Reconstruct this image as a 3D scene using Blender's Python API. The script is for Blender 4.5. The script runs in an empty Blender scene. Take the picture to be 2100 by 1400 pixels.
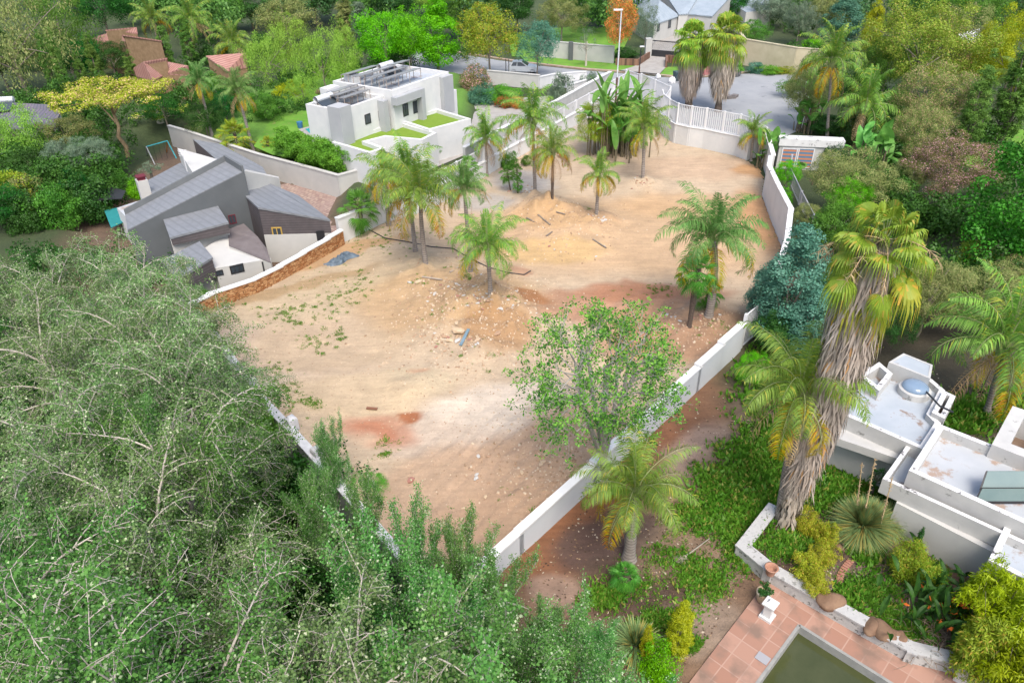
import bpy, bmesh, math, random
import numpy as np
from mathutils import Vector
R = math.radians
S = bpy.context.scene
COL = S.collection
# ------------------------------------------------------------ camera
FPX, TH, RO, CH = 1500.0, R(33.0), R(0.8), 21.2
Fv = Vector((0, math.cos(TH), -math.sin(TH)))
R0 = Vector((1, 0, 0)); U0 = Vector((0, math.sin(TH), math.cos(TH)))
Rv = math.cos(RO) * R0 - math.sin(RO) * U0
Uv = math.sin(RO) * R0 + math.cos(RO) * U0
cd = bpy.data.cameras.new('camera'); cam = bpy.data.objects.new('camera', cd); COL.objects.link(cam)
cd.sensor_width = 36; cd.lens = FPX / 2100 * 36; cd.clip_end = 3000; cd.clip_start = 0.3
from mathutils import Matrix
m3 = Matrix((Rv, Uv, -Fv)).transposed()
cam.matrix_world = Matrix.Translation((0, 0, CH)) @ m3.to_4x4()
S.camera = cam
def ray(px, py):
    return Fv * FPX + Rv * (px - 1050) - Uv * (py - 700)
def P(px, py, z=0.0):
    """world point at height z seen at photo pixel (px, py)"""
    d = ray(px, py); t = (z - CH) / d.z
    return Vector((d.x * t, d.y * t, z))
def AY(px, py, Y):
    d = ray(px, py); t = Y / d.y
    return Vector((d.x * t, Y, CH + d.z * t))
def ppm(p):
    """photo pixels per metre at world point p"""
    return FPX / (Vector((p[0], p[1], p[2] - CH)).dot(Fv))
# ------------------------------------------------------------ sky, sun, exposure
w = bpy.data.worlds.new('World'); S.world = w; w.use_nodes = True
nt = w.node_tree; bg = nt.nodes['Background']
sk = nt.nodes.new('ShaderNodeTexSky'); sk.sky_type = 'NISHITA'; sk.sun_disc = False
SUN_EL, SUN_ROT = R(57), R(168)
sk.sun_elevation = SUN_EL; sk.sun_rotation = SUN_ROT
sk.air_density = 1.0; sk.dust_density = 4.0; sk.ozone_density = 1.0
nt.links.new(sk.outputs[0], bg.inputs[0]); bg.inputs[1].default_value = 0.15
sl = bpy.data.lights.new('sun', 'SUN'); sl.energy = 1.5; sl.angle = R(28); sl.color = (1.0, 0.955, 0.88)
so = bpy.data.objects.new('sun', sl); COL.objects.link(so)
az = SUN_ROT
sd = Vector((math.sin(az) * math.cos(SUN_EL), math.cos(az) * math.cos(SUN_EL), math.sin(SUN_EL)))
so.rotation_euler = (-sd).to_track_quat('-Z', 'Y').to_euler(); so.location = (0, 0, 60)
S.view_settings.view_transform = 'Standard'; S.view_settings.look = 'None'
S.view_settings.gamma = 1.0; S.view_settings.exposure = 0.92
S.view_settings.use_curve_mapping = False
try:
    S.cycles.max_bounces = 6; S.cycles.diffuse_bounces = 3; S.cycles.glossy_bounces = 2
    S.cycles.transmission_bounces = 3; S.cycles.transparent_max_bounces = 4
    S.cycles.use_denoising = True
except Exception: pass
# ------------------------------------------------------------ helpers
def tag(o, label=None, cat=None, group=None, kind=None):
    if label: o['label'] = label
    if cat: o['category'] = cat
    if group: o['group'] = group
    if kind: o['kind'] = kind
    return o
def link(name, me, mat=None, parent=None, loc=None):
    o = bpy.data.objects.new(name, me); COL.objects.link(o)
    if mat is not None and me is not None and not me.materials: me.materials.append(mat)
    if parent is not None: o.parent = parent
    if loc is not None: o.location = loc
    return o
def empty(name, loc, label, cat, group=None, rz=0.0):
    o = bpy.data.objects.new(name, None); COL.objects.link(o); o.location = loc; o.rotation_euler.z = rz
    o.empty_display_size = 0.2
    return tag(o, label, cat, group)
def lin(c): return c / 12.92 if c <= 0.04045 else ((c + 0.055) / 1.055) ** 2.4
def H(h, k=1.0):
    h = h.lstrip('#'); return tuple(min(1.0, lin(int(h[i:i + 2], 16) / 255) * k) for i in (0, 2, 4))
class MB:
    def __init__(s): s.v = []; s.f = []; s.m = []
    def add(s, vs, fs, mi=0):
        b = len(s.v); s.v += [tuple(v) for v in vs]
        for f in fs: s.f.append(tuple(b + i for i in f)); s.m.append(mi)
    def prism(s, top, bot, mi=0, mtop=None):
        n = len(top); s.add(list(top) + list(bot), [tuple(range(n, 2 * n))[::-1]] +
              [(i, n + i, n + (i + 1) % n, (i + 1) % n) for i in range(n)], mi)
        s.add(top, [tuple(range(n))], mi if mtop is None else mtop)
    def obox(s, p, q, t, z0, z1, mi=0, z1b=None, off=0.0):
        """box along p->q, thickness t (to the left by off), from z0 up to z1 (z1b at q)"""
        p = Vector((p[0], p[1])); q = Vector((q[0], q[1])); d = (q - p).normalized(); n = Vector((-d.y, d.x))
        a = n * (off + t / 2); b = n * (off - t / 2); z2 = z1 if z1b is None else z1b
        s.prism([(*(p + b), z1), (*(q + b), z2), (*(q + a), z2), (*(p + a), z1)],
                [(*(p + b), z0), (*(q + b), z0), (*(q + a), z0), (*(p + a), z0)], mi)
    def box(s, c, sx, sy, sz, rz=0.0, mi=0, base=True):
        cx, cy, cz = c; ca, sa = math.cos(rz), math.sin(rz)
        pts = [(-sx / 2, -sy / 2), (sx / 2, -sy / 2), (sx / 2, sy / 2), (-sx / 2, sy / 2)]
        pts = [(cx + x * ca - y * sa, cy + x * sa + y * ca) for x, y in pts]
        z0 = cz if base else cz - sz / 2
        s.prism([(*p, z0 + sz) for p in pts], [(*p, z0) for p in pts], mi)
    def tube(s, pts, rad, k=6, mi=0, cap=True):
        V, F = tube_np([np.array(p, float) for p in pts], rad, k)
        s.add(V.tolist(), [tuple(f) for f in F.tolist()], mi)
        if cap:
            b = len(s.v) - k; s.f.append(tuple(range(b, b + k))); s.m.append(mi)
    def lathe(s, c, prof, k=16, mi=0):
        n = len(prof); vs = [(c[0] + r * math.cos(2 * math.pi * j / k), c[1] + r * math.sin(2 * math.pi * j / k), c[2] + z)
              for r, z in prof for j in range(k)]
        fs = [(i * k + j, i * k + (j + 1) % k, (i + 1) * k + (j + 1) % k, (i + 1) * k + j) for i in range(n - 1) for j in range(k)]
        s.add(vs, fs, mi); s.add(vs[-k:], [tuple(range(k))], mi); s.add(vs[:k], [tuple(range(k))[::-1]], mi)
    def mesh(s, name, *mats):
        me = bpy.data.meshes.new(name); me.from_pydata(s.v, [], s.f)
        for m in mats: me.materials.append(m)
        me.polygons.foreach_set('material_index', s.m); me.update(); return me
    def build(s, name, mats, parent=None, smooth=False):
        if not isinstance(mats, (list, tuple)): mats = [mats]
        me = s.mesh(name, *mats)
        bm = bmesh.new(); bm.from_mesh(me); bmesh.ops.recalc_face_normals(bm, faces=bm.faces); bm.to_mesh(me); bm.free()
        if smooth: me.polygons.foreach_set('use_smooth', [True] * len(me.polygons))
        return link(name, me, None, parent)
def tube_np(pts, rad, k=5):
    pts = np.asarray(pts, float); n = len(pts)
    if np.isscalar(rad): rad = [rad] * n
    rad = np.asarray(rad, float)
    t = np.gradient(pts, axis=0); t /= np.linalg.norm(t, axis=1)[:, None] + 1e-9
    up = np.array([0.0, 0, 1]) if abs(t[0][2]) < 0.9 else np.array([1.0, 0, 0])
    s = np.cross(t, up); s /= np.linalg.norm(s, axis=1)[:, None] + 1e-9
    u = np.cross(s, t)
    a = np.arange(k) * 2 * np.pi / k
    V = pts[:, None, :] + rad[:, None, None] * (np.cos(a)[None, :, None] * s[:, None, :] + np.sin(a)[None, :, None] * u[:, None, :])
    V = V.reshape(-1, 3)
    i = np.arange(n - 1)[:, None] * k; j = np.arange(k)[None, :]; j2 = (j + 1) % k
    F = np.stack([i + j, i + j2, i + k + j2, i + k + j], -1).reshape(-1, 4)
    return V, F
class NB:
    """numpy quad soup"""
    def __init__(s): s.V = []; s.F = []; s.n = 0
    def add(s, V, F):
        s.V.append(np.asarray(V, np.float32)); s.F.append(np.asarray(F, np.int32) + s.n); s.n += len(V)
    def quads(s, Q):
        Q = np.asarray(Q, np.float32).reshape(-1, 4, 3); n = len(Q)
        s.add(Q.reshape(-1, 3), np.arange(4 * n).reshape(n, 4))
    def tube(s, pts, rad, k=4):
        V, F = tube_np(pts, rad, k); s.add(V, F)
    def mesh(s, name, mat=None, smooth=False):
        me = bpy.data.meshes.new(name)
        if s.V: V = np.concatenate(s.V); F = np.concatenate(s.F)
        else: V = np.zeros((0, 3), np.float32); F = np.zeros((0, 4), np.int32)
        me.vertices.add(len(V)); me.vertices.foreach_set('co', V.ravel())
        me.loops.add(F.size); me.loops.foreach_set('vertex_index', F.ravel())
        me.polygons.add(len(F)); me.polygons.foreach_set('loop_start', np.arange(0, F.size, 4, dtype=np.int32))
        me.polygons.foreach_set('loop_total', np.full(len(F), 4, np.int32))
        if smooth: me.polygons.foreach_set('use_smooth', np.ones(len(F), bool))
        me.update(calc_edges=True)
        if mat is not None: me.materials.append(mat)
        return me
def nrm(a): return a / (np.linalg.norm(a, axis=-1, keepdims=True) + 1e-9)
def leaf_quads(rng, p, nb, axis, L, wd, fold=0.0):
    """rhombic leaves: p base points, nb normals, axis length directions"""
    axis = nrm(axis); s = nrm(np.cross(nb, axis)); L = np.asarray(L)[:, None]; W = L * wd
    tip = p + axis * L; mid = p + axis * L * 0.45
    return np.stack([p, mid + s * W, tip, mid - s * W], 1)
def vnoise(x, y, sc, seed=0):
    rs = np.random.RandomState(seed); G = rs.rand(64, 64)
    x = np.asarray(x) / sc; y = np.asarray(y) / sc
    xi = np.floor(x).astype(int); yi = np.floor(y).astype(int); fx = x - xi; fy = y - yi
    fx = fx * fx * (3 - 2 * fx); fy = fy * fy * (3 - 2 * fy)
    g = lambda a, b: G[a % 64, b % 64]
    return (g(xi, yi) * (1 - fx) + g(xi + 1, yi) * fx) * (1 - fy) + (g(xi, yi + 1) * (1 - fx) + g(xi + 1, yi + 1) * fx) * fy
# ------------------------------------------------------------ materials
MT = {}
def newmat(name):
    m = bpy.data.materials.new(name); m.use_nodes = True; m.node_tree.nodes.clear(); return m, m.node_tree.nodes, m.node_tree.links
def mixc(N, L, fac, a, b):
    mx = N.new('ShaderNodeMix'); mx.data_type = 'RGBA'
    if isinstance(fac, float): mx.inputs[0].default_value = fac
    else: L.new(fac, mx.inputs[0])
    for i, v in ((6, a), (7, b)):
        if isinstance(v, tuple): mx.inputs[i].default_value = (*v, 1)
        else: L.new(v, mx.inputs[i])
    return mx.outputs[2]
def ramp(N, L, src, lo, hi):
    r = N.new('ShaderNodeMapRange'); r.inputs[1].default_value = lo; r.inputs[2].default_value = hi; L.new(src, r.inputs[0]); return r.outputs[0]
def leafmat(name, c1, c2, c3=None, tr=0.35, f3=0.12, sat=1.0):
    """c1..c2 varies per leaf and per clump, c3 odd leaves"""
    if name in MT: return MT[name]
    m, N, L = newmat(name)
    g = N.new('ShaderNodeNewGeometry'); oi = N.new('ShaderNodeObjectInfo'); tc = N.new('ShaderNodeTexCoord')
    nz = N.new('ShaderNodeTexNoise'); nz.inputs['Scale'].default_value = 0.9; nz.inputs['Detail'].default_value = 1
    L.new(tc.outputs['Object'], nz.inputs['Vector'])
    ad = N.new('ShaderNodeMath'); ad.operation = 'ADD'; L.new(g.outputs['Random Per Island'], ad.inputs[0])
    n2 = ramp(N, L, nz.outputs[0], 0.3, 0.7); L.new(n2, ad.inputs[1])
    hf = N.new('ShaderNodeMath'); hf.operation = 'MULTIPLY'; L.new(ad.outputs[0], hf.inputs[0]); hf.inputs[1].default_value = 0.5
    c = mixc(N, L, hf.outputs[0], c1, c2)
    if c3 is not None:
        gt = N.new('ShaderNodeMath'); gt.operation = 'LESS_THAN'; L.new(g.outputs['Random Per Island'], gt.inputs[0]); gt.inputs[1].default_value = f3
        c = mixc(N, L, gt.outputs[0], c, c3)
    hs = N.new('ShaderNodeHueSaturation'); L.new(c, hs.inputs['Color']); hs.inputs['Saturation'].default_value = sat
    hr = N.new('ShaderNodeMapRange'); L.new(oi.outputs['Random'], hr.inputs[0]); hr.inputs[3].default_value = 0.485; hr.inputs[4].default_value = 0.515
    L.new(hr.outputs[0], hs.inputs['Hue'])
    vr = N.new('ShaderNodeMapRange'); L.new(oi.outputs['Random'], vr.inputs[0]); vr.inputs[3].default_value = 0.88; vr.inputs[4].default_value = 1.12
    L.new(vr.outputs[0], hs.inputs['Value'])
    d = N.new('ShaderNodeBsdfDiffuse'); t = N.new('ShaderNodeBsdfTranslucent'); gl = N.new('ShaderNodeBsdfGlossy'); gl.inputs['Roughness'].default_value = 0.5
    gl.inputs['Color'].default_value = (0.6, 0.65, 0.6, 1)
    L.new(hs.outputs[0], d.inputs[0]); L.new(hs.outputs[0], t.inputs[0])
    mx = N.new('ShaderNodeMixShader'); mx.inputs[0].default_value = tr; L.new(d.outputs[0], mx.inputs[1]); L.new(t.outputs[0], mx.inputs[2])
    m2 = N.new('ShaderNodeMixShader'); m2.inputs[0].default_value = 0.03; L.new(mx.outputs[0], m2.inputs[1]); L.new(gl.outputs[0], m2.inputs[2])
    o = N.new('ShaderNodeOutputMaterial'); L.new(m2.outputs[0], o.inputs[0]); MT[name] = m; return m
def surf(name, c1, c2=None, sc=2.0, rough=0.85, bump=0.0, spk=None, spk_sc=6.0, spk_th=0.62, stretch=None, attr=None, metal=0.0, wave=None, coord='Object'):
    """general surface: c1/c2 broad noise, spk = speckle colour on thresholded noise"""
    if name in MT: return MT[name]
    m, N, L = newmat(name); tc = N.new('ShaderNodeTexCoord'); vec = tc.outputs[coord]
    if stretch:
        mp = N.new('ShaderNodeMapping'); mp.inputs['Scale'].default_value = stretch; L.new(vec, mp.inputs[0]); vec = mp.outputs[0]
    nz = N.new('ShaderNodeTexNoise'); nz.inputs['Scale'].default_value = sc; nz.inputs['Detail'].default_value = 6; nz.inputs['Roughness'].default_value = 0.6
    L.new(vec, nz.inputs['Vector'])
    if attr:
        at = N.new('ShaderNodeAttribute'); at.attribute_name = attr
        mul = N.new('ShaderNodeMix'); mul.data_type = 'RGBA'; mul.blend_type = 'MULTIPLY'; mul.inputs[0].default_value = 1
        L.new(at.outputs['Color'], mul.inputs[6]); L.new(mixc(N, L, ramp(N, L, nz.outputs[0], 0.3, 0.7), c1, c2 or c1), mul.inputs[7]); c = mul.outputs[2]
    else: c = mixc(N, L, ramp(N, L, nz.outputs[0], 0.3, 0.7), c1, c2 or c1)
    if wave:
        wv = N.new('ShaderNodeTexWave'); wv.inputs['Scale'].default_value = wave[0]; wv.bands_direction = wave[1]; L.new(tc.outputs[coord], wv.inputs[0])
        c = mixc(N, L, ramp(N, L, wv.outputs[1], 0.0, wave[3]), wave[2], c)
    if spk:
        n3 = N.new('ShaderNodeTexNoise'); n3.inputs['Scale'].default_value = spk_sc; n3.inputs['Detail'].default_value = 8; n3.inputs['Roughness'].default_value = 0.7
        L.new(tc.outputs[coord], n3.inputs['Vector']); c = mixc(N, L, ramp(N, L, n3.outputs[0], spk_th, spk_th + 0.06), c, spk)
    b = N.new('ShaderNodeBsdfPrincipled'); L.new(c, b.inputs['Base Color']); b.inputs['Roughness'].default_value = rough; b.inputs['Metallic'].default_value = metal
    if bump:
        bp = N.new('ShaderNodeBump'); bp.inputs['Strength'].default_value = bump; bp.inputs['Distance'].default_value = 0.03
        nb = N.new('ShaderNodeTexNoise'); nb.inputs['Scale'].default_value = sc * 5; nb.inputs['Detail'].default_value = 6; L.new(tc.outputs[coord], nb.inputs['Vector'])
        L.new(nb.outputs[0], bp.inputs['Height']); L.new(bp.outputs[0], b.inputs['Normal'])
    o = N.new('ShaderNodeOutputMaterial'); L.new(b.outputs[0], o.inputs[0]); MT[name] = m; return m
def tilemat(name, c1, c2, mortar, w, h, rz, ms=0.02, off=0.5, grime=None, rough=0.85):
    """brick / tile pattern lying in the object XY plane, turned by rz"""
    m, N, L = newmat(name); tc = N.new('ShaderNodeTexCoord'); mp = N.new('ShaderNodeMapping'); mp.inputs['Rotation'].default_value = (0, 0, rz)
    L.new(tc.outputs['Object'], mp.inputs[0]); br = N.new('ShaderNodeTexBrick'); L.new(mp.outputs[0], br.inputs[0])
    br.inputs['Color1'].default_value = (*c1, 1); br.inputs['Color2'].default_value = (*c2, 1); br.inputs['Mortar'].default_value = (*mortar, 1)
    br.inputs['Scale'].default_value = 1; br.inputs['Brick Width'].default_value = w; br.inputs['Row Height'].default_value = h
    br.inputs['Mortar Size'].default_value = ms; br.offset = off; br.inputs['Bias'].default_value = 0.0
    c = br.outputs[0]
    nz = N.new('ShaderNodeTexNoise'); nz.inputs['Scale'].default_value = 1.3; nz.inputs['Detail'].default_value = 7; L.new(tc.outputs['Object'], nz.inputs[0])
    if grime: c = mixc(N, L, ramp(N, L, nz.outputs[0], 0.48, 0.66), c, grime)
    b = N.new('ShaderNodeBsdfPrincipled'); L.new(c, b.inputs['Base Color']); b.inputs['Roughness'].default_value = rough
    o = N.new('ShaderNodeOutputMaterial'); L.new(b.outputs[0], o.inputs[0]); MT[name] = m; return m
WHT = surf('white_plaster', (0.55, 0.56, 0.565), (0.63, 0.63, 0.625), 1.2, bump=0.1, spk=(0.44, 0.42, 0.39), spk_sc=1.1, spk_th=0.64)
WHG = surf('weathered_white_plaster', (0.40, 0.40, 0.39), (0.52, 0.515, 0.495), 0.9, bump=0.15, spk=(0.20, 0.20, 0.19), spk_sc=1.7, spk_th=0.62)
COPE = surf('lichen_coping', (0.56, 0.56, 0.56), (0.66, 0.66, 0.655), 2.0, spk=(0.06, 0.055, 0.06), spk_sc=2.6, spk_th=0.575)
LICH = surf('lichen_stone', (0.34, 0.34, 0.33), (0.50, 0.50, 0.48), 4.0, spk=(0.14, 0.14, 0.13), spk_sc=4, spk_th=0.56, bump=0.3)
CREAM = surf('cream_plaster', H('c9c9c6', .72), H('d4d3ce', .76), 0.7, bump=0.1)
GREYP = surf('grey_plaster', (0.33, 0.345, 0.36), (0.38, 0.39, 0.40), 0.8)
DARKP = surf('dark_grey_plaster', (0.085, 0.095, 0.102), (0.105, 0.115, 0.122), 0.8)
BROWNP = surf('brown_slate_wall', (0.075, 0.065, 0.068), (0.105, 0.09, 0.094), 3.0, wave=(1.8, 'Z', (0.055, 0.048, 0.05), 0.25))
SLATE = surf('grey_slate_roof', (0.165, 0.175, 0.19), (0.21, 0.222, 0.24), 2.5, rough=0.65, wave=(0.9, 'DIAGONAL', (0.158, 0.168, 0.182), 0.3))
BLACK = surf('black_metal', (0.02, 0.021, 0.024), (0.03, 0.03, 0.034), 3, rough=0.5)
GLASS = surf('window_glass', (0.035, 0.045, 0.055), (0.06, 0.075, 0.09), 1, rough=0.08)
WMET = surf('white_metal', (0.62, 0.63, 0.65), (0.68, 0.68, 0.69), 2, rough=0.5)
ROOFW = surf('stained_roof_membrane', (0.33, 0.37, 0.41), (0.42, 0.455, 0.49), 0.8, rough=0.5, spk=(0.24, 0.18, 0.145), spk_sc=0.8, spk_th=0.555)
ROOFW2 = surf('pale_roof_membrane', (0.37, 0.395, 0.42), (0.44, 0.46, 0.48), 0.8, rough=0.5, spk=(0.33, 0.25, 0.20), spk_sc=0.9, spk_th=0.53)
BARK = surf('tree_bark', (0.16, 0.13, 0.10), (0.24, 0.21, 0.17), 6, bump=0.5)
BARKP = surf('pale_bark', (0.38, 0.34, 0.29), (0.54, 0.49, 0.43), 5, bump=0.3)
BARKG = surf('grey_bark', (0.32, 0.30, 0.27), (0.44, 0.42, 0.38), 8, bump=0.4)
PTRUNK = surf('palm_trunk', (0.20, 0.17, 0.15), (0.34, 0.31, 0.28), 4, bump=0.5, wave=(2.2, 'Z', (0.15, 0.125, 0.11), 0.3))
DTRUNK = surf('dark_palm_trunk', (0.06, 0.045, 0.035), (0.13, 0.10, 0.08), 8, bump=0.8)
DEAD = leafmat('dead_frond', (0.34, 0.22, 0.11), (0.52, 0.37, 0.20), (0.26, 0.18, 0.11), tr=0.25)
SKIRT = leafmat('dead_skirt', (0.28, 0.23, 0.185), (0.48, 0.42, 0.36), (0.50, 0.29, 0.12), tr=0.1, f3=0.03)
RACH = surf('frond_stem', (0.20, 0.26, 0.09), (0.30, 0.34, 0.15), 3)
def G(name, a, b, c=None, tr=0.35, f3=0.12, k=1.0):
    return leafmat('leaf_' + name, H(a, k * .98), H(b, k * .98), H(c, k * .98) if c else None, tr * .75, f3, 1.05)
L_MID = G('mid', '3c6a26', '6b9a3c'); L_DARK = G('dark', '24491f', '44702e'); L_BRIGHT = G('bright', '4f9a1e', '7dc832')
L_YEL = G('yellow', '7c8c1c', 'b8b836'); L_OLIVE = G('olive', '647440', '98a062', 'a8a070'); L_BLUE = G('blue', '3c6b52', '6b9a80')
L_LIGHT = G('light', '6f9a3a', '9fc45a'); L_GREYG = G('greygreen', '57705a', '8a9a80'); L_LIME = G('lime', '8ab42c', 'b9d84a', 'd8c88a')
L_DEEP = G('deep', '1c4a1c', '2f7a2a'); L_BRONZE = G('bronze', '5f7e3a', '8e9e58', 'c0a684', f3=0.26); L_CYP = G('cypress', '46702e', '7c9e4c')
L_YGR = G('yellowgreen', '74922a', 'a2b644', 'b8a44a'); L_ACAC = G('acacia', '7f9a28', 'b4c246', 'dcc688', f3=0.28)
L_ORNG = G('orange', '6f8a3c', 'b89a50', 'f0905c', f3=0.42); L_PINK = G('pink', '6a7040', '8c8455', 'dca8ae', f3=0.2)
L_POP = G('poplar', '416b30', '8aa66c', 'bcc4a4', f3=0.08, tr=0.3); L_POP2 = G('poplar_deep', '2a5820', '6f9c50', 'b0c098', f3=0.05, tr=0.25); L_POPB = G('poplar_shoot', '36702e', '7aaa5c', 'b4c6a0', f3=0.10, tr=0.35)
L_GUM = G('bright_tip', '4c8432', '88b850', '3c6a30', f3=0.3)
L_PALM = G('palm_green', '557f34', '8fae54', 'a8ac4c', f3=.1); L_PALMD = G('palm_blue', '4d783c', '86a860'); L_PALMY = G('palm_yellow', '98961f', 'c2a53c', 'b5802c', f3=0.25)
L_FAN = G('fan_green', '668c2c', '9ab44e', 'b0a84a', tr=0.4); L_FAND = G('fan_dark', '3f7a30', '6fa044', tr=0.35); L_BAN = G('banana', '4f8a3c', '7fb05c', tr=0.4)
L_WEED = G('weed', '3f7a26', '70a03e', '969a50'); L_BAMB = G('bamboo', '7f9f1c', 'b2c438', tr=0.45); L_YUC = G('yucca', '6a8a58', 'a0b078', 'b8aa68', f3=0.2)
L_HEDGE = G('hedge', '4a8a2c', '7ab446'); L_CON = G('blue_conifer', '3a6f58', '74a08c'); L_CROT = G('croton', '7c9024', 'bcb846', 'b8924c', f3=0.12)
# ------------------------------------------------------------ templates
def ell_pts(rng, n, lo=0.55):
    d = nrm(rng.normal(size=(n, 3))); r = (lo ** 3 + (1 - lo ** 3) * rng.rand(n)) ** (1 / 3.0); return d * r[:, None], d
def puffs(seed, n, rad, cz, pr, per, ls, lo=0.55, droop=0.0, wd=0.32, flat=1.0, cone=0.0, bottom=-0.75):
    """leaf cloud made of n clumps in an ellipsoid of radii rad centred at height cz"""
    rng = np.random.RandomState(seed); c, d = ell_pts(rng, n * 3, lo)
    c = c[c[:, 2] > bottom][:n]; n = len(c)
    lump = 1 + 0.36 * (vnoise(c[:, 0] * 9 + 30, c[:, 1] * 9 + c[:, 2] * 7 + 30, 3.5, seed) - 0.5) * 2
    c = c * lump[:, None]
    if cone: c[:, :2] *= np.clip(1 - cone * (c[:, 2] + 1) / 2, 0.06, 1)[:, None]
    C = c * np.array(rad) + np.array([0, 0, cz])
    prr = pr * (0.6 + 0.7 * rng.rand(n))
    ix = np.repeat(np.arange(n), per); m = len(ix)
    dd = nrm(rng.normal(size=(m, 3)) + np.array([0, 0, 0.45]) + nrm(c)[ix] * 0.5)
    rr = prr[ix] * (0.45 + 0.6 * rng.rand(m) ** 0.7)
    p = C[ix] + dd * rr[:, None] * np.array([1, 1, flat])
    if droop: p[:, 2] -= droop * rng.rand(m) * prr[ix]
    nb = nrm(dd + rng.normal(size=(m, 3)) * 0.45); ax = rng.normal(size=(m, 3)) + np.array([0, 0, -droop * 2.2])
    ax = nrm(ax - nb * (ax * nb).sum(1)[:, None] * (1 if not droop else 0.3))
    L = ls * (0.7 + 0.6 * rng.rand(m))
    return leaf_quads(rng, p, nb, ax, L, wd), C
def path(rng, p, d, L, n, grav=0.0, wob=0.1, up=0.0):
    pts = [np.array(p, float)]; d = np.array(d, float); d /= np.linalg.norm(d); s = L / n
    for i in range(n):
        d = d + rng.normal(size=3) * wob + np.array([0, 0, -grav + up]); d /= np.linalg.norm(d)
        pts.append(pts[-1] + d * s)
    return np.array(pts), d
def limbs(seed, C, h0, r0, k=10, root=(0, 0, 0)):
    rng = np.random.RandomState(seed + 5); nb = NB(); C = np.array(C); top = np.array([0, 0, min(h0 * 1.6, C[:, 2].mean() - .2)])
    z = np.linspace(0, 1, 7)[:, None]; tr = z * top + np.array(root) * (1 - z); tr[1:-1, :2] += rng.normal(size=(5, 2)) * 0.06 * h0 * 0.3
    nb.tube(tr, np.linspace(r0, r0 * 0.45, 7), 7)
    for i in rng.choice(len(C), min(k, len(C)), replace=False):
        b = tr[rng.randint(3, 6)]; t = C[i]; mid = (b + t) / 2 + np.array([0, 0, 0.12 * np.linalg.norm(t - b)])
        s = np.linspace(0, 1, 6)[:, None]; q = (1 - s) ** 2 * b + 2 * s * (1 - s) * mid + s ** 2 * t
        nb.tube(q, np.linspace(r0 * 0.45, r0 * 0.1, 6), 5)
    return nb
TPL = {}
def tpl_round(name, seed, n=95, rad=(3.2, 3.2, 2.9), cz=5.1, pr=0.95, per=150, ls=0.17, h=8.0, w=7.4, **k):
    q, C = puffs(seed, n, rad, cz, pr, per, ls, **k); nb = NB(); nb.quads(q)
    TPL[name] = dict(crown=nb.mesh(name + '_crown'), trunk=limbs(seed, C, cz - rad[2] * 0.75, 0.16).mesh(name + '_trunk'), h=h, w=w)
for i in range(4): tpl_round('round%d' % i, 10 + i)
for i in range(2): tpl_round('fine%d' % i, 30 + i, n=170, pr=0.68, per=190, ls=0.105)
for i in range(2): tpl_round('airy%d' % i, 40 + i, n=80, pr=0.8, per=120, ls=0.2, lo=0.2, droop=1.1, wd=0.16)
for i in range(2): tpl_round('cone%d' % i, 50 + i, n=110, rad=(2.2, 2.2, 3.8), cz=4.2, pr=0.6, per=150, ls=0.14, cone=0.6, w=5.0, bottom=-1)
tpl_round('column0', 60, n=230, rad=(0.85, 0.85, 4.1), cz=4.1, pr=0.25, per=90, ls=0.11, cone=0.55, w=2.1, bottom=-1, wd=0.2)
tpl_round('column1', 61, n=230, rad=(0.85, 0.85, 4.1), cz=4.1, pr=0.25, per=90, ls=0.11, cone=0.42, w=2.1, bottom=-1, wd=0.2)
tpl_round('flatcrown', 62, n=120, rad=(3.7, 3.7, 0.9), cz=6.9, pr=0.6, per=110, ls=0.13, lo=0.0, flat=0.6, w=8.0)
tpl_round('shrub0', 63, n=80, rad=(1.0, 1.0, 0.85), cz=0.75, pr=0.3, per=110, ls=0.075, h=1.8, w=2.3, bottom=-0.8)
tpl_round('shrub1', 64, n=60, rad=(1.0, 1.0, 0.8), cz=0.7, pr=0.38, per=110, ls=0.09, h=1.8, w=2.3, bottom=-0.8, lo=0.3)
tpl_round('sprig', 65, n=26, rad=(1.0, 1.0, 0.9), cz=1.9, pr=0.3, per=60, ls=0.1, h=3.0, w=2.3, lo=0.3)
tpl_round('sparse', 66, n=34, rad=(1.4, 1.4, 1.6), cz=3.2, pr=0.42, per=45, ls=0.11, h=5.0, w=3.4, lo=0.1, wd=0.2)
def finish(root, name, meshes):
    for nm, me, mat in meshes:
        o = link(nm, me, None, root)
        if not me.materials: me.materials.append(mat)
        if me.materials[0] != mat:
            o.material_slots[0].link = 'OBJECT'; o.material_slots[0].material = mat
def tree(kind, bx, by, ty, wpx, mat, label, name='tree', cat='tree', z=0.0, group=None, bark=None, rz=None, tx=None, nopart=False):
    b = P(bx, by, z); t = TPL[kind]; tp = AY(bx if tx is None else tx, ty, b.y)
    h = max(0.6, tp.z - b.z); zc = b.z + h * 0.6
    wd = wpx / ppm((b.x, b.y, zc))
    rr = random.Random(int(bx * 7 + by * 13)); r = empty(name, b, label, cat, group, rr.uniform(0, 6.28) if rz is None else rz)
    # the crown's upper edge is what the photo shows: allow for the near side of the crown
    r.scale = (wd / t['w'], wd / t['w'], h / t['h'])
    finish(r, name, [('crown', t['crown'], mat)] + ([] if nopart else [('trunk', t['trunk'], bark or BARK)]))
    return r
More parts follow.
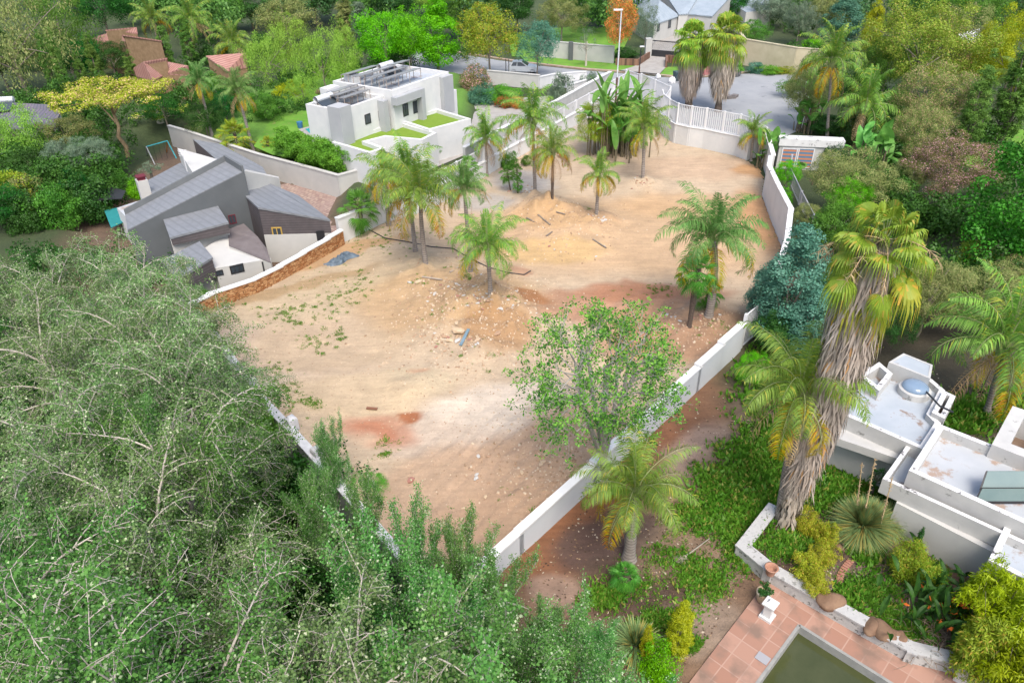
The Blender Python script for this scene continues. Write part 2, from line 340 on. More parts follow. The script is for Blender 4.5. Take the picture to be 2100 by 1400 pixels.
# ---- feather palms
def frond(nb, st, rng, p, az, el, L, bend, nl=60, ll=0.6, lw=0.042, hang=0.6, up=0.0, k=12):
    d = np.array([math.cos(az) * math.cos(el), math.sin(az) * math.cos(el), math.sin(el)])
    pts = [np.array(p, float)]; s = L / k; e = el
    for i in range(k):
        e -= bend / k * (0.4 + 1.9 * i / k); pts.append(pts[-1] + s * np.array([math.cos(az) * math.cos(e), math.sin(az) * math.cos(e), math.sin(e)]))
    pts = np.array(pts); st.tube(pts, np.linspace(0.026, 0.005, k + 1), 3)
    t = np.linspace(0.14, 1.0, nl); t = np.repeat(t, 2); sg = np.tile([1.0, -1.0], nl); m = len(t)
    f = t * k; i0 = np.minimum(f.astype(int), k - 1); fr = (f - i0)[:, None]
    base = pts[i0] * (1 - fr) + pts[i0 + 1] * fr; tan = nrm(pts[i0 + 1] - pts[i0])
    side = np.array([-math.sin(az), math.cos(az), 0])[None, :] * sg[:, None]
    upv = nrm(np.cross(tan, side) * -sg[:, None])
    prof = np.sin(np.pi * np.clip(t, 0, 1) ** 0.8) ** 0.5 * 0.9 + 0.25 * (1 - t)
    l = ll * np.clip(prof, 0.25, 1) * (0.85 + 0.3 * rng.rand(m))
    pl = rng.normal(size=m)[:, None] * 0.3
    dr = nrm(side * 0.9 + tan * 0.55 + upv * (0.15 + pl) + np.array([0, 0, up]))
    mid = base + dr * (l * 0.45)[:, None]
    d2 = nrm(dr + np.array([0, 0, -1.0]) * (hang * (0.8 + 0.5 * rng.rand(m)))[:, None])
    tip = mid + d2 * (l * 0.6)[:, None]
    wv = nrm(tan) * (lw * 0.5)
    nb.quads(np.stack([base, mid + wv, tip, mid - wv], 1))
def tpl_palm(name, seed, n=20, L=2.9, hang=0.95, ny=3, nd=5, upr=0.35, ll=0.55):
    rng = np.random.RandomState(seed); g = NB(); y = NB(); dd = NB(); st = NB()
    for i in range(n):
        az = i * 2.4 + rng.rand() * 0.5; el = R(86 - 70 * (i / n) ** 1.0 + rng.normal() * 8)
        frond(g, st, rng, (0, 0, 0), az, el, L * (0.85 + 0.3 * rng.rand()), R(112 + 34 * rng.rand()) * (0.42 + 0.62 * i / n) , hang=hang, ll=ll)
    for i in range(ny):
        frond(y, st, rng, (0, 0, -0.05), rng.rand() * 6.28, R(-2 + rng.normal() * 12), L * 0.95, R(85 + 20 * rng.rand()), hang=hang, ll=ll)
    for i in range(nd):
        frond(dd, dd, rng, (0, 0, -0.15), rng.rand() * 6.28, R(-25 + rng.normal() * 14), L * 0.85, R(55), hang=1.6, nl=22, ll=ll * 0.7)
    for i in range(3):   # upright spear leaf
        frond(g, st, rng, (0, 0, 0), rng.rand() * 6.28, R(88), L * 0.75, R(12), hang=0.1, ll=ll * 0.6)
    for i in range(9):   # leaf bases
        a = rng.rand() * 6.28; st.tube(np.array([[0.08 * math.cos(a), 0.08 * math.sin(a), -0.5], [0.15 * math.cos(a), 0.15 * math.sin(a), -0.1], [0.4 * math.cos(a), 0.4 * math.sin(a), 0.45]]), [0.06, 0.07, 0.03], 4)
    TPL[name] = dict(g=g.mesh(name + 'g'), y=y.mesh(name + 'y'), d=dd.mesh(name + 'd'), s=st.mesh(name + 's'), L=L)
for i in range(4): tpl_palm('palm%d' % i, 70 + i)
tpl_palm('palmbig', 80, n=24, L=3.1, hang=0.9, ny=3, nd=5, ll=0.66)
tpl_palm('palmdry', 81, n=14, L=2.7, hang=1.0, ny=6, nd=7)
def trunk_mesh(name, b, t, r0, r1, mat, k=10, n=14, flare=1.5, bow=0.0, seed=0):
    rng = np.random.RandomState(seed + 3); s = np.linspace(0, 1, n); b = np.array(b); t = np.array(t)
    pts = b[None] * (1 - s[:, None]) + t[None] * s[:, None]; pts[:, 0] += bow * np.sin(np.pi * s)
    rad = r0 + (r1 - r0) * s; rad = rad * (1 + 0.05 * rng.normal(size=n)); rad[0] *= flare; rad[1] *= (1 + flare) / 2
    nb = NB(); nb.tube(pts, rad, k); return nb.mesh(name, mat, True)
def palm(bx, by, cx, cy, rpx, label, kind='palm0', g=None, z=0.0, r0=0.15, r1=0.10, name='queen_palm', group=None, bow=0.0, tm=None, ym=None, deadm=True):
    """trunk from the ground at (bx,by) to the crown heart seen at (cx,cy)"""
    b = P(bx, by, z); c = AY(cx, cy, b.y); t = TPL[kind]; sc = rpx * .9 / ppm(c) / (t['L'] * 0.8)
    r = empty(name, b, label, 'palm', group); d = c - b
    link('trunk', trunk_mesh('trunk', (0, 0, -0.1), (d.x, 0, d.z), r0, r1, tm or PTRUNK, bow=bow, seed=int(bx)), None, r)
    rz = (bx * 1.7) % 6.28
    for nm, key, mt in (('crown', 'g', g or L_PALM), ('yellowing_fronds', 'y', ym or L_PALMY), ('dead_fronds', 'd', DEAD), ('frond_stems', 's', RACH)):
        me = t[key]
        if not me.materials: me.materials.append(mt)
        o = link(nm, me, None, r, d); o.scale = (sc,) * 3; o.rotation_euler.z = rz
        if me.materials[0] != mt: o.material_slots[0].link = 'OBJECT'; o.material_slots[0].material = mt
    return r
# ---- fan palms
def fan(nb, st, rng, p, az, el, pet, rad, nseg=26, droop=0.5, spread=R(215), j0=0.64, hg=1.0):
    d = np.array([math.cos(az) * math.cos(el), math.sin(az) * math.cos(el), math.sin(el)])
    s = np.linspace(0, 1, 5)[:, None]; pp = np.array(p) + d * pet * s; pp[:, 2] -= 0.18 * pet * (s[:, 0] ** 2)
    st.tube(pp, [0.03, 0.028, 0.024, 0.02, 0.016], 3); hub = pp[-1]
    d2 = nrm(d + np.array([0, 0, -0.35])); side = nrm(np.cross(d2, [0, 0, 1.0])); up = np.cross(side, d2)
    a = (np.arange(nseg + 1) / nseg - 0.5) * spread
    rr = rad * (0.72 + 0.28 * np.cos(a * 0.75)) * (0.95 + 0.1 * rng.rand(nseg + 1))
    def pt(ang, r, pleat):
        v = np.cos(ang)[:, None] * d2 + np.sin(ang)[:, None] * side
        o = hub + v * r[:, None] + up[None] * pleat[:, None]
        o[:, 2] -= droop * r ** 2 * 0.35 / rad; return o
    pleat = np.where(np.arange(nseg + 1) % 2 == 0, 0.02, -0.02) * rad
    inner = pt(a, rr * 0.08, pleat * 0.2); mid = pt(a, rr * j0 * 0.55, pleat * 1.0); outm = pt(a, rr * j0, pleat * 1.4)
    i = np.arange(nseg)
    nb.quads(np.stack([inner[i], mid[i], mid[i + 1], inner[i + 1]], 1)); nb.quads(np.stack([mid[i], outm[i], outm[i + 1], mid[i + 1]], 1))
    am = (a[:-1] + a[1:]) / 2; rm = (rr[:-1] + rr[1:]) / 2
    v = np.cos(am)[:, None] * d2 + np.sin(am)[:, None] * side
    c0 = (outm[i] + outm[i + 1]) / 2; elb = c0 + v * (rm * (.88 - j0) * .9)[:, None] + np.array([0, 0, -1]) * (rm * 0.12 * hg * (.5 + rng.rand(nseg)))[:, None]
    tip = elb + v * (rm * 0.08)[:, None] + np.array([0, 0, -1]) * (rm * hg * (0.16 + 0.34 * rng.rand(nseg)))[:, None]
    q = (outm[i + 1] - outm[i]) * 0.3
    nb.quads(np.stack([outm[i], elb - q, elb + q, outm[i + 1]], 1)); nb.quads(np.stack([elb - q, tip, tip, elb + q], 1))
def fan_crown(seed, n, pet, rad, nseg=26, lo=-30, hi=80, z0=0.0, dz=0.5, j0=.64, hg=1.0, jit=7):
    rng = np.random.RandomState(seed); g = NB(); st = NB()
    for i in range(n):
        f = i / n; fan(g, st, rng, (0, 0, z0 - dz * f), i * 2.4 + rng.rand() * 0.6, R(hi + (lo - hi) * f + rng.normal() * jit), pet * (0.7 + 0.5 * rng.rand()), rad * (0.8 + 0.35 * rng.rand()), nseg, droop=0.4 + 0.8 * f, j0=j0, hg=hg * (1 + .8 * f))
    return g, st
def skirt(seed, pts, rad, n, ls, w=0.035):
    """hanging dead leaves round the trunk line pts with radius profile rad"""
    rng = np.random.RandomState(seed); nb = NB(); t = rng.rand(n) ** 0.9; pts = np.array(pts); k = len(pts) - 1
    f = t * k; i0 = np.minimum(f.astype(int), k - 1); fr = f - i0
    c = pts[i0] * (1 - fr)[:, None] + pts[i0 + 1] * fr[:, None]; r = np.interp(t, np.linspace(0, 1, len(rad)), rad)
    a = rng.rand(n) * 6.283; o = np.stack([np.cos(a), np.sin(a), np.zeros(n)], 1)
    rr = r * (0.35 + 0.65 * rng.rand(n) ** 0.5); lump = 0.8 + 0.5 * vnoise(a * 2.2 + 9, t * 14 + 5, 1.0, seed); rr *= lump
    p0 = c + o * (rr * 0.75)[:, None]; L = ls * (0.5 + 0.9 * rng.rand(n)); tg = np.stack([-np.sin(a), np.cos(a), np.zeros(n)], 1)
    dirn = nrm(np.array([0, 0, -1.0]) + o * (0.18 + rng.normal(size=n) * 0.12)[:, None] + tg * (rng.normal(size=n) * 0.16)[:, None])
    mid = p0 + dirn * (L * 0.5)[:, None] + o * (0.10 * L)[:, None]; tip = p0 + dirn * L[:, None] - o * (0.05 * L)[:, None]
    W = tg * (w * (0.5 + rng.rand(n)))[:, None]
    nb.quads(np.stack([p0, mid + W, tip, mid - W], 1)); return nb
g, st = fan_crown(90, 30, 0.75, 0.85, lo=-35); TPL['fan'] = dict(g=g.mesh('fan_g'), s=st.mesh('fan_s'))
g, st = fan_crown(91, 34, 0.7, 0.62, 24, lo=-45, hi=80, dz=0.6, j0=.34, hg=.7); TPL['fansmall'] = dict(g=g.mesh('fans_g'), s=st.mesh('fans_s'))
def fanpalm(bx, by, cx, cy, rpx, label, g=None, z=0.0, r0=0.16, r1=0.13, tm=None, name='fan_palm', group=None, sk=None, kind='fansmall', R_=1.25):
    b = P(bx, by, z); c = AY(cx, cy, b.y); t = TPL[kind]; sc = rpx / ppm(c) / R_
    r = empty(name, b, label, 'palm', group); d = c - b
    link('trunk', trunk_mesh('trunk', (0, 0, -0.1), (d.x, 0, d.z), r0, r1, tm or DTRUNK, seed=int(bx)), None, r)
    for nm, key, mt in (('crown', 'g', g or L_FAND), ('leaf_stalks', 's', RACH)):
        me = t[key]
        if not me.materials: me.materials.append(mt)
        o = link(nm, me, None, r, d); o.scale = (sc,) * 3; o.rotation_euler.z = bx % 6.28
        if me.materials[0] != mt: o.material_slots[0].link = 'OBJECT'; o.material_slots[0].material = mt
    if sk:
        f0, f1, rad, n, ls = sk
        nbs = skirt(int(bx), [(d.x * s_, 0, d.z * s_) for s_ in np.linspace(f0, f1, 5)], rad, n, ls); link('dead_leaf_skirt', nbs.mesh('skirt', SKIRT), None, r)
    return r
# ---- poplar type trees with real branching
def tpl_poplar(name, seed, Ht=11.5, arch=True, nl=17, leaf=0.085, spread=1.0, per=15, nsec=15):
    rng = np.random.RandomState(seed); wd = NB(); lp = []; 
    tr, _ = path(rng, (0, 0, 0), (rng.normal() * 0.05, rng.normal() * 0.05, 1), Ht * 0.72, 10, 0, 0.05); wd.tube(tr, np.linspace(0.16, 0.018, 11), 7)
    for i in range(nl):
        f = 0.38 + 0.62 * (i + rng.rand()) / nl; b = tr[int(f * 10)]; a = i * 2.4 + rng.rand(); top = f > 0.85
        el = R((70 if top else 42) + rng.normal() * 8) if arch else R((80 if top else 62) + rng.normal() * 7)
        L = Ht * (0.34 if arch else 0.36) * (0.8 + 0.4 * rng.rand()) * spread
        pr, _ = path(rng, b, (math.cos(a) * math.cos(el), math.sin(a) * math.cos(el), math.sin(el)), L, 12, 0.115 if arch else 0.0, 0.07, 0.0 if arch else 0.05)
        wd.tube(pr, np.linspace(0.046, 0.007, 13), 5)
        for j in range(nsec):
            t = 0.15 + 0.85 * (j + rng.rand()) / nsec; q = pr[int(t * 12)]; tan = pr[min(12, int(t * 12) + 1)] - pr[max(0, int(t * 12) - 1)]; tan /= np.linalg.norm(tan) + 1e-9
            sd = nrm(np.cross(tan, rng.normal(size=3))); d = sd * 0.8 + tan * 0.7 + np.array([0, 0, 0.25])
            L2 = (0.8 + 1.1 * rng.rand()) * (1.15 - 0.5 * t) * (1.0 if arch else 0.85)
            if not arch: d = d * 0.6 + np.array([0, 0, 0.8])
            ps, _ = path(rng, q, d, L2, 6, 0.20 if arch else 0.0, 0.13, 0 if arch else 0.1); wd.tube(ps, np.linspace(0.016, 0.006, 7), 3)
            if arch or j % 2 == 0:
                for kk in range(5 if arch else 3):
                    q3 = ps[rng.randint(2, 6)]; p3, _ = path(rng, q3, rng.normal(size=3) + np.array([0, 0, 0.2]), 0.45, 3, 0.38 if arch else 0, 0.18); wd.tube(p3, [0.006, 0.005, 0.0045, 0.003], 3)
                    lp.append(np.repeat(p3[1:], 4 if arch else 6, 0))
            reps = int(per * .55) if arch else int(per * 1.5)
            lp.append(np.repeat(ps[1:], reps, 0))
        lp.append(np.repeat(pr[4:], 3 if arch else 12, 0))
    p = np.concatenate(lp); m = len(p); off = rng.normal(size=(m, 3)) * (0.085 if arch else 0.085); p = p + off
    nb_ = nrm(rng.normal(size=(m, 3)) * 0.8 + np.array([0, 0, 0.7])); ax = nrm(rng.normal(size=(m, 3)) + np.array([0, 0, -0.4])); ax = nrm(ax - nb_ * (ax * nb_).sum(1)[:, None])
    L = leaf * (1.0 + .0) * (0.6 + 0.7 * rng.rand(m)); lv = NB(); lv.quads(leaf_quads(rng, p, nb_, ax, L, 0.42))
    TPL[name] = dict(crown=lv.mesh(name + '_crown'), trunk=wd.mesh(name + '_wood', None, True), h=Ht, w=8)
for i in range(3): tpl_poplar('popA%d' % i, 100 + i, leaf=.056, per=54)
for i in range(3): tpl_poplar('popB%d' % i, 110 + i, Ht=10.5, arch=False, nl=20, spread=1.0, nsec=13, per=14, leaf=.07)
def poplar(kind, px, py, ztop, label, z=-3.0, sc=1.0, name='poplar', mat=None, bark=None, group=None):
    t = TPL[kind]; p = P(px, py, ztop); h = ztop - z; s = h / t['h']
    r = empty(name, (p.x, p.y, z), label, 'tree', group, (px * 0.37) % 6.28); r.scale = (s * sc, s * sc, s)
    finish(r, name, [('crown', t['crown'], mat or L_POP), ('branches', t['trunk'], bark or BARKP)]); return r
# ============================================================ GROUND
def inpoly(x, y, poly):
    x = np.asarray(x); y = np.asarray(y); r = np.zeros(x.shape, bool); n = len(poly)
    for i in range(n):
        x1, y1 = poly[i][0], poly[i][1]; x2, y2 = poly[(i + 1) % n][0], poly[(i + 1) % n][1]
        c = ((y1 > y) != (y2 > y)) & (x < (x2 - x1) * (y - y1) / ((y2 - y1) or 1e-9) + x1); r ^= c
    return r
def poly_dist(x, y, poly):
    d = np.full(np.shape(x), 1e9); n = len(poly)
    for i in range(n):
        ax, ay = poly[i][0], poly[i][1]; bx, by = poly[(i + 1) % n][0], poly[(i + 1) % n][1]
        t = np.clip(((x - ax) * (bx - ax) + (y - ay) * (by - ay)) / ((bx - ax) ** 2 + (by - ay) ** 2 + 1e-9), 0, 1)
        d = np.minimum(d, np.hypot(x - ax - t * (bx - ax), y - ay - t * (by - ay)))
    return np.where(inpoly(x, y, poly), d, -d)
def PP(lst, z=0.0): return [P(a, b, z) for a, b in lst]
LOT = PP([(405, 643), (525, 601), (600, 560), (700, 502), (700, 490), (785, 455), (880, 430), (994, 361), (1057, 324), (1170, 262), (1231, 225), (1281, 196), (1369, 236), (1356, 262), (1354, 271), (1383, 293),
          (1440, 304), (1507, 319), (1528, 327), (1560, 345), (1571, 372), (1566, 401), (1606, 505), (1580, 600), (1530, 660), (1512, 727), (1071, 1137), (925, 1265), (655, 955), (500, 775)])
GARD = PP([(1065, 1135), (1505, 725), (1560, 600), (1700, 520), (1900, 560), (2160, 640), (2160, 900), (2300, 1300), (2300, 1650), (900, 1650), (870, 1320), (920, 1262)])
FOREST = PP([(405, 650), (500, 780), (655, 957), (915, 1262), (870, 1330), (900, 1700), (-1200, 1700), (-1200, 560), (150, 560), (300, 640)])
COMP = PP([(350, 262), (594, 345), (706, 380), (704, 500), (600, 563), (405, 646), (300, 700), (120, 620), (150, 420), (250, 300)], -0.5)
LAWNP = PP([(375, 262), (594, 327), (706, 360), (760, 335), (900, 290), (960, 230), (940, 160), (700, 150), (560, 180), (430, 235)])
PC = P(1638, 1285); pu = (P(1820, 1400) - PC); pu.z = 0; pu.normalize(); pv = Vector((pu.y, -pu.x, 0))
if pv.y > 0: pv = -pv
BED = PP([(1578, 1058), (1517, 1143), (1574, 1189), (1740, 1287), (1860, 1355), (1960, 1385), (2100, 1450), (2300, 1400), (2100, 1250), (1900, 1130), (1820, 1075), (1730, 990), (1660, 1000)])
def smooth(a, lo, hi): t = np.clip((a - lo) / (hi - lo), 0, 1); return t * t * (3 - 2 * t)
def base_h(x, y):
    z = np.zeros(np.shape(x))
    z = z + 0.8 * smooth(poly_dist(x, y, LAWNP), -1.0, 0.3)
    z = z * (1 - smooth(poly_dist(x, y, COMP), -0.4, 0.2)) - 1.0 * smooth(poly_dist(x, y, COMP), -0.4, 0.2)
    f = smooth(poly_dist(x, y, FOREST), -2.2, -0.7)
    return z * (1 - f) - 3.0 * f
def grid(name, x0, x1, y0, y1, st, hf, cf, keep=None, mat=None, label=None):
    xs = np.arange(x0, x1 + st / 2, st); ys = np.arange(y0, y1 + st / 2, st); X, Y = np.meshgrid(xs, ys); Z = hf(X, Y)
    V = np.stack([X, Y, Z], -1).reshape(-1, 3).astype(np.float32); nx, ny = len(xs), len(ys)
    i, j = np.meshgrid(np.arange(nx - 1), np.arange(ny - 1)); a = (j * nx + i).ravel(); F = np.stack([a, a + 1, a + nx + 1, a + nx], 1)
    if keep is not None:
        c = V[F].mean(1); F = F[keep(c[:, 0], c[:, 1])]; u, inv = np.unique(F, return_inverse=True); V = V[u]; F = inv.reshape(F.shape)
    nb = NB(); nb.add(V, F); me = nb.mesh(name, mat, True)
    ca = me.color_attributes.new('soil', 'FLOAT_COLOR', 'POINT'); c = cf(V[:, 0], V[:, 1]); ca.data.foreach_set('color', np.concatenate([c, np.ones((len(c), 1))], 1).astype(np.float32).ravel())
    return tag(link(name, me), kind='structure')
def blobs(x, y, base, lst, warp=1.0, k=1.0):
    c = np.tile(np.array(H(base, k)), (len(x), 1))
    wx = (vnoise(x, y, 2.1, 1) - .5) + (vnoise(x, y, 0.7, 2) - .5) * .5; wy = (vnoise(x, y, 2.1, 3) - .5) + (vnoise(x, y, .7, 4) - .5) * .5
    for px, py, rx, ry, ang, col, s in lst:
        q = P(px, py); ca, sa = math.cos(R(ang)), math.sin(R(ang)); dx = x - q.x + wx * warp; dy = y - q.y + wy * warp
        d = np.sqrt(((dx * ca + dy * sa) / rx) ** 2 + ((-dx * sa + dy * ca) / ry) ** 2)
        wgt = (smooth(-d, -1.15, -0.65) * s)[:, None]; c = c * (1 - wgt) + np.array(H(col, k)) * wgt
    return c
def soilmat(name, lo, hi, dark, light, bump):
    m, N, L = newmat(name); tc = N.new('ShaderNodeTexCoord'); at = N.new('ShaderNodeAttribute'); at.attribute_name = 'soil'; V = tc.outputs['Object']
    def nz(sc, det=8, ro=.65, st=None):
        n = N.new('ShaderNodeTexNoise'); n.inputs['Scale'].default_value = sc; n.inputs['Detail'].default_value = det; n.inputs['Roughness'].default_value = ro
        if st: mp = N.new('ShaderNodeMapping'); mp.inputs['Scale'].default_value = st; mp.inputs['Rotation'].default_value = (0, 0, -.75); L.new(V, mp.inputs[0]); L.new(mp.outputs[0], n.inputs[0])
        else: L.new(V, n.inputs[0])
        return n.outputs[0]
    a = ramp(N, L, nz(.9), .3, .7); b = ramp(N, L, nz(6, 10, .75), .32, .68); c = ramp(N, L, nz(1.6, 8, .7, (.35, 2.2, 1)), .35, .65)
    s1 = N.new('ShaderNodeMath'); s1.operation = 'ADD'; L.new(a, s1.inputs[0]); L.new(b, s1.inputs[1]); s2 = N.new('ShaderNodeMath'); s2.operation = 'ADD'; L.new(s1.outputs[0], s2.inputs[0]); L.new(c, s2.inputs[1])
    s3 = N.new('ShaderNodeMapRange'); s3.inputs[2].default_value = 3; s3.inputs[3].default_value = lo; s3.inputs[4].default_value = hi; L.new(s2.outputs[0], s3.inputs[0])
    mu = N.new('ShaderNodeVectorMath'); mu.operation = 'SCALE'; L.new(at.outputs['Color'], mu.inputs[0]); L.new(s3.outputs[0], mu.inputs['Scale'])
    col = mixc(N, L, ramp(N, L, nz(7, 9, .8), .59, .66), mu.outputs[0], dark); col = mixc(N, L, ramp(N, L, nz(9, 8, .8), .62, .68), col, light)
    p = N.new('ShaderNodeBsdfPrincipled'); L.new(col, p.inputs['Base Color']); p.inputs['Roughness'].default_value = .95
    bp = N.new('ShaderNodeBump'); bp.inputs['Strength'].default_value = bump; bp.inputs['Distance'].default_value = .07; L.new(nz(5, 12, .7), bp.inputs['Height']); L.new(bp.outputs[0], p.inputs['Normal'])
    o = N.new('ShaderNodeOutputMaterial'); L.new(p.outputs[0], o.inputs[0]); return m
SOIL = soilmat('soil', 0.66, 1.18, H('a88468', .62), H('e2d4c2', .75), 1.0)
GSOIL = soilmat('garden_earth', 0.55, 1.15, H('5a4636', .6), H('b8a48c', .6), 1.0)
EK = 0.69
def far_col(x, y):
    c = blobs(x, y, '4a5a34', [], k=0.7); n = vnoise(x, y, 6, 7)[:, None]; c = c * (0.7 + 0.6 * n)
    li = inpoly(x, y, LAWNP); c[li] = np.array(H('6fa03a', .75)) * (0.9 + 0.2 * n[li])
    f = inpoly(x, y, FOREST); c[f] = np.array(H('3a3d28', .7)); q = inpoly(x, y, COMP) & (x > P(235, 400, -1).x) ; c[q] = np.array(H('86705e', .6))
    return c
def far_h(x, y):
    z = base_h(x, y); d = np.maximum(poly_dist(x, y, LOT), poly_dist(x, y, GARD))
    z = np.where((d > 0.6) & (z > -1), -0.4, z)
    u = (x - PC.x) * pu.x + (y - PC.y) * pu.y; v = (x - PC.x) * pv.x + (y - PC.y) * pv.y
    return np.where((u > -3) & (v > -3) & (z > -2), -2.5, z)
# pool hollow only matters close to the pool
grid('ground', -170, 190, -6, 300, 1.5, far_h, far_col, mat=GSOIL)
MOUNDS = [(1010, 650, 3.2, 0.75), (870, 560, 3.0, 0.35), (960, 620, 4.5, 0.35), (1132, 440, 2.6, 0.5), (1090, 430, 2.6, .35), (1223, 458, 2.0, .35), (1318, 378, 1.8, .4), (1150, 470, 4.0, .3), (860, 790, 1.6, .35), (760, 880, 2.2, -.15), (1460, 680, 3.0, .3), (1100, 620, 1.6, -.25), (1000, 730, 1.6, .35)]
RU = (P(1190, 900) - P(1060, 1010)); RU.z = 0; RU.normalize()
def lot_h(x, y):
    z = 0.03 + 0.22 * (vnoise(x, y, 5.5, 11) - .5) + 0.10 * (vnoise(x, y, 1.6, 12) - .5) + 0.05 * (vnoise(x, y, .6, 13) - .5)
    for px, py, r, h in MOUNDS:
        q = P(px, py); d = np.hypot(x - q.x, y - q.y) / r; z = z + 1.25 * h * np.exp(-d * d * 1.6) * (0.65 + 0.8 * vnoise(x, y, .9, 14) * (.4 + 1.2 * vnoise(x, y, .45, 17)))
    q = P(1090, 950); d = np.hypot((x - q.x), (y - q.y)) / 5.0; s = (x * -RU.y + y * RU.x)
    z = z + 0.06 * np.exp(-d ** 4) * np.sin(s * 8.5 + 7 * vnoise(x, y, 3, 15)) * vnoise(x, y, 1.1, 18) * 1.6 
    q = P(1330, 690); d = np.hypot((x - q.x) / 1.2, (y - q.y)) / 4.5; z = z + 0.08 * np.exp(-d ** 4) * np.sin(s * 6 + 2 * vnoise(x, y, 2, 16))
    e = smooth(poly_dist(x, y, LOT), 0.0, 1.0); return z * e + 0.02
LB = [(1300, 480, 14, 7, 0, 'd9b58c', .8), (1400, 420, 5, 3, 0, 'dcb486', .6), (1450, 345, 9, 3, 0, 'd4b698', .8), (1120, 520, 4, 1.8, 0, 'e2bd84', .8), (1250, 620, 6, 2.2, 10, 'c08c6c', .75), (1330, 600, 5, 1.3, 0, 'b9805e', .75),
      (1380, 680, 5, 2.5, 45, 'c39470', .7), (1290, 690, 3, 2, 45, 'bd8a66', .6), (1480, 690, 4, 2.2, 30, 'b08c70', .8), (560, 720, 6, 5, 0, 'cdb8a4', .8), (680, 700, 5, 3, 0, 'd6bc9a', .7), (650, 610, 7, 3, 20, 'cdb794', .7), (760, 560, 6, 3, 0, 'cbb491', .6),
      (930, 620, 6, 4, 0, 'cdaa7e', .8), (1030, 690, 2.4, 2, 0, 'b98f62', .8), (1090, 615, 1.6, .7, -25, 'a8744a', .9), (1060, 560, 1, .6, 0, 'c08a6a', .6), (850, 790, 2, 1.5, 0, 'dfcaa8', .9), (1000, 850, 4.3, 2.2, 25, 'ebdac6', .95), (720, 810, 4, 2, -10, 'e0c7a4', .8), (900, 900, 3, 1.8, 0, 'dcc6b0', .8),
      (775, 880, 2.2, 1.3, -10, 'd09a7c', .85), (765, 888, 1.2, .7, -20, 'c67a56', .55), (848, 846, .85, .4, -5, 'b06c44', .95), (860, 765, .5, .3, 0, 'd09a78', .6), (1130, 950, 6, 3, 45, 'cbaa8c', .8), (960, 1000, 5, 3, 20, 'cfae90', .8), (1030, 1080, 4, 2, 20, 'c6a486', .7),
      (1000, 420, 2.8, 2.2, 0, 'bfb9b2', .8), (1065, 370, 3, 3, 30, 'c4beb8', .8), (1180, 330, 6, 3, 0, 'cbb399', .6), (1180, 260, 5, 4, 0, 'c4beb8', .7), (1300, 225, 5, 3, 0, 'cfc6bc', .9), (1570, 450, 2.2, 6, 0, 'cf9f70', .9), (700, 520, 5, 1, 30, 'c49a68', .7), (560, 600, 7, .8, 28, 'b39468', .7), (1150, 460, 4, 2, 0, 'cca677', .6), (1223, 455, 2, 1, 0, 'c0a080', .6), (1540, 350, 2, 2, 0, 'cfa070', .9)]
def lot_c(x, y):
    c = blobs(x, y, 'd6bfa2', LB, k=EK); n = vnoise(x, y, .8, 21) * .5 + vnoise(x, y, 3, 22) * .5
    return c * (0.88 + 0.24 * n)[:, None]
xs_ = [p.x for p in LOT]; ys_ = [p.y for p in LOT]
grid('bare_earth', min(xs_), max(xs_), min(ys_), max(ys_), 0.18, lot_h, lot_c, keep=lambda x, y: poly_dist(x, y, LOT) > 0.13, mat=SOIL)
def gard_h(x, y):
    z = 0.012 + 0.10 * (vnoise(x, y, 3, 31) - .5) + 0.07 * (vnoise(x, y, .8, 32) - .5)
    b = smooth(poly_dist(x, y, BED), -0.05, 0.15); z = z * (1 - b) + (0.42 + z) * b
    u = (x - PC.x) * pu.x + (y - PC.y) * pu.y; v = (x - PC.x) * pv.x + (y - PC.y) * pv.y
    return np.where((u > -0.6) & (v > -1.2) & (b < 0.5), -2.0, np.where(z < 0.0, 0.004, z))
GB = [(1400, 850, 8, 1.5, 47, '9c6a4a', .9), (1200, 1060, 5, 1.6, 47, 'a06c4a', .95), (1450, 790, 3, 1.5, 47, '9a6c4e', .8), (1440, 925, 2.6, 1.3, 60, 'c4a896', .9), (1250, 1110, 2.6, 1.3, 20, '66514a', .9), (1310, 1200, 2.6, 1.6, 0, '5e4a3c', .8), (1350, 1240, 2, 1.2, 0, '6a5446', .8), (1130, 1210, 1.0, .9, 0, 'b89a86', .9),
      (1500, 1170, 1.7, .6, 60, 'a88f78', .9), (1470, 1290, 2, 1.2, 0, 'a8927e', .9), (1400, 1130, 2, 1.5, 0, '97806a', .7), (1560, 980, 4.5, 2.8, 50, '7c6c4e', .8), (1620, 760, 4, 4, 0, '4a5a34', .8), (1640, 1120, 2, 2, 0, '6e5a4e', .9), (1860, 1150, 3, 2, 0, '7d6354', .9), (1780, 1010, 3, 2, 0, '7a5e4e', .9), (1800, 1230, 2.5, 1.6, 0, '8d7a6e', .8), (1750, 1300, 3, .7, -35, '5f7040', .6), (1950, 830, 12, 6, 0, '6b6452', .9), (1800, 650, 10, 8, 0, '4f4a3a', .9)]
def gard_c(x, y):
    c = blobs(x, y, '93765e', GB, warp=.8, k=EK); n = vnoise(x, y, .5, 41) * .6 + vnoise(x, y, 1.7, 42) * .4
    return c * (0.72 + 0.5 * n)[:, None]
grid('garden_soil', -6, 36, 3, 44, 0.17, gard_h, gard_c, keep=lambda x, y: (poly_dist(x, y, GARD) > -0.09), mat=GSOIL)
def flat(name, pts, z, mat, kind='structure', zb=None):
    mb = MB()
    if zb is None: mb.add([(p.x, p.y, z) for p in pts], [tuple(range(len(pts)))])
    else: mb.prism([(p.x, p.y, z) for p in pts], [(p.x, p.y, zb) for p in pts])
    return tag(mb.build(name, mat), kind=kind)
ASPH = surf('asphalt', H('a2a6ab', .66), H('b2b5b9', .68), 0.35, rough=0.9, bump=0.2, spk=H('8f949a', .64), spk_sc=0.5, spk_th=0.6)
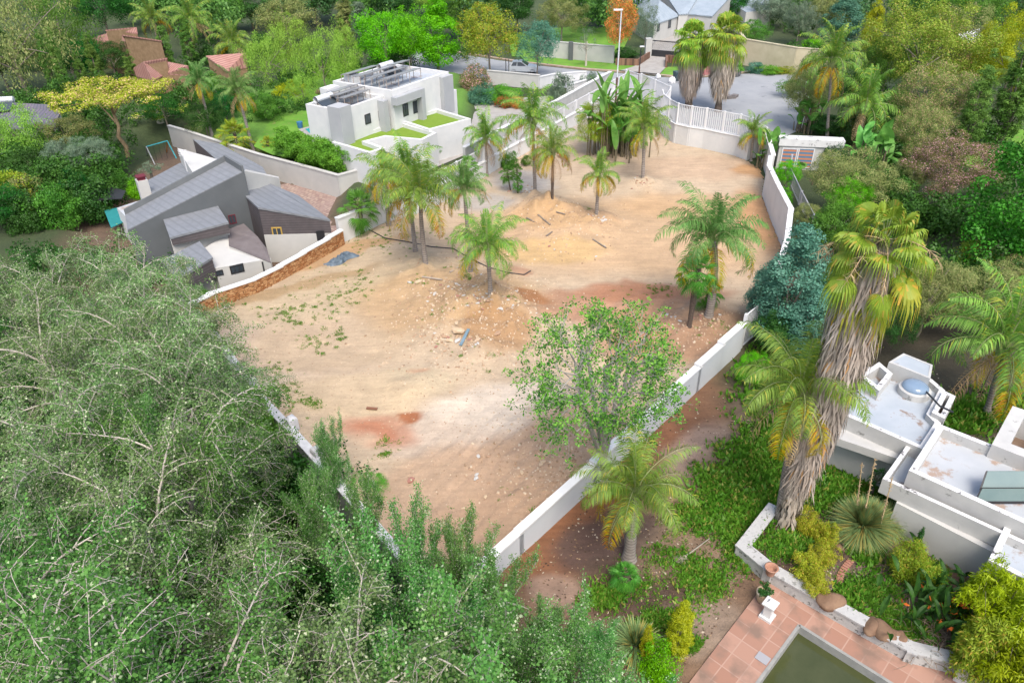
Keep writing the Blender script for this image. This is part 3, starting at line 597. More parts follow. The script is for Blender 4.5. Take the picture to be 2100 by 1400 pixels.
CONC = surf('concrete', H('b0aca6', .62), H('c6c2bc', .66), 1.2, rough=0.9, bump=0.2, spk=H('8f8c86', .6), spk_sc=1.2, spk_th=0.6)
GRASSM = surf('lawn_grass', H('5f9a24', .62), H('82b83c', .66), 0.5, rough=0.95, bump=1.0, spk=H('8f9a50', .6), spk_sc=2.2, spk_th=0.55)
TURF = surf('artificial_turf', H('7a9c28', .66), H('88a832', .66), 3.0, rough=0.95, bump=0.4)
flat('road', PP([(860, 100), (1080, 133), (1200, 146), (1268, 151), (1401, 163), (1464, 159), (1540, 151), (1625, 152), (1675, 180), (1665, 240), (1640, 268), (1600, 285), (1552, 296), (1390, 266), (1371, 228), (1283, 190), (1200, 186), (1080, 172), (900, 150), (820, 130)]), 0.05, ASPH)
mb = MB(); kp = PP([(860, 97), (1080, 130), (1200, 143), (1268, 148), (1401, 160), (1464, 156), (1540, 148), (1625, 149)])
for a, b in zip(kp, kp[1:]): mb.obox(a, b, 0.45, 0, 0.16)
tag(mb.build('kerb', surf('kerb_stone', H('b89a86', .62), H('cbb8a8', .66), 2)), kind='structure')
flat('driveway', PP([(1268, 148.5), (1300, 139), (1333, 117), (1340, 88), (1380, 67), (1402, 55), (1425, 100), (1392, 122), (1366, 126), (1366, 140), (1350, 157)]), 0.16, CONC)
flat('red_driveway', PP([(1433, 159), (1450, 140), (1463, 130), (1490, 100), (1540, 100), (1500, 148), (1464, 155)]), 0.17, surf('red_paving', H('a86460', .62), H('b87a72', .66), 1))
flat('grass_verge', PP([(1060, 112), (1120, 119), (1258, 132), (1305, 136), (1300, 140), (1268, 148), (1200, 143), (1080, 130)]), 0.14, GRASSM)
flat('grass_verge', PP([(1352, 157), (1366, 140), (1400, 139), (1448, 143), (1433, 159), (1401, 160)]), 0.14, GRASSM)
flat('lawn', PP([(1050, 118), (1110, 116), (1265, 128), (1300, 60), (1180, 55), (1040, 70)]), 0.1, GRASSM)
flat('lawn', PP([(1950, 330), (2060, 260), (2110, 270), (2110, 330), (2000, 350)]), 0.1, GRASSM)
flat('lawn', PP([(520, 300), (560, 240), (620, 228), (700, 225), (700, 330), (600, 325), (560, 318)], 0.84), 0.84, GRASSM)
flat('paved_yard', PP([(968, 250), (965, 215), (1010, 205), (1180, 195), (1190, 215), (1037, 280), (1000, 300), (880, 350), (880, 320)]), 0.06, CONC)
PAV = tilemat('brick_paving', H('a98a80', .62), H('cdb6a6', .62), H('8a746c', .6), 0.45, 0.22, R(40), 0.02, grime=H('b49a90', .62))
flat('courtyard_paving', PP([(560, 382), (600, 374), (702, 404), (712, 470), (690, 500), (600, 470), (575, 400)], -0.95), -0.95, PAV)
PATM = tilemat('terracotta_tiles', H('b98b76', .62), H('c89e8a', .64), H('cba694', .64), 0.62, 0.62, -math.atan2(pu.y, pu.x), 0.02, 0.0, grime=H('a08474', .58))
# patio round the pool, in pool coordinates
def UV(u, v, z=0.0): q = PC + pu * u + pv * v; return Vector((q.x, q.y, z))
pa = P(1574, 1191) - PC; ua, va = pa.dot(pu), pa.dot(pv); pb = P(1485, 1325) - PC; ub, vb = pb.dot(pu), pb.dot(pv)
mb = MB()
UL, VL = 9.0, 5.0
for quad in ([(ua, va), (0, va - .1), (0, 9), (ub - (vb - va) * 0.0, 9)], [(0, va - .1), (UL + 3, va - 1.5), (UL + 3, 0), (0, 0)], [(UL, 0), (UL + 3, 0), (UL + 3, 9), (UL, 9)], [(0, VL), (UL, VL), (UL, 9), (0, 9)]):
    mb.prism([UV(a, b, 0.10) for a, b in quad], [UV(a, b, -0.3) for a, b in quad])
tag(mb.build('patio', PATM), kind='structure')
WATER = surf('green_water', (0.042, 0.052, 0.016), (0.062, 0.07, 0.027), 1.2, rough=0.06, spk=(0.15, 0.16, 0.08), spk_sc=3.0, spk_th=0.70)
mb = MB(); mb.add([UV(0.02, 0.02, -0.22), UV(UL, 0.02, -0.22), UV(UL, VL, -0.22), UV(0.02, VL, -0.22)], [(0, 1, 2, 3)]); tag(mb.build('pool_water', WATER), kind='structure')
mb = MB()
for a, b in (((0, 0), (UL, 0)), ((UL, 0), (UL, VL)), ((UL, VL), (0, VL)), ((0, VL), (0, 0))): mb.obox(UV(*a), UV(*b), 0.10, -1.5, 0.115)
t = mb.build('pool_rim', surf('pool_rim_concrete', (0.22, 0.22, 0.21), (0.30, 0.30, 0.28), 3)); tag(t, 'weathered grey rim around the murky green swimming pool', 'pool rim')
BEDM = surf('turq_water', H('2fb8c4', .6), H('48ccd4', .6), 2, rough=0.05)
q = PP([(626, 265), (655, 258), (668, 272), (645, 282)], .88); flat('pool_water', q, 0.90, BEDM)
flat('pool_paving', PP([(612, 266), (655, 253), (690, 270), (648, 289)], .84), 0.86, CONC)
# ============================================================ WALLS AND FENCES
def wallobj(name, pts, t, z0, hs, mat, label, cat='wall', cope=None, copeh=0.08, over=0.05, group=None, steps=False):
    """wall along pts; hs = top height per point (or per segment when steps)"""
    r = empty(name, (pts[0].x, pts[0].y, 0), label, cat, group); o = Vector((pts[0].x, pts[0].y))
    mb = MB(); cp = MB()
    for i, (a, b) in enumerate(zip(pts, pts[1:])):
        a2 = Vector((a.x, a.y)) - o; b2 = Vector((b.x, b.y)) - o; d = (b2 - a2).normalized() * t * 0.5
        h1, h2 = (hs[i], hs[i]) if steps else (hs[i], hs[i + 1])
        mb.obox(a2 - d * 0.98, b2 + d * 0.98, t, z0, h1, 0, h2)
        if cope:
            c = MB(); dd = d * (1 + over); p, q = a2 - dd, b2 + dd; n = Vector((-d.y, d.x)).normalized() * (t / 2 + over); e = 0.002 * i
            cp.prism([(*(p - n), h1 + copeh + e), (*(q - n), h2 + copeh + e), (*(q + n), h2 + copeh + e), (*(p + n), h1 + copeh + e)],
                     [(*(p - n), h1 - 0.004), (*(q - n), h2 - 0.004), (*(q + n), h2 - 0.004), (*(p + n), h1 - 0.004)])
    mb.build('wall_face', mat, r)
    if cope: cp.build('coping', cope, r)
    return r
def palisade(name, pts, zb, h, label, sp=0.16, bw=0.055, mat=WMET, postmat=None, cat='fence', group=None, postw=0.16, posts=3.2):
    r = empty(name, (pts[0].x, pts[0].y, 0), label, cat, group); o = pts[0]; bars = MB(); rails0 = MB(); rails1 = MB()
    zb = zb if isinstance(zb, (list, tuple)) else [zb] * len(pts); acc = 0.0
    for i, (a, b) in enumerate(zip(pts, pts[1:])):
        a = Vector((a.x - o.x, a.y - o.y, zb[i])); b = Vector((b.x - o.x, b.y - o.y, zb[i + 1])); L = (b - a).length; n = max(1, int(L / sp)); rz = math.atan2(b.y - a.y, b.x - a.x)
        for k in range(n):
            q = a.lerp(b, (k + .5) / n); bars.box((q.x, q.y, q.z + .04), bw, 0.03, h - .06, rz)
        for zz, rails in ((0.06, rails0), (h - 0.02, rails1)): rails.prism([(*(p.xy + m * Vector((-math.sin(rz), math.cos(rz))) * .032), p.z + zz + .03) for p, m in ((a, -1), (b, -1), (b, 1), (a, 1))], [(*(p.xy + m * Vector((-math.sin(rz), math.cos(rz))) * .032), p.z + zz - .03) for p, m in ((a, -1), (b, -1), (b, 1), (a, 1))])
        m = max(1, round(L / posts))
        for k in range(0 if i == 0 else 1, m + 1):
            q = a.lerp(b, k / m); pm = MB(); pm.box((q.x, q.y, q.z), postw, postw, h + .05, rz); pm.build('post', postmat or mat, r)
    bars.build('bars', mat, r); rails0.build('rail', mat, r); rails1.build('rail', mat, r); return r
# long white wall between lot and garden (stepped)
wp = PP([(900, 1300), (985, 1208), (1065, 1134), (1150, 1047), (1215, 987), (1345, 867), (1405, 810), (1460, 766), (1506, 727)])
A_, B_ = P(1065, 1134), P(1506, 727)
def onl(px, py):
    q = P(px, py); d = (B_ - A_); s = (q - A_).dot(d) / d.dot(d); return A_ + d * s
wl = [onl(*p) for p in [(880, 1330), (1065, 1134), (1215, 995), (1345, 867), (1420, 800), (1470, 760), (1512, 722)]]
wallobj('boundary_wall', wl, 0.24, -0.5, [1.15, 1.2, 1.3, 1.42, 1.55, 1.68], surf('blue_white_plaster', (0.50, 0.53, 0.56), (0.56, 0.58, 0.60), .5, bump=.05), 'long stepped white wall running diagonally between bare lot and right garden', 'wall', cope=surf('clean_white_coping', (0.66, 0.67, 0.68), (0.72, 0.72, 0.72), 2), steps=True)
p = onl(1516, 716); e_ = P(1560, 655)
palisade('garden_fence', [Vector((p.x, p.y, 0)), Vector((p.x + 1.4, p.y + 1.5, 0))], 0.1, 2.0, 'short white railing at the upper end of the stepped white wall', posts=2)
# upper right wall
w2 = PP([(1571, 372), (1566, 401), (1584, 452), (1606, 505), (1600, 560), (1575, 640)])
wallobj('boundary_wall', w2, 0.24, -0.3, [2.0, 2.3, 2.5, 2.6, 2.2, 1.9], WHT, 'bright white wall on the right edge of the lot beside the green shrubs', 'wall', cope=COPE)
w2b = [Vector((p.x + 1.9, p.y + .6, 0)) for p in PP([(1571, 372), (1566, 401), (1584, 452), (1606, 505)])]
palisade('garden_fence', w2b, 0.9, 1.0, 'grey railing along the walkway behind the right white wall', mat=surf('dull_metal', (0.3, 0.3, 0.32), (0.36, 0.36, 0.38), 2), sp=.3)
# curved street wall with palisade
cv = PP([(1352, 262), (1354, 271), (1366, 283), (1383, 293), (1410, 299.5), (1440, 304), (1475, 312), (1507, 319), (1530, 327)])
wallobj('street_wall', cv, 0.25, -0.2, [1.7] * 9, WHT, 'curved white street wall carrying the white palisade near the road', 'wall', cope=surf('clean_white_coping', (0.8,) * 3), copeh=.05)
palisade('palisade_fence', cv, 1.76, 1.75, 'white palisade railing on top of the curved street wall', sp=0.17, bw=0.07)
e1 = P(1530, 327); e2 = P(1571, 372)
wallobj('side_wall', [e1, Vector((e1.x + 1.5, e1.y + .9, 0)), Vector((e2.x + .3, e2.y + .3, 0))], 0.25, -0.2, [3.4, 2.4, 2.0], WHT, 'sloping white wall stub behind the small corner palm', 'wall', cope=COPE)
# wall from gate corner
g1, g2, g3 = P(1281, 196), P(1311, 207), P(1369, 236)
wallobj('entrance_wall', [g3, P(1352, 262)], 0.25, -0.2, [1.5, 1.7], WHT, 'low white wall joining the street gate to the curved wall', 'wall', cope=WHT)
palisade('palisade_fence', [g3, P(1352, 262)], 1.55, 1.0, 'white railing above the low wall next to the street gate', sp=.18)
palisade('sliding_gate', [g2, g3], 0.1, 2.7, 'wide white palisade driveway gate facing the street', cat='gate', sp=0.2, bw=.07)
palisade('pedestrian_gate', [g1, g2], 0.1, 2.6, 'narrow white palisade gate left of the driveway gate', cat='gate', sp=0.2, bw=.07)
l4 = PP([(700, 497), (785, 458), (880, 428), (994, 361), (1057, 324), (1130, 285), (1180, 256), (1231, 226), (1281, 196)])
wallobj('boundary_wall', l4, 0.25, -1.2, [1.75, 1.6, 1.3, 1.2, 1.2, 1.2, 1.2, 1.2, 1.2], WHT, 'long white wall under railings behind the row of palms', 'wall', cope=WHT)
palisade('palisade_fence', l4[1:], [1.6, 1.3, 1.25, 1.25, 1.25, 1.25, 1.25, 1.25], 1.1, 'white railings on the long wall behind the palms', sp=.2, bw=.06)
l4b = [Vector((p.x - 1.6, p.y + 1.2, 0)) for p in l4[3:]]
wallobj('neighbour_wall', l4b, 0.25, -0.5, [2.0, 2.0, 2.1, 2.1, 2.2, 2.2], WHG, 'second pale wall running behind the palm row railings', 'wall', cope=WHT)
# stone faced wall on the left
l5 = PP([(400, 648), (437, 630), (525, 600), (579, 573), (627, 546), (676, 518), (702, 502)])
STONE = tilemat('orange_stone', H('b07040', .62), H('d9a46c', .62), H('7a5434', .6), 0.32, 0.14, 0, 0.03, grime=H('c48a58', .6))
def stonemat():
    m, N, L = newmat('rough_orange_stone'); tc = N.new('ShaderNodeTexCoord'); mp = N.new('ShaderNodeMapping'); mp.inputs['Scale'].default_value = (1, 1, 2.2); L.new(tc.outputs['Object'], mp.inputs[0])
    v = N.new('ShaderNodeTexVoronoi'); v.inputs['Scale'].default_value = 4.0; L.new(mp.outputs[0], v.inputs[0])
    cr = N.new('ShaderNodeValToRGB'); sp = N.new('ShaderNodeSeparateColor'); L.new(v.outputs['Color'], sp.inputs[0]); L.new(sp.outputs[0], cr.inputs[0])
    cr.color_ramp.elements[0].color = (*H('b06c38', .65), 1); cr.color_ramp.elements[1].color = (*H('e2b27e', .7), 1)
    v2 = N.new('ShaderNodeTexVoronoi'); v2.feature = 'DISTANCE_TO_EDGE'; v2.inputs['Scale'].default_value = 4.0; L.new(mp.outputs[0], v2.inputs[0])
    c = mixc(N, L, ramp(N, L, v2.outputs[0], 0.0, 0.08), H('6a4428', .6), cr.outputs[0])
    b = N.new('ShaderNodeBsdfPrincipled'); L.new(c, b.inputs['Base Color']); b.inputs['Roughness'].default_value = .9
    bp = N.new('ShaderNodeBump'); bp.inputs['Strength'].default_value = 1; bp.inputs['Distance'].default_value = .05; L.new(v2.outputs[0], bp.inputs['Height']); L.new(bp.outputs[0], b.inputs['Normal'])
    o = N.new('ShaderNodeOutputMaterial'); L.new(b.outputs[0], o.inputs[0]); return m
wallobj('stone_wall', l5, 0.26, -1.3, [0.8, .85, .85, .9, .95, 1.0], stonemat(), 'orange stone retaining wall with white stepped coping below the slate house', 'wall', cope=surf('clean_white_coping', (0.8,) * 3), steps=True)
# grey retaining wall towards the poplars
GW = PP([(400, 648), (455, 715), (525, 815), (600, 895), (655, 957), (760, 1080), (898, 1238)])
r6 = wallobj('retaining_wall', GW, 0.3, -3.2, [0.35] * 7, surf('grey_precast', (0.20, 0.215, 0.22), (0.34, 0.35, 0.35), .5, stretch=(1, 1, .25), bump=.2), 'tall grey retaining wall beside the poplars at the lot left edge', 'wall', cope=surf('grey_coping', (0.45, 0.46, 0.48), (0.6, 0.6, 0.62), 3))
for i, (a, b) in enumerate([((520, 800), 0), ((601, 882), 0), ((655, 945), 0), ((443, 705), 0)]):
    q = P(*a); mb = MB(); mb.box((q.x - GW[0].x, q.y - GW[0].y, -3.2), .45, .45, 3.85, .8); mb.lathe((q.x - GW[0].x, q.y - GW[0].y, .65), [(.3, 0), (.3, .06), (.1, .16)], 4); mb.build('pillar', surf('grey_coping', (.5,) * 3), r6)
# compound walls between slate house and white house
l7 = PP([(358, 300), (400, 312), (470, 337), (540, 361), (597, 377), (650, 392), (700, 407), (752, 392)], -1.0)
wallobj('courtyard_wall', l7, 0.22, -1.3, [0.95, .9, .9, .9, .9, .9, .9, .9], CREAM, 'long cream wall between the slate roofed house and the lawn', 'wall', cope=CREAM)
wallobj('courtyard_wall', PP([(752, 392), (800, 425), (790, 452)], -1.0)[:2], 0.22, -1.3, [.9, .9], CREAM, 'short cream wall end near the small fan palm', 'wall', cope=CREAM)
wallobj('street_wall', PP([(1108, 118), (1170, 124), (1256, 132)]), .25, 0, [2.1, 2.1, 2.1], CREAM, 'pale plaster wall behind the grass verge across the street', 'wall', cope=CREAM)
q = P(1170, 125.5); mb = MB(); mb.box((0, 0, 0), .55, .5, 2.35); t = mb.build('wall_pillar', DARKP); t.location = q; tag(t, 'dark grey pillar in the pale wall across the street', 'pillar')
wallobj('garden_wall', PP([(1500, 100), (1520, 133), (1625, 149), (1690, 150)]), .25, 0, [3.0, 3.0, 2.8, 2.6], surf('yellow_cream_plaster', H('cfc4a4', .66), H('dcd2b4', .7), 1), 'yellowish cream wall curving behind the cul-de-sac', 'wall', cope=surf('yellow_cream_plaster', (.5,) * 3))
wallobj('neighbour_wall', PP([(1002, 173), (1055, 178), (1105, 183)]), .25, 0, [1.5, 1.5, 1.5], CREAM, 'pale wall with the parked car behind it', 'wall', cope=CREAM)
wallobj('neighbour_wall', PP([(1105, 183), (1140, 172), (1200, 162)]), .25, 0, [1.3, 1.1, .8], WHT, 'low white wall beside the street right of the parked car', 'wall', cope=WHT)
wallobj('neighbour_wall', PP([(1165, 205), (1235, 182)]), .25, 0, [1.5, 1.5], WHT, 'white wall leading towards the narrow palisade gate', 'wall', cope=WHT)
BRW = tilemat('brown_brick', H('8a6450', .62), H('a8826a', .62), H('6a5244', .6), .4, .15, 0, .02)
wallobj('brick_planter', PP([(1264, 136), (1308, 137), (1330, 122)]), .25, 0, [.95, .9, .9], BRW, 'brown brick planter wall left of the black driveway gate', 'planter')
wallobj('brick_planter', PP([(1366, 141), (1366, 128), (1412, 132)]), .25, 0, [.9, .9, .9], BRW, 'brown brick planter wall right of the black driveway gate', 'planter')
bb = empty('driveway_gate', P(1333, 117.5), 'black steel gate across the concrete driveway', 'gate'); g_ = P(1391, 122.5) - P(1333, 117.5)
mb = MB(); mb.obox((0, 0), (g_.x, g_.y), .06, .15, .95); mb.build('solid_panel', BLACK, bb)
mb = MB(); mb.obox((0, 0), (g_.x, g_.y), .08, 2.0, 2.12); mb.box((0, 0, 0), .12, .12, 2.35); mb.box((g_.x, g_.y, 0), .12, .12, 2.2); mb.build('frame', BLACK, bb)
mb = MB(); n_ = int(g_.length / .12)
for k in range(n_): q = g_ * ((k + .5) / n_); mb.box((q.x, q.y, .95), .02, .02, 1.05)
mb.build('bars', BLACK, bb)
mb = MB(); mb.box((0, 0, 0), .8, .8, 2.3); t = mb.build('gate_pillar', CREAM); t.location = P(1328, 117); tag(t, 'cream pillar left of the black driveway gate', 'pillar')
mb = MB(); mb.box((0, 0, 0), .7, .7, 1.9); t = mb.build('gate_pillar', CREAM); t.location = P(1396, 124); tag(t, 'cream pillar right of the black driveway gate', 'pillar')
# planter wall round the raised bed
l8 = PP([(1578, 1064), (1519, 1141), (1574, 1188), (1660, 1238), (1740, 1284), (1860, 1352)]) + [P(1965, 1378), P(2110, 1440)]
wallobj('planter_wall', l8, 0.36, -0.2, [.55, .55, .58, .58, .58, .58, .58, .58], LICH, 'lichen-stained low white wall around the raised garden bed', 'wall', cope=surf('lichen_stone_top', (0.36, 0.36, 0.36), (0.46, 0.46, 0.45), 5, spk=(0.22, 0.22, 0.21), spk_sc=5, spk_th=.55), copeh=.06)
mb = MB(); mb.box((0, 0, .0), 1.3, 1.1, .8, math.atan2(pu.y, pu.x)); t = mb.build('stone_block', COPE); t.location = P(2010, 1400); tag(t, 'white lichen-spotted block at the bottom edge beside the planter wall', 'block')
# ============================================================ BUILDINGS
def sblock(name, pts, zb, wall, roof, parent, thick_eave=0.0):
    """solid with a sloping top: pts are (px, py, z) seen in the photo"""
    W = [P(*p) for p in pts]; o = parent.location; mb = MB()
    area = sum(W[i].x * W[(i + 1) % len(W)].y - W[(i + 1) % len(W)].x * W[i].y for i in range(len(W)))
    if area < 0: W = W[::-1]
    e = 0.08 if thick_eave else 0.0
    mb.prism([(w_.x - o.x, w_.y - o.y, w_.z - o.z - e) for w_ in W], [(w_.x - o.x, w_.y - o.y, zb - o.z) for w_ in W], 0)
    b = mb.build(name, wall, parent)
    c = sum(W, Vector()) / len(W); mb = MB(); ov = thick_eave
    WW = [w_ + (Vector((w_.x - c.x, w_.y - c.y, 0)).normalized() * ov) for w_ in W]
    mb.prism([(w_.x - o.x, w_.y - o.y, w_.z - o.z + .06) for w_ in WW], [(w_.x - o.x, w_.y - o.y, w_.z - o.z - e + .003) for w_ in WW], 0)
    mb.build('roof', roof, parent); return W
def parapet(name, poly, zt, zb, depth, t, wall, floor, parent, cope=None, closed=True):
    """flat-roofed block: floor sunk by depth inside a parapet ring of thickness t"""
    o = parent.location; n = len(poly); pts = [Vector((p.x, p.y)) for p in poly]
    if sum(pts[i].x * pts[(i + 1) % n].y - pts[(i + 1) % n].x * pts[i].y for i in range(n)) < 0: pts = pts[::-1]
    inn = []
    for i in range(n):
        a, b, c = pts[i - 1], pts[i], pts[(i + 1) % n]; d1 = (b - a).normalized(); d2 = (c - b).normalized(); n1 = Vector((-d1.y, d1.x)); n2 = Vector((-d2.y, d2.x))
        m = (n1 + n2); m = m / max(0.3, m.dot(n1)); inn.append(b + m * t)
    L = lambda q, z: (q.x - o.x, q.y - o.y, z - o.z)
    mb = MB(); V = [L(q, zt) for q in pts] + [L(q, zb) for q in pts] + [L(q, zt) for q in inn] + [L(q, zt - depth) for q in inn]
    F = []; 
    for i in range(n):
        j = (i + 1) % n; F += [(i, n + i, n + j, j), (2 * n + i, 2 * n + j, 3 * n + j, 3 * n + i)]
    mb.add(V, F, 0)
    for i in range(n): j = (i + 1) % n; mb.add([V[i], V[j], V[2 * n + j], V[2 * n + i]], [(0, 1, 2, 3)], 1)
    w_ = link(name, mb.mesh(name, wall, cope or wall), None, parent)
    mb = MB(); mb.add([L(q, zt - depth) for q in inn], [tuple(range(n))]); link('roof', mb.mesh('roof', floor), None, parent)
    return pts
def window(parent, pa, pb, ptl, pbr, frame=BLACK, pane=GLASS, name='window', proud=0.04, mull=1):
    """window on the vertical plane through world points pa, pb; corners given as photo pixels"""
    o = parent.location; d = Vector((pb.x - pa.x, pb.y - pa.y, 0)).normalized(); n = Vector((-d.y, d.x, 0))
    if n.dot(Vector((pa.x, pa.y, 0))) > 0: n = -n
    def hit(px, py):
        r = ray(px, py); t = (Vector((pa.x, pa.y, 0))).dot(n) / Vector((r.x, r.y, 0)).dot(n); q = Vector((0, 0, CH)) + r * t; return (q - pa).dot(d), q.z
    s0, z1 = hit(*ptl); s1, z0 = hit(*pbr)
    if s0 > s1: s0, s1 = s1, s0
    if z0 > z1: z0, z1 = z1, z0
    w = s1 - s0; h = z1 - z0; A = lambda s, z, k: Vector((pa.x, pa.y, 0)) + d * s + n * k + Vector((0, 0, z)) - o
    def bar(mb, a0, a1, b0, b1, k0, k1):
        mb.prism([A(a0, b1, k0), A(a1, b1, k0), A(a1, b1, k1), A(a0, b1, k1)], [A(a0, b0, k0), A(a1, b0, k0), A(a1, b0, k1), A(a0, b0, k1)])
    f = MB(); fw = min(.08, w * .12)
    bar(f, s0, s0 + fw, z0, z1, -.02, proud); bar(f, s1 - fw, s1, z0, z1, -.02, proud); bar(f, s0 + fw, s1 - fw, z1 - fw, z1, -.02, proud - .003); bar(f, s0 + fw, s1 - fw, z0, z0 + fw, -.02, proud - .003)
    for k in range(mull): q = s0 + w * (k + 1) / (mull + 1); bar(f, q - fw * .35, q + fw * .35, z0 + fw, z1 - fw, -.02, proud - .006)
    fo = f.build(name, frame, parent)
    g = MB(); bar(g, s0 + fw, s1 - fw, z0 + fw, z1 - fw, -.01, proud - .02); po = g.build('pane', pane, fo); return fo
SOLARP = surf('solar_panel', H('9a9a9c', .6), H('b0b0b0', .6), 1.5, rough=.3)
# ---- white modern house
wh = empty('white_house', P(760, 290), 'modern white flat-roofed house with rows of solar panels and green terraces', 'house')
ZR, ZT = 5.2, 2.75
A1, A2 = P(649, 209, ZR), P(697, 227, ZR); uF = (P(920, 150, ZR) - P(697, 227, ZR)); uF.z = 0; LF = uF.length; uF.normalize(); uS = Vector((uF.y, -uF.x, 0)); 
if (A2 - A1).dot(uS) < 0: uS = -uS
def WF(px, py, z): q = P(px, py, z) - A2; return q.dot(uF), q.dot(uS)
def WP(a, b, z=0.0): q = A2 + uF * a + uS * b; return Vector((q.x, q.y, z))
dep = -abs((A1 - A2).dot(uS)) - 0.5
a_mid = WF(816, 201, ZR)[0]; a_end = LF; aR, bR = WF(927, 162, ZR); 
DL = abs(dep) - .2; DR = (P(882, 122, ZR) - P(950, 139, ZR)).length + .6; print('DL', DL, 'DR', DR, 'amid', a_mid, a_end)
parapet('left_block', [WP(0, 0), WP(a_mid, 0), WP(a_mid, -DL), WP(0, -DL)], ZR, 0, .35, .28, WHT, ROOFW, wh)
parapet('right_block', [WP(a_mid - .02, 1.0), WP(a_mid + 7.8, 1.0), WP(a_mid + 7.8, -DR), WP(a_mid - .02, -DR)], ZR + .5, 0, .35, .28, WHT, ROOFW, wh)
parapet('rear_block', [WP(a_mid + 7.82, 0.3), WP(a_mid + 9.8, 0.3), WP(a_mid + 9.8, -DR + 1), WP(a_mid + 7.82, -DR + 1)], 3.6, 0, .3, .25, WHT, ROOFW, wh)
mb = MB()
for (a, b, c, d, z) in ((-.3, .35, 1.0, -1.8, ZR + .25),):
    q = [WP(-.35, .3), WP(.95, .3), WP(.95, -1.0), WP(-.35, -1.0)]; mb.prism([(v.x - wh.location.x, v.y - wh.location.y, ZR + .3) for v in q], [(v.x - wh.location.x, v.y - wh.location.y, 0) for v in q])
mb.build('chimney_stack', GREYP, wh)
mb = MB()
def lp(v, z): return (v.x - wh.location.x, v.y - wh.location.y, z)
def wbox(mb, a0, a1, b0, b1, z0, z1): q = [WP(a0, b0), WP(a1, b0), WP(a1, b1), WP(a0, b1)]; mb.prism([lp(v, z1) for v in q], [lp(v, z0) for v in q])
wbox(mb, a_mid - .9, a_mid - .3, 0.02, .7, 0, ZR - .2); wbox(mb, a_mid - .28, a_mid + 3.0, 1.02, 1.6, ZR - .6, ZR + .05); wbox(mb, a_mid + 3.02, a_mid + 3.5, 1.02, 1.6, 0, ZR + .05); mb.build('grey_portal', GREYP, wh)
mb = MB(); wbox(mb, a_mid + 6.4, a_mid + 7.83, .99, 1.45, 2.2, ZR + .3); mb.build('grey_pillar', GREYP, wh)
mb = MB(); wbox(mb, a_mid + 1.0, a_mid + 2.0, -DR + .4, -DR + 1.3, ZR, ZR + .9); mb.build('roof_box', WHT, wh); mb = MB(); wbox(mb, a_mid * .5, a_mid * .5 + 1.4, -DL - .9, -DL - .02, 0, ZR + .6); mb.build('roof_box', WHT, wh)
for tl, br in (((747, 236), (761, 252)), ((775, 228), (787, 244))): window(wh, WP(0, 0), WP(5, 0), tl, br)
for tl, br in (((825, 215), (838, 236)), ((846, 209), (858, 230))): window(wh, WP(a_mid, 1.0), WP(a_mid + 5, 1.0), tl, br)
window(wh, WP(a_mid, 1.0), WP(a_mid + 5, 1.0), (912, 179), (928, 212), mull=2)
parapet('garage_terrace', [P(680, 291, ZT), P(757.5, 313.5, ZT), P(790, 303, ZT), P(752, 289.5, ZT), P(790, 280, ZT), P(866, 287, ZT), P(896, 272, ZT), P(815, 248, ZT), P(708, 283, ZT)], ZT, 0, .3, .28, WHT, TURF, wh)
parapet('upper_terrace', [P(815, 248.5, ZT), P(880, 270, ZT), P(966, 247, ZT), P(896, 226, ZT)], ZT + .15, 0.0, .3, .28, WHT, TURF, wh)
wins = MB()
mb = MB(); mb.box((0, 0, 0), .12, .12, .1)
def spanel(a, b, L, z=None, n=1):
    z = ZR if z is None else z; r = empty('solar_array', WP(a, b, z), '', 'solar panel', 'solar arrays tilted on the white house roof'); q0 = WP(a, b)
    mb = MB()
    def pt(s, t, zz): v = WP(a + s, b + t); return (v.x - q0.x, v.y - q0.y, zz)
    mb.prism([pt(0, 0, .66), pt(L, 0, .66), pt(L, -.95, .50), pt(0, -.95, .50)], [pt(0, 0, .60), pt(L, 0, .60), pt(L, -.95, .44), pt(0, -.95, .44)]); mb.build('panel', SOLARP, r)
    k = max(1, int(L / 1.4))
    for i in range(k + 1):
        for yy, hh in ((-.9, .74), (-.08, .90)):
            mb = MB(); v = pt(L * i / k, yy, 0); mb.box((v[0], v[1], -.3), .05, .05, hh); mb.build('support_leg', surf('rusty_frame', (.25, .2, .17), (.35, .3, .26), 5), r)
    return r
for i, (a, b, L, zz, lb) in enumerate([(1.2, -.5, a_mid - 2.2, None, 'front left'), (1.6, -DL * .42, a_mid - 2.0, None, 'second left'), (2.2, -DL * .68, a_mid - 2.4, None, 'rear left'), (a_mid + .8, -.2, 4.6, ZR + .5, 'front right'), (a_mid + 0.5, -DR * .28, 4.6, ZR + .5, 'second right'), (a_mid + .5, -DR * .5, 4.6, ZR + .5, 'third right'), (a_mid + .5, -DR * .74, 4.0, ZR + .5, 'rear right'), (a_mid + 5.3, -DR * .55, 2.2, ZR + .5, 'far right corner')]):
    s_ = spanel(a, b, L, zz); s_['label'] = 'tilted solar array in the %s row of the white house roof' % lb if 'corner' not in lb else 'short tilted solar array at the far right corner of the white roof'
def geyser(loc, rz, label):
    r = empty('solar_geyser', loc, label, 'water heater', None, rz); mb = MB(); mb.tube([(-.9, 0, .75), (.9, 0, .75)], .26, 12); mb.v and None
    mb.build('tank', surf('galvanised', (.5, .53, .56), (.62, .65, .68), 3, rough=.35), r)
    mb = MB(); mb.prism([(-.9, -1.3, .12), (.9, -1.3, .12), (.9, -.1, .7), (-.9, -.1, .7)], [(-.9, -1.3, .06), (.9, -1.3, .06), (.9, -.1, .64), (-.9, -.1, .64)]); mb.build('collector', GLASS, r)
    mb = MB()
    for x in (-.7, .7): mb.box((x, 0, 0), .05, .05, .6)
    mb.build('stand', BLACK, r); return r
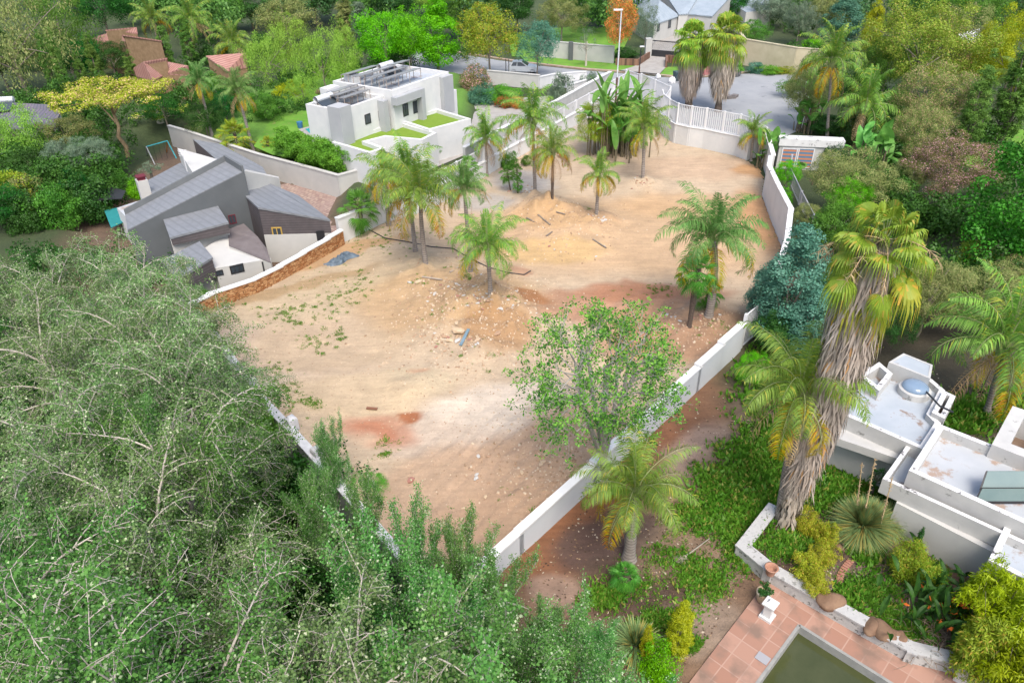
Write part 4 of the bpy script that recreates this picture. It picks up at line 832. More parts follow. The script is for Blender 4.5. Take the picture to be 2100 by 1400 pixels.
geyser(WP(1.1, -DL + 1.0, ZR - .35), math.atan2(uF.y, uF.x), 'silver solar water heater on the left half of the white roof')
geyser(WP(a_mid + 5.6, -DR + 1.2, ZR + .15), math.atan2(uF.y, uF.x), 'silver solar water heater at the back of the white roof')
# ---- slate roofed house
sh = empty('slate_house', P(470, 430, -1), 'angular house with grey slate roofs, dark grey gable wall and white courtyard walls', 'house')
sblock('long_wing', [(396, 287, 1.6), (453, 297, 1.5), (539, 344, 1.5), (547, 359, 1.5), (500, 357, 1.5), (465, 345, 1.5), (434, 320, 1.6)], -1, BROWNP, SLATE, sh)
sblock('rear_wing', [(297, 376, 2.2), (370, 336, 2.2), (392, 353, 2.6), (389, 372, 2.6), (321, 408, 2.4)], -1, CREAM, SLATE, sh, .08)
sblock('white_tower', [(364, 305, 3.4), (456, 331, 3.2), (440, 352, 3.2), (397, 358, 3.2)], -1, CREAM, CREAM, sh)
Wm = sblock('main_wing', [(257, 441, 2.2), (465, 330, 4.6), (501, 352, 4.6), (262, 473, 2.2)], -1, DARKP, SLATE, sh)
p1, p2, p3, p4 = P(257, 441, 2.2), P(465, 330, 4.6), P(501, 352, 4.6), P(262, 473, 2.2)
mb = MB(); o = sh.location
for a, b in ((p1, p2), (p2, p3)):
    d = (b - a); d.z = 0; d.normalize(); n = Vector((-d.y, d.x, 0)) * .14; c_ = (p1 + p3) / 2 - a
    if n.dot(c_) < 0: n = -n
    V = [a - o, b - o, b + n - o, a + n - o]; mb.prism([v + Vector((0, 0, .42)) for v in V], [v + Vector((0, 0, .01)) for v in V])
mb.build('roof_parapet', surf('mid_grey_plaster', (.11, .12, .127), (.14, .15, .155), 1), sh)
sblock('white_gable', [(501.5, 352.5, 4.3), (573, 367, 2.6), (571, 364, 2.6), (503, 349, 4.3)], -1, CREAM, CREAM, sh)
Wf = sblock('front_wing', [(493.6, 393, 2.9), (530, 426, 2.9), (676, 452, 1.9), (611, 403, 1.9), (552, 378, 2.6), (512, 384, 2.9)], -1, BROWNP, SLATE, sh, .06)
fa, fb = P(530, 426, 2.9), P(676, 452, 1.9); o = sh.location
mb = MB(); d = (fb - fa); d.z = 0; L_ = d.length; d.normalize(); nn = Vector((d.y, -d.x, 0)); nn = nn if nn.y < 0 else -nn
q0 = fa + nn * .003 - o; q1 = q0 + d * L_
mb.prism([(q0.x, q0.y, 1.0 - o.z), (q1.x, q1.y, 1.0 - o.z), (*(q1 + nn * .05).xy, 1.0 - o.z), (*(q0 + nn * .05).xy, 1.0 - o.z)], [(q0.x, q0.y, 0), (q1.x, q1.y, 0), (*(q1 + nn * .05).xy, 0), (*(q0 + nn * .05).xy, 0)]); mb.build('white_lower_wall', CREAM, sh)
YEL = surf('yellow_frame', H('d8b45a', .7), H('c9a54a', .7), 3); RED = surf('maroon_frame', H('6a2030', .7), H('7a2838', .7), 3)
window(sh, fa, fb, (556, 466), (581, 486), frame=YEL, mull=1)
window(sh, fa, fb, (648, 473), (668, 492), frame=BLACK, pane=BLACK, name='door', mull=0, proud=.09)
sblock('middle_wing', [(335, 447, 2.4), (444, 421, 2.6), (467, 457, 2.6), (350, 488, 2.4)], 1.9, BROWNP, SLATE, sh, .06)
sblock('middle_wing_wall', [(337, 449, 1.88), (444, 423, 1.88), (469, 470, 1.88), (352, 501, 1.88)], -1, CREAM, CREAM, sh)
sblock('terrace_block', [(468, 472, 1.45), (500, 460, 1.45), (529, 487, 1.45), (548, 512, 1.1), (556, 540, .9), (470, 505, 1.45)], -1, CREAM, surf('dark_terrace', (.12, .1, .1), (.16, .14, .14), 2), sh)
window(sh, p4, p3, (467, 442), (486, 457), frame=RED, mull=1)
sblock('lower_wing', [(334, 536, 1.7), (409, 497, 1.9), (435, 529, 1.9), (363, 574, 1.7)], .7, BROWNP, SLATE, sh, .05)
sblock('lower_wing_wall', [(336, 548, .68), (408, 516, .68), (440, 556, .68), (370, 594, .68)], -1, CREAM, CREAM, sh)
wa, wb_ = P(440, 556, .5), P(556, 536, .5)
sblock('kitchen_wing', [(405, 520, 1.3), (468, 480, 1.4), (556, 532, .9), (442, 552, 1.1)], -1, CREAM, CREAM, sh)
ka, kb = P(442, 552, 1.1), P(556, 532, .9)
window(sh, ka, kb, (441, 556), (459, 563), mull=1); window(sh, ka, kb, (470, 546), (502, 556), mull=2); window(sh, ka, kb, (536, 537), (548, 556), pane=BLACK, name='door', mull=0)
mb = MB(); c_ = P(298, 396, 2.3) - sh.location; mb.box((c_.x, c_.y, 2.0), .7, .7, 2.3, .6); mb.build('chimney', CREAM, sh)
mb = MB(); mb.box((c_.x, c_.y, 4.3), .5, .5, .2, .6); mb.box((c_.x, c_.y, 4.5), .62, .62, .08, .6); mb.build('chimney_cap', RED, sh)
sblock('annex', [(240, 428, 1.2), (295, 410, 1.3), (318, 425, 1.3), (262, 450, 1.2)], -1, WHT, ROOFW2, sh)
mb = MB(); r = empty('tv_antenna', P(384, 352, 2.9), 'thin rooftop antenna on the cream tower of the slate house', 'antenna'); mb.tube([(0, 0, 0), (0, 0, 1.6)], .025, 5); mb.build('mast', WMET, r); mb = MB()
for k in range(4): mb.tube([(-.3, 0, 1.2 + k * .12), (.3, 0.1, 1.2 + k * .12)], .015, 4)
mb.build('rods', WMET, r)
# ---- gatehouse wall with striped blinds
gh = empty('gatehouse', P(1640, 350), 'small weathered white gatehouse with two striped blinds', 'gatehouse'); o = gh.location
ga, gb_ = P(1590, 346), P(1716, 352); gd = (gb_ - ga).normalized(); gn = Vector((-gd.y, gd.x, 0))
mb = MB(); mb.obox(ga - o, gb_ - o, .8, 0, 1.95, off=.4); mb.build('wall', WHG, gh)
mb = MB(); mb.obox(ga - o - gd * .1, gb_ - o + gd * .1, 1.0, 1.96, 2.55, off=.38); mb.build('parapet', COPE, gh)
STR = surf('striped_blind', H('4a86ac', .7), H('5a94b8', .7), 2, wave=(1.0, 'Z', H('e0905c', .7), 0.9))
mt = MT['striped_blind']
for n_ in mt.node_tree.nodes:
    if n_.type == 'TEX_WAVE': n_.wave_profile = 'SIN'
for tl, br in (((1605, 303), (1632, 345)), ((1635, 303), (1663, 345))): window(gh, ga, gb_, tl, br, frame=WMET, pane=STR, name='blind', mull=0, proud=.07)
# ---- weathered flat-roofed house, lower right
rh = empty('flat_roofed_house', P(1900, 1000), 'weathered white flat-roofed house with stained roofs and lichen-spotted parapets', 'house')
parapet('left_wing', [P(1690, 832, 2.75), P(1895, 922, 2.75), P(1930, 868, 2.75), P(1912, 850, 2.75), P(1938, 800, 2.75), P(1905, 772, 2.75), P(1833, 757, 2.75), P(1740, 748, 2.75)], 2.75, 0, .28, .2, WHG, ROOFW, rh, cope=COPE)
parapet('main_wing', [P(1864, 964, 3.1), P(1925.7, 868.6, 3.1), P(2170, 964, 3.1), P(2150, 1095, 3.1)], 3.1, 0, .4, .22, WHG, ROOFW2, rh, cope=COPE)
parapet('gutter_roof', [P(1810, 981, 2.6), P(1861, 910, 2.6), P(1940, 940, 2.6), P(2130, 1040, 2.6), P(2130, 1128, 2.6)], 2.6, 1.95, .4, .16, WHG, ROOFW, rh, cope=COPE)
parapet('lower_wall', [P(1838, 1030, 1.95), P(1890, 960, 1.95), P(2150, 1060, 1.95), P(2150, 1190, 1.95)], 1.949, 0, .1, .2, CREAM, CREAM, rh)
parapet('wall_projection', [P(1914, 1063, 1.95), P(1925, 1048, 1.95), P(2150, 1165, 1.95), P(2150, 1182, 1.95)], 1.945, 0, .1, .1, CREAM, CREAM, rh)
parapet('end_block', [P(2027, 1148, 2.6), P(2068, 1062, 2.6), P(2200, 1110, 2.6), P(2200, 1240, 2.6)], 2.62, 0, .35, .2, WHG, ROOFW, rh, cope=COPE)
parapet('stair_box', [P(1823, 742, 3.25), P(1853, 724, 3.25), P(1913, 748, 3.25), P(1908, 776, 3.25)], 3.25, 0, .02, .1, WHG, ROOFW, rh)
parapet('roof_planter', [P(1762, 769, 2.98), P(1803, 801, 2.98), P(1831, 766, 2.98), P(1803, 742, 2.98)], 2.98, 2.2, .6, .2, WHG, surf('planter_soil', (.14, .09, .06), (.2, .14, .1), 3), rh, cope=COPE)
parapet('skylight_well', [P(2034, 911, 3.3), P(2077, 832, 3.3), P(2190, 870, 3.3), P(2170, 964, 3.3)], 3.3, 0, 1.0, .5, WHG, surf('planter_soil', (.2, .15, .12)), rh, cope=WHG)
parapet('side_planter', [P(1911, 845, 2.95), P(1935, 800, 2.95), P(1960, 812, 2.95), P(1937, 858, 2.95)], 2.95, 2.2, .6, .18, WHG, surf('planter_soil', (.2, .15, .12)), rh, cope=COPE)
q = [P(1695, 895, 2.0), P(1722, 860, 2.0), P(1860, 915, 2.0), P(1842, 945, 2.0)]; mb = MB(); o = rh.location
mb.prism([(v.x - o.x, v.y - o.y, 2.1) for v in q], [(v.x - o.x, v.y - o.y, 1.75) for v in q]); mb.build('canopy', WHG, rh)
mb = MB(); c_ = P(1873, 806, 2.5) - o; mb.lathe((c_.x, c_.y, 2.45), [(.62, 0), (.62, .3), (.52, .34)], 28); mb.build('skylight_kerb', WHG, rh)
mb = MB(); mb.lathe((c_.x, c_.y, 2.80), [(.52, 0), (.5, .1), (.36, .2), (.15, .26), (.02, .27)], 28); mb.build('skylight_dome', surf('blue_dome', (.16, .23, .32), (.22, .3, .4), 1, rough=.15), rh, True)
for tl, bl, lab in (((1942, 965), (1930, 1000), 'upper'), ((1931, 1001), (1918, 1028), 'lower')):
    z1, z0 = (3.5, 3.15) if lab == 'upper' else (3.3, 2.85)
    c0 = P(tl[0] + 78, (tl[1] + bl[1]) / 2, 3.4); r = empty('solar_collector', c0, '%s dark flat solar collector on the stained right roof' % lab, 'solar collector'); mb = MB()
    V = [P(tl[0] + 80, tl[1], z1), P(tl[0] + 240, tl[1] + 2, z1), P(bl[0] + 240, bl[1] + 2, z0), P(bl[0] + 80, bl[1], z0)]
    V = [P(tl[0] + (80 if tl[0] < 1900 else 80), tl[1], z1), P(tl[0] + 250, tl[1], z1), P(bl[0] + 250, bl[1], z0), P(bl[0] + 80, bl[1], z0)]
    V = [Vector((v.x, v.y, v.z)) - c0 for v in V]
    mb.prism(V, [v - Vector((0, 0, .1)) for v in V]); mb.build('collector_frame', BLACK, r)
    mb = MB(); cc = sum(V, Vector()) / 4; I = [cc + (v - cc) * .955 for v in V]; mb.prism([v + Vector((0, 0, .012)) for v in I], [v + Vector((0, 0, .004)) for v in I]); mb.build('collector_glass', surf('collector_glass', (.13, .19, .19), (.17, .23, .22), 1, rough=.12), r)
mb = MB(); pts = [P(1886, 787, 2.9), P(1897, 800, 2.85), P(1927, 832, 3.25), P(1955, 845, 3.25)]; mb.tube([v - pts[0] for v in pts], .04, 6); t = mb.build('roof_pipe', BLACK); t.location = pts[0]; tag(t, 'thin black pipe crossing the roof beside the round skylight', 'pipe')
# ---- houses in the background
TERR = surf('terracotta_roof', H('bc887c', .66), H('d0a296', .66), 1.5, wave=(1.6, 'Y', H('a0706a', .62), .4))
STON = surf('ochre_stone', H('a08260', .55), H('b89a78', .6), 2.5, bump=.5)
th = empty('terracotta_house', P(280, 130), 'house with pinkish terracotta roofs and ochre stone walls among cypresses', 'house')
sblock('left_wing', [(182, 82, 3.2), (240, 63, 4.6), (256, 84, 4.4), (237, 92, 3.2)], 0, STON, TERR, th, .2)
sblock('main_wing', [(254, 72, 5.4), (330, 84, 5.2), (335, 103, 3.4), (270, 92, 3.4)], 0, STON, TERR, th, .2)
sblock('rear_wing', [(217, 63, 5.0), (279, 57, 5.6), (281, 69, 5.0), (240, 64, 5.0)], 0, STON, TERR, th, .1)
sblock('porch', [(236, 92, 3.0), (258, 88, 3.0), (268, 108, 2.4), (256, 118, 2.2)], 0, STON, TERR, th, .1)
t2 = empty('terracotta_cottage', P(330, 165), 'terracotta roofed cottage partly hidden behind two cypresses', 'house')
sblock('main_wing', [(262, 150, 2.6), (296, 127, 4.2), (340, 120, 4.2), (343, 150, 2.6), (314, 165, 2.4)], 0, STON, TERR, t2, .15); sblock('side_wing', [(343, 128, 3.6), (385, 136, 3.6), (388, 155, 2.6), (345, 152, 2.6)], 0, STON, TERR, t2, .1)
t3 = empty('terracotta_house', P(470, 160), 'terracotta roof showing below the feathery palms left of the white house', 'house')
sblock('main_wing', [(425, 116, 4.0), (502, 110, 4.4), (505, 138, 3.0), (466, 146, 2.8)], 0, STON, TERR, t3, .15)
lh = empty('grey_roofed_house', P(60, 260), 'low house with purple-grey roof at the left edge', 'house')
PUR = surf('purple_grey_roof', H('6a6e80', .6), H('8a7f8a', .62), .8, wave=(1, 'X', H('5a5f70', .6), .2))
sblock('main_wing', [(-30, 228, 3.2), (50, 224, 3.4), (122, 229, 3.2), (112, 262, 2.6), (-30, 270, 2.6)], 0, CREAM, PUR, lh, .1); sblock('side_wing', [(27, 212, 3.4), (100, 216, 3.4), (102, 227, 3.0), (40, 226, 3.0)], 0, CREAM, PUR, lh, .1)
geyser(P(12, 222, 3.3), 0.2, 'silver solar water heater on the roof at the left edge')
BLR = surf('pale_blue_roof', H('a9b8c4', .66), H('bcc8d2', .7), 1, wave=(1.3, 'DIAGONAL', H('8a9aa8', .6), .35))
uh = empty('blue_roofed_house', P(1380, 60), 'cream house with pale blue-grey tiled roofs above the black gate', 'house')
sblock('front_wing', [(1341, 51, 2.6), (1392, 33, 2.6), (1352, 1, 4.8), (1330, -30, 4.8), (1280, 10, 3.0)], 0, CREAM, BLR, uh, .15)
sblock('centre_wing', [(1392, 30, 2.9), (1410, 29, 2.9), (1440, -20, 5.0), (1352, -30, 5.0)], 0, CREAM, BLR, uh, .1); sblock('right_wing', [(1388, 27, 2.8), (1460, 34, 2.8), (1500, -10, 4.6), (1405, -15, 4.6)], 0, CREAM, BLR, uh, .15)
ha, hb = P(1341, 51, 2.6), P(1392, 33, 2.6); 
for tl, br in (((1348, 49), (1352, 64)), ((1371, 42), (1375, 57))): window(uh, ha, hb, tl, br, mull=0)
bh = empty('white_walled_house', P(1235, 20), 'white walled building at the top edge left of the orange tree', 'house'); sblock('main_wing', [(1222, -12, 3), (1262, -8, 3), (1262, 2, 3), (1222, 0, 3)], 0, CREAM, CREAM, bh)
b2 = empty('blue_roofed_outbuilding', P(1540, 30), 'pale blue roof between dark trees at the top right', 'house'); sblock('main_wing', [(1490, 2, 3), (1575, -5, 3.4), (1580, 20, 2.6), (1530, 26, 2.6)], 0, CREAM, BLR, b2)
b3 = empty('orange_walled_house', P(1985, 130), 'salmon gable end glimpsed beside the yellow tree', 'house'); sblock('main_wing', [(1965, 70, 4), (2010, 60, 4), (2012, 84, 3.4), (1976, 92, 3.4)], 0, surf('salmon', H('c98a6a', .66)), WHT, b3)
# ============================================================ TREES
T = tree
# --- top left
T('airy0', 60, 205, -20, 250, L_OLIVE, 'huge yellowish-green pine in the top left corner', 'pine_tree')
T('airy1', 150, 150, -30, 170, L_MID, 'second pine behind the large one at the top left', 'pine_tree')
T('round0', 20, 190, 60, 130, L_DARK, 'dark crown under the top left pine', 'tree')
T('round1', 225, 80, -25, 120, L_DEEP, 'dark green tree at the top edge left of the terracotta roofs', 'tree')
T('round2', 170, 172, 80, 110, L_DEEP, 'dark tree between the pine and the row of cypresses', 'tree')
T('fine0', 240, 162, 88, 120, L_DARK, 'rounded dark tree behind the four tall cypresses', 'tree')
for bx, by, ty, wp, lb in ((120, 188, 66, 34, 'leftmost tall cypress beside the dark tree'), (145, 196, 72, 34, 'tallest cypress of the group above the flat-topped tree'), (182, 186, 108, 32, 'shorter cypress between two taller ones'), (212, 178, 74, 40, 'broad cypress in front of the terracotta house'),
                           (285, 190, 112, 42, 'cypress in front of the terracotta cottage'), (357, 160, 48, 40, 'cypress right of the terracotta cottage'), (398, 132, 38, 44, 'cypress below the large feather palm crowns'), (325, 176, 150, 30, 'low cypress tip in front of the cottage roof')):
    T('column%d' % (bx % 2), bx, by + 12, ty, wp * .95, L_CYP, lb, 'cypress', group='cypresses around the terracotta houses')
T('round3', 300, 52, -30, 120, L_DARK, 'dark tree at the top edge above the terracotta house'); T('round1', 375, 40, -30, 100, L_MID, 'mid-green tree at the top edge above the feather palms')
T('round2', 455, 70, -12, 110, L_MID, 'round green tree above the third feather palm'); T('round0', 520, 62, -15, 120, L_DARK, 'dark round tree at the top left of the weeping trees')
palm(335, 128, 312, 42, 46, 'feather palm with yellowing fronds beside the terracotta roof', 'palm0', group='queen palms in the neighbouring gardens')
palm(395, 140, 392, 44, 56, 'large feather palm behind two cypresses', 'palm1', group='queen palms in the neighbouring gardens')
palm(490, 150, 478, 92, 58, 'feather palm in front of the left weeping tree', 'palm2', group='queen palms in the neighbouring gardens')
palm(436, 283, 408, 168, 46, 'feather palm just right of the flat-topped tree', 'palm3', L_PALMD, group='queen palms in the neighbouring gardens')
palm(519, 308, 488, 188, 56, 'tall feather palm behind the cream courtyard wall', 'palm0', L_PALMD, group='queen palms in the neighbouring gardens')
fanpalm(492, 312, 480, 272, 40, 'low yellow-green fan palm against the cream courtyard wall', L_YGR, kind='fansmall')
fanpalm(552, 300, 548, 290, 16, 'small yellow-green palm at the left end of the hedge', L_YGR, kind='fansmall', z=.8)
t = T('flatcrown', 262, 322, 165, 250, L_ACAC, 'flat-topped acacia with cream blossom beside the swing set', 'acacia_tree', bark=surf('acacia_bark', H('9a8464', .6), H('b8a27e', .6), 5, bump=.3), tx=250)
T('sprig', 330, 252, 215, 110, L_ACAC, 'lower blossoming limb of acacia above the cream wall', 'acacia_sapling', bark=BARKP)
T('airy1', 62, 345, 218, 150, L_LIGHT, 'feathery light green tree below the purple-grey roof', 'pepper_tree'); T('round1', 20, 330, 262, 90, L_MID, 'green tree at the left edge below the purple-grey roof')
T('round2', 150, 320, 240, 110, L_OLIVE, 'olive-green bushy tree left of the acacia trunk'); T('fine1', 205, 365, 285, 95, L_GREYG, 'grey-green rounded shrub below the acacia', 'shrub'); T('fine0', 150, 375, 290, 90, L_GREYG, 'grey-green shrub with pale twigs left of the swing set', 'shrub')
T('round3', 90, 385, 310, 130, L_DARK, 'dark shrubby tree above the yellowish bush'); T('shrub0', 25, 440, 352, 120, L_YGR, 'yellow-green bush at the left edge above the poplars', 'bush'); T('shrub1', 75, 430, 352, 80, L_OLIVE, 'olive bush beside the yellow-green one at the left edge', 'bush')
T('round0', 20, 470, 390, 120, L_DEEP, 'deep green shrub below the yellow-green bush', 'shrub'); T('fine0', 235, 355, 315, 60, L_DARK, 'dark shrub at the foot of the acacia trunk', 'shrub')
T('sprig', 312, 365, 332, 50, L_GREYG, 'small rounded sapling in front of the swing set', 'sapling'); T('shrub0', 130, 395, 365, 70, L_MID, 'green shrub by the black netting', 'shrub', nopart=True); T('shrub1', 285, 405, 372, 40, L_BRIGHT, 'bright shrub beside the chimney of the slate house', 'shrub', nopart=True)
T('round1', 345, 262, 200, 90, L_DEEP, 'dark tree behind the feather palm next to the acacia'); T('round3', 455, 232, 165, 90, L_MID, 'green tree between the two feather palms of the courtyard wall'); T('fine1', 175, 262, 205, 80, L_DARK, 'dark crown under the left side of the acacia')
for bx, by, ty, wp, m, lb in ((205, 445, 365, 95, L_DARK, 'dark shrub between the netting and the poplars'), (120, 470, 385, 110, L_MID, 'green shrub at the upper edge of the poplars'), (250, 400, 352, 60, L_MID, 'green shrub left of the cream chimney'), (170, 425, 350, 80, L_DEEP, 'deep green shrub left of the dark netting'), (60, 480, 395, 100, L_DARK, 'dark shrub under the yellow-green bush')): T('shrub%d' % (bx % 2), bx, by, ty, wp, m, lb, 'shrub', nopart=True, z=-.5)
T('round2', 428, 282, 212, 84, L_DARK, 'dark bushy tree between the two feather palm trunks'); T('round0', 550, 262, 196, 84, L_MID, 'green bushy tree left of the golden shrub'); T('round3', 470, 262, 188, 70, L_DEEP, 'deep green tree behind the tall feather palm by the courtyard')
# --- weeping and round trees behind the white house
for i, (k, bx, by, ty, wp, m, lb) in enumerate([('airy0', 556, 190, 66, 120, L_LIGHT, 'light green weeping pepper tree at the left of the row'), ('airy1', 610, 165, 34, 120, L_LIGHT, 'tall light green pepper tree behind the yellow shrub'), ('airy0', 672, 205, 60, 110, L_LIGHT, 'drooping pepper tree at the left corner of the white house'), ('airy1', 715, 185, 48, 90, L_LIGHT, 'pepper tree touching the white house chimney'),
      ('airy0', 628, 232, 150, 70, L_LIGHT, 'small pepper tree above the red-purple flowers'), ('round0', 595, 95, 2, 130, L_OLIVE, 'olive-brown tree behind the pepper trees'), ('column0', 715, 95, -10, 55, L_OLIVE, 'tall dark conifer above the pepper trees'), ('column1', 745, 100, 0, 50, L_GREYG, 'grey-green conifer beside the tall dark one'),
      ('round2', 795, 150, 22, 120, L_BRIGHT, 'bright green tree behind the left roof of the white house'), ('round3', 845, 150, 30, 90, L_BRIGHT, 'bright green tree between two larger ones behind the roof'), ('cone0', 900, 150, 2, 120, L_BRIGHT, 'brightest green dense tree behind the solar panels', ), ('round1', 1005, 160, 18, 120, L_YGR, 'yellow-green tree beside the road left of the parked car'),
      ('round1', 1102, 158, 50, 84, L_BLUE, 'blue-green tree standing over the parked car'), ('round2', 940, 85, -20, 100, L_MID, 'green tree at the top edge above the brightest tree'), ('round0', 1060, 70, -20, 110, L_DARK, 'dark tree at the top edge behind the yellow-green one'), ('fine0', 1152, 88, -8, 100, L_OLIVE, 'olive tree on the lawn behind the street wall'),
      ('round3', 820, 55, -30, 110, L_DARK, 'dark tree at the top edge behind the bright trees'), ('round1', 650, 50, -30, 120, L_DARK, 'dark tree at the top edge above the pepper trees'), ('round2', 760, 40, -35, 100, L_MID, 'mid-green crown at the top edge between conifer and bright tree'), ('round0', 1010, 45, -30, 90, L_MID, 'mid-green crown at the top edge above the yellow-green tree'), ('round2', 880, 35, -30, 100, L_LIGHT, 'pale green crown at the top edge behind the brightest tree')]):
    T(k, bx, by, ty, wp, m, lb)
T('round3', 1268, 135, -12, 76, L_ORNG, 'tall tree with orange blossom behind the street lamp', 'flowering_tree', bark=BARKG); T('airy1', 1322, 98, 8, 66, L_GREYG, 'willowy grey-green tree left of the black gate')
T('sparse', 1201, 138, 54, 52, L_GREYG, 'thin sparse young tree on the grass verge', 'young_tree', bark=BARKP)
T('round1', 1225, 60, 12, 46, L_DEEP, 'dark small tree left of the orange tree'); T('shrub0', 1282, 118, 98, 60, L_DARK, 'dark shrub above the left brick planter', 'shrub', nopart=True)
T('round0', 1497, 50, -20, 100, L_DEEP, 'dark green tree above the twin fan palms'); T('fine1', 1633, 92, 8, 66, L_GREYG, 'rounded grey-green tree behind the yellowish wall'); T('round2', 1575, 60, -20, 90, L_GREYG, 'grey-green tree at the top edge above the yellowish wall')
T('round3', 1680, 80, -15, 80, L_OLIVE, 'olive tree at the top edge right of the grey-green trees'); T('cone0', 1722, 95, -12, 110, L_CON, 'blue cedar at the top edge', 'cedar_tree'); T('column1', 1725, 95, 36, 36, L_YEL, 'short golden conifer in front of the blue cedar', 'golden_conifer'); T('cone1', 1778, 110, -4, 60, L_YEL, 'tall golden conifer behind the big tree', 'golden_conifer')
T('shrub1', 1660, 105, 78, 50, L_BRIGHT, 'light shrub on the yellowish wall', 'shrub', nopart=True); T('round1', 1545, 100, 45, 60, L_MID, 'green tree behind the left end of the yellowish wall')
for k, bx, by, ty, wp, m, lb in (('fine0', 1858, 230, 12, 250, G('bigtree', '64842c', '9cae48', 'b0a45c'), 'very large broad tree with olive-yellow leaves at the top right'), ('fine1', 1800, 225, 78, 130, L_MID, 'green lower crown left of the very large tree'), ('fine1', 1925, 200, 20, 150, L_OLIVE, 'olive crown merging with the right side of the very large tree'),
      ('fine0', 2042, 235, 18, 150, L_YEL, 'golden yellow tree near the top right corner'), ('round0', 2010, 200, 55, 100, L_YGR, 'yellow-green crown below the golden tree'), ('round2', 1990, 70, -15, 130, L_MID, 'mid-green tree at the top edge left of the golden tree'), ('airy0', 2060, 50, -20, 130, L_MID, 'soft green tree at the top right corner'),
      ('fine1', 1888, 310, 142, 165, L_BRONZE, 'bronze-tinted shrub tree in the middle of the right garden'), ('fine0', 1862, 345, 218, 120, L_BRONZE, 'smaller bronze-tinted shrub below the larger one'), ('fine0', 1925, 425, 285, 190, L_PINK, 'wide shrub tree dotted with pink blossom'),
      ('fine1', 1850, 415, 330, 80, L_OLIVE, 'olive shrub left of the pink-flowered tree'), ('cone0', 2052, 570, 228, 270, G('edge', '2a7420', '52a03a'), 'large dense deep green tree at the right edge'), ('fine1', 1640, 262, 142, 110, L_OLIVE, 'olive bush overhanging the cul-de-sac'), ('round1', 1620, 200, 165, 60, L_MID, 'green bush reaching over the road edge'),
      ('fine1', 1722, 455, 322, 180, L_OLIVE, 'dome-shaped olive bush beside the gatehouse'), ('fine0', 1722, 470, 365, 95, L_BRIGHT, 'bright green shrub growing through the dome-shaped bush'), ('round3', 1700, 520, 420, 110, L_MID, 'green shrub between the dome-shaped bush and the blue conifer'), ('fine1', 1650, 480, 420, 60, L_OLIVE, 'thin olive shrub beside the walkway railing'),
      ('fine1', 1880, 690, 555, 170, L_OLIVE, 'olive hedge-like shrub behind the tall shaggy palm'), ('fine0', 1990, 690, 560, 190, L_OLIVE, 'wide olive shrub above the right feather palm'), ('fine1', 2080, 640, 545, 130, L_BRONZE, 'brownish shrub at the right edge above the feather palm'), ('fine0', 1800, 640, 520, 110, L_MID, 'green shrub behind the shaggy skirt of the tall palm'),
      ('fine0', 1780, 720, 600, 150, L_DARK, 'dark shrub behind the shaggy trunk')):
    T(k, bx, by, ty, wp, m, lb)
T('shrub0', 1990, 560, 500, 96, L_YGR, 'clipped yellow-green dome shrub below the deep green tree', 'topiary_shrub'); T('shrub0', 2070, 230, 212, 40, L_MID, 'small clipped ball shrub beside the right feather palm', 'topiary_shrub', nopart=True)
T('column1', 1966, 335, 128, 66, L_CYP, 'tall leaning dark conifer right of the bronze shrub', 'conifer'); T('column1', 2045, 310, 82, 95, L_CYP, 'very tall dark conifer in front of the golden tree', 'conifer')
for a, b, c, w_, lb in ((1600, 700, 478, 205, 'spreading blue-green conifer at the upper end of the white wall'), (1645, 735, 590, 150, 'lower blue-green conifer beside the shaggy palm'), (1560, 660, 545, 100, 'blue-green conifer branch mass over the railing')): T('cone%d' % (a % 2), a, b, c, w_, L_CON, lb, 'blue_conifer')
T('fine1', 1606, 400, 330, 56, L_BRIGHT, 'bright yellow-green creeper over the walkway wall', 'creeper'); T('shrub1', 1598, 430, 388, 44, L_BRIGHT, 'small bright shrub at the foot of the walkway wall', 'shrub', nopart=True); T('shrub0', 1700, 350, 292, 60, L_DARK, 'dark round shrub at the right end of the gatehouse', 'shrub')
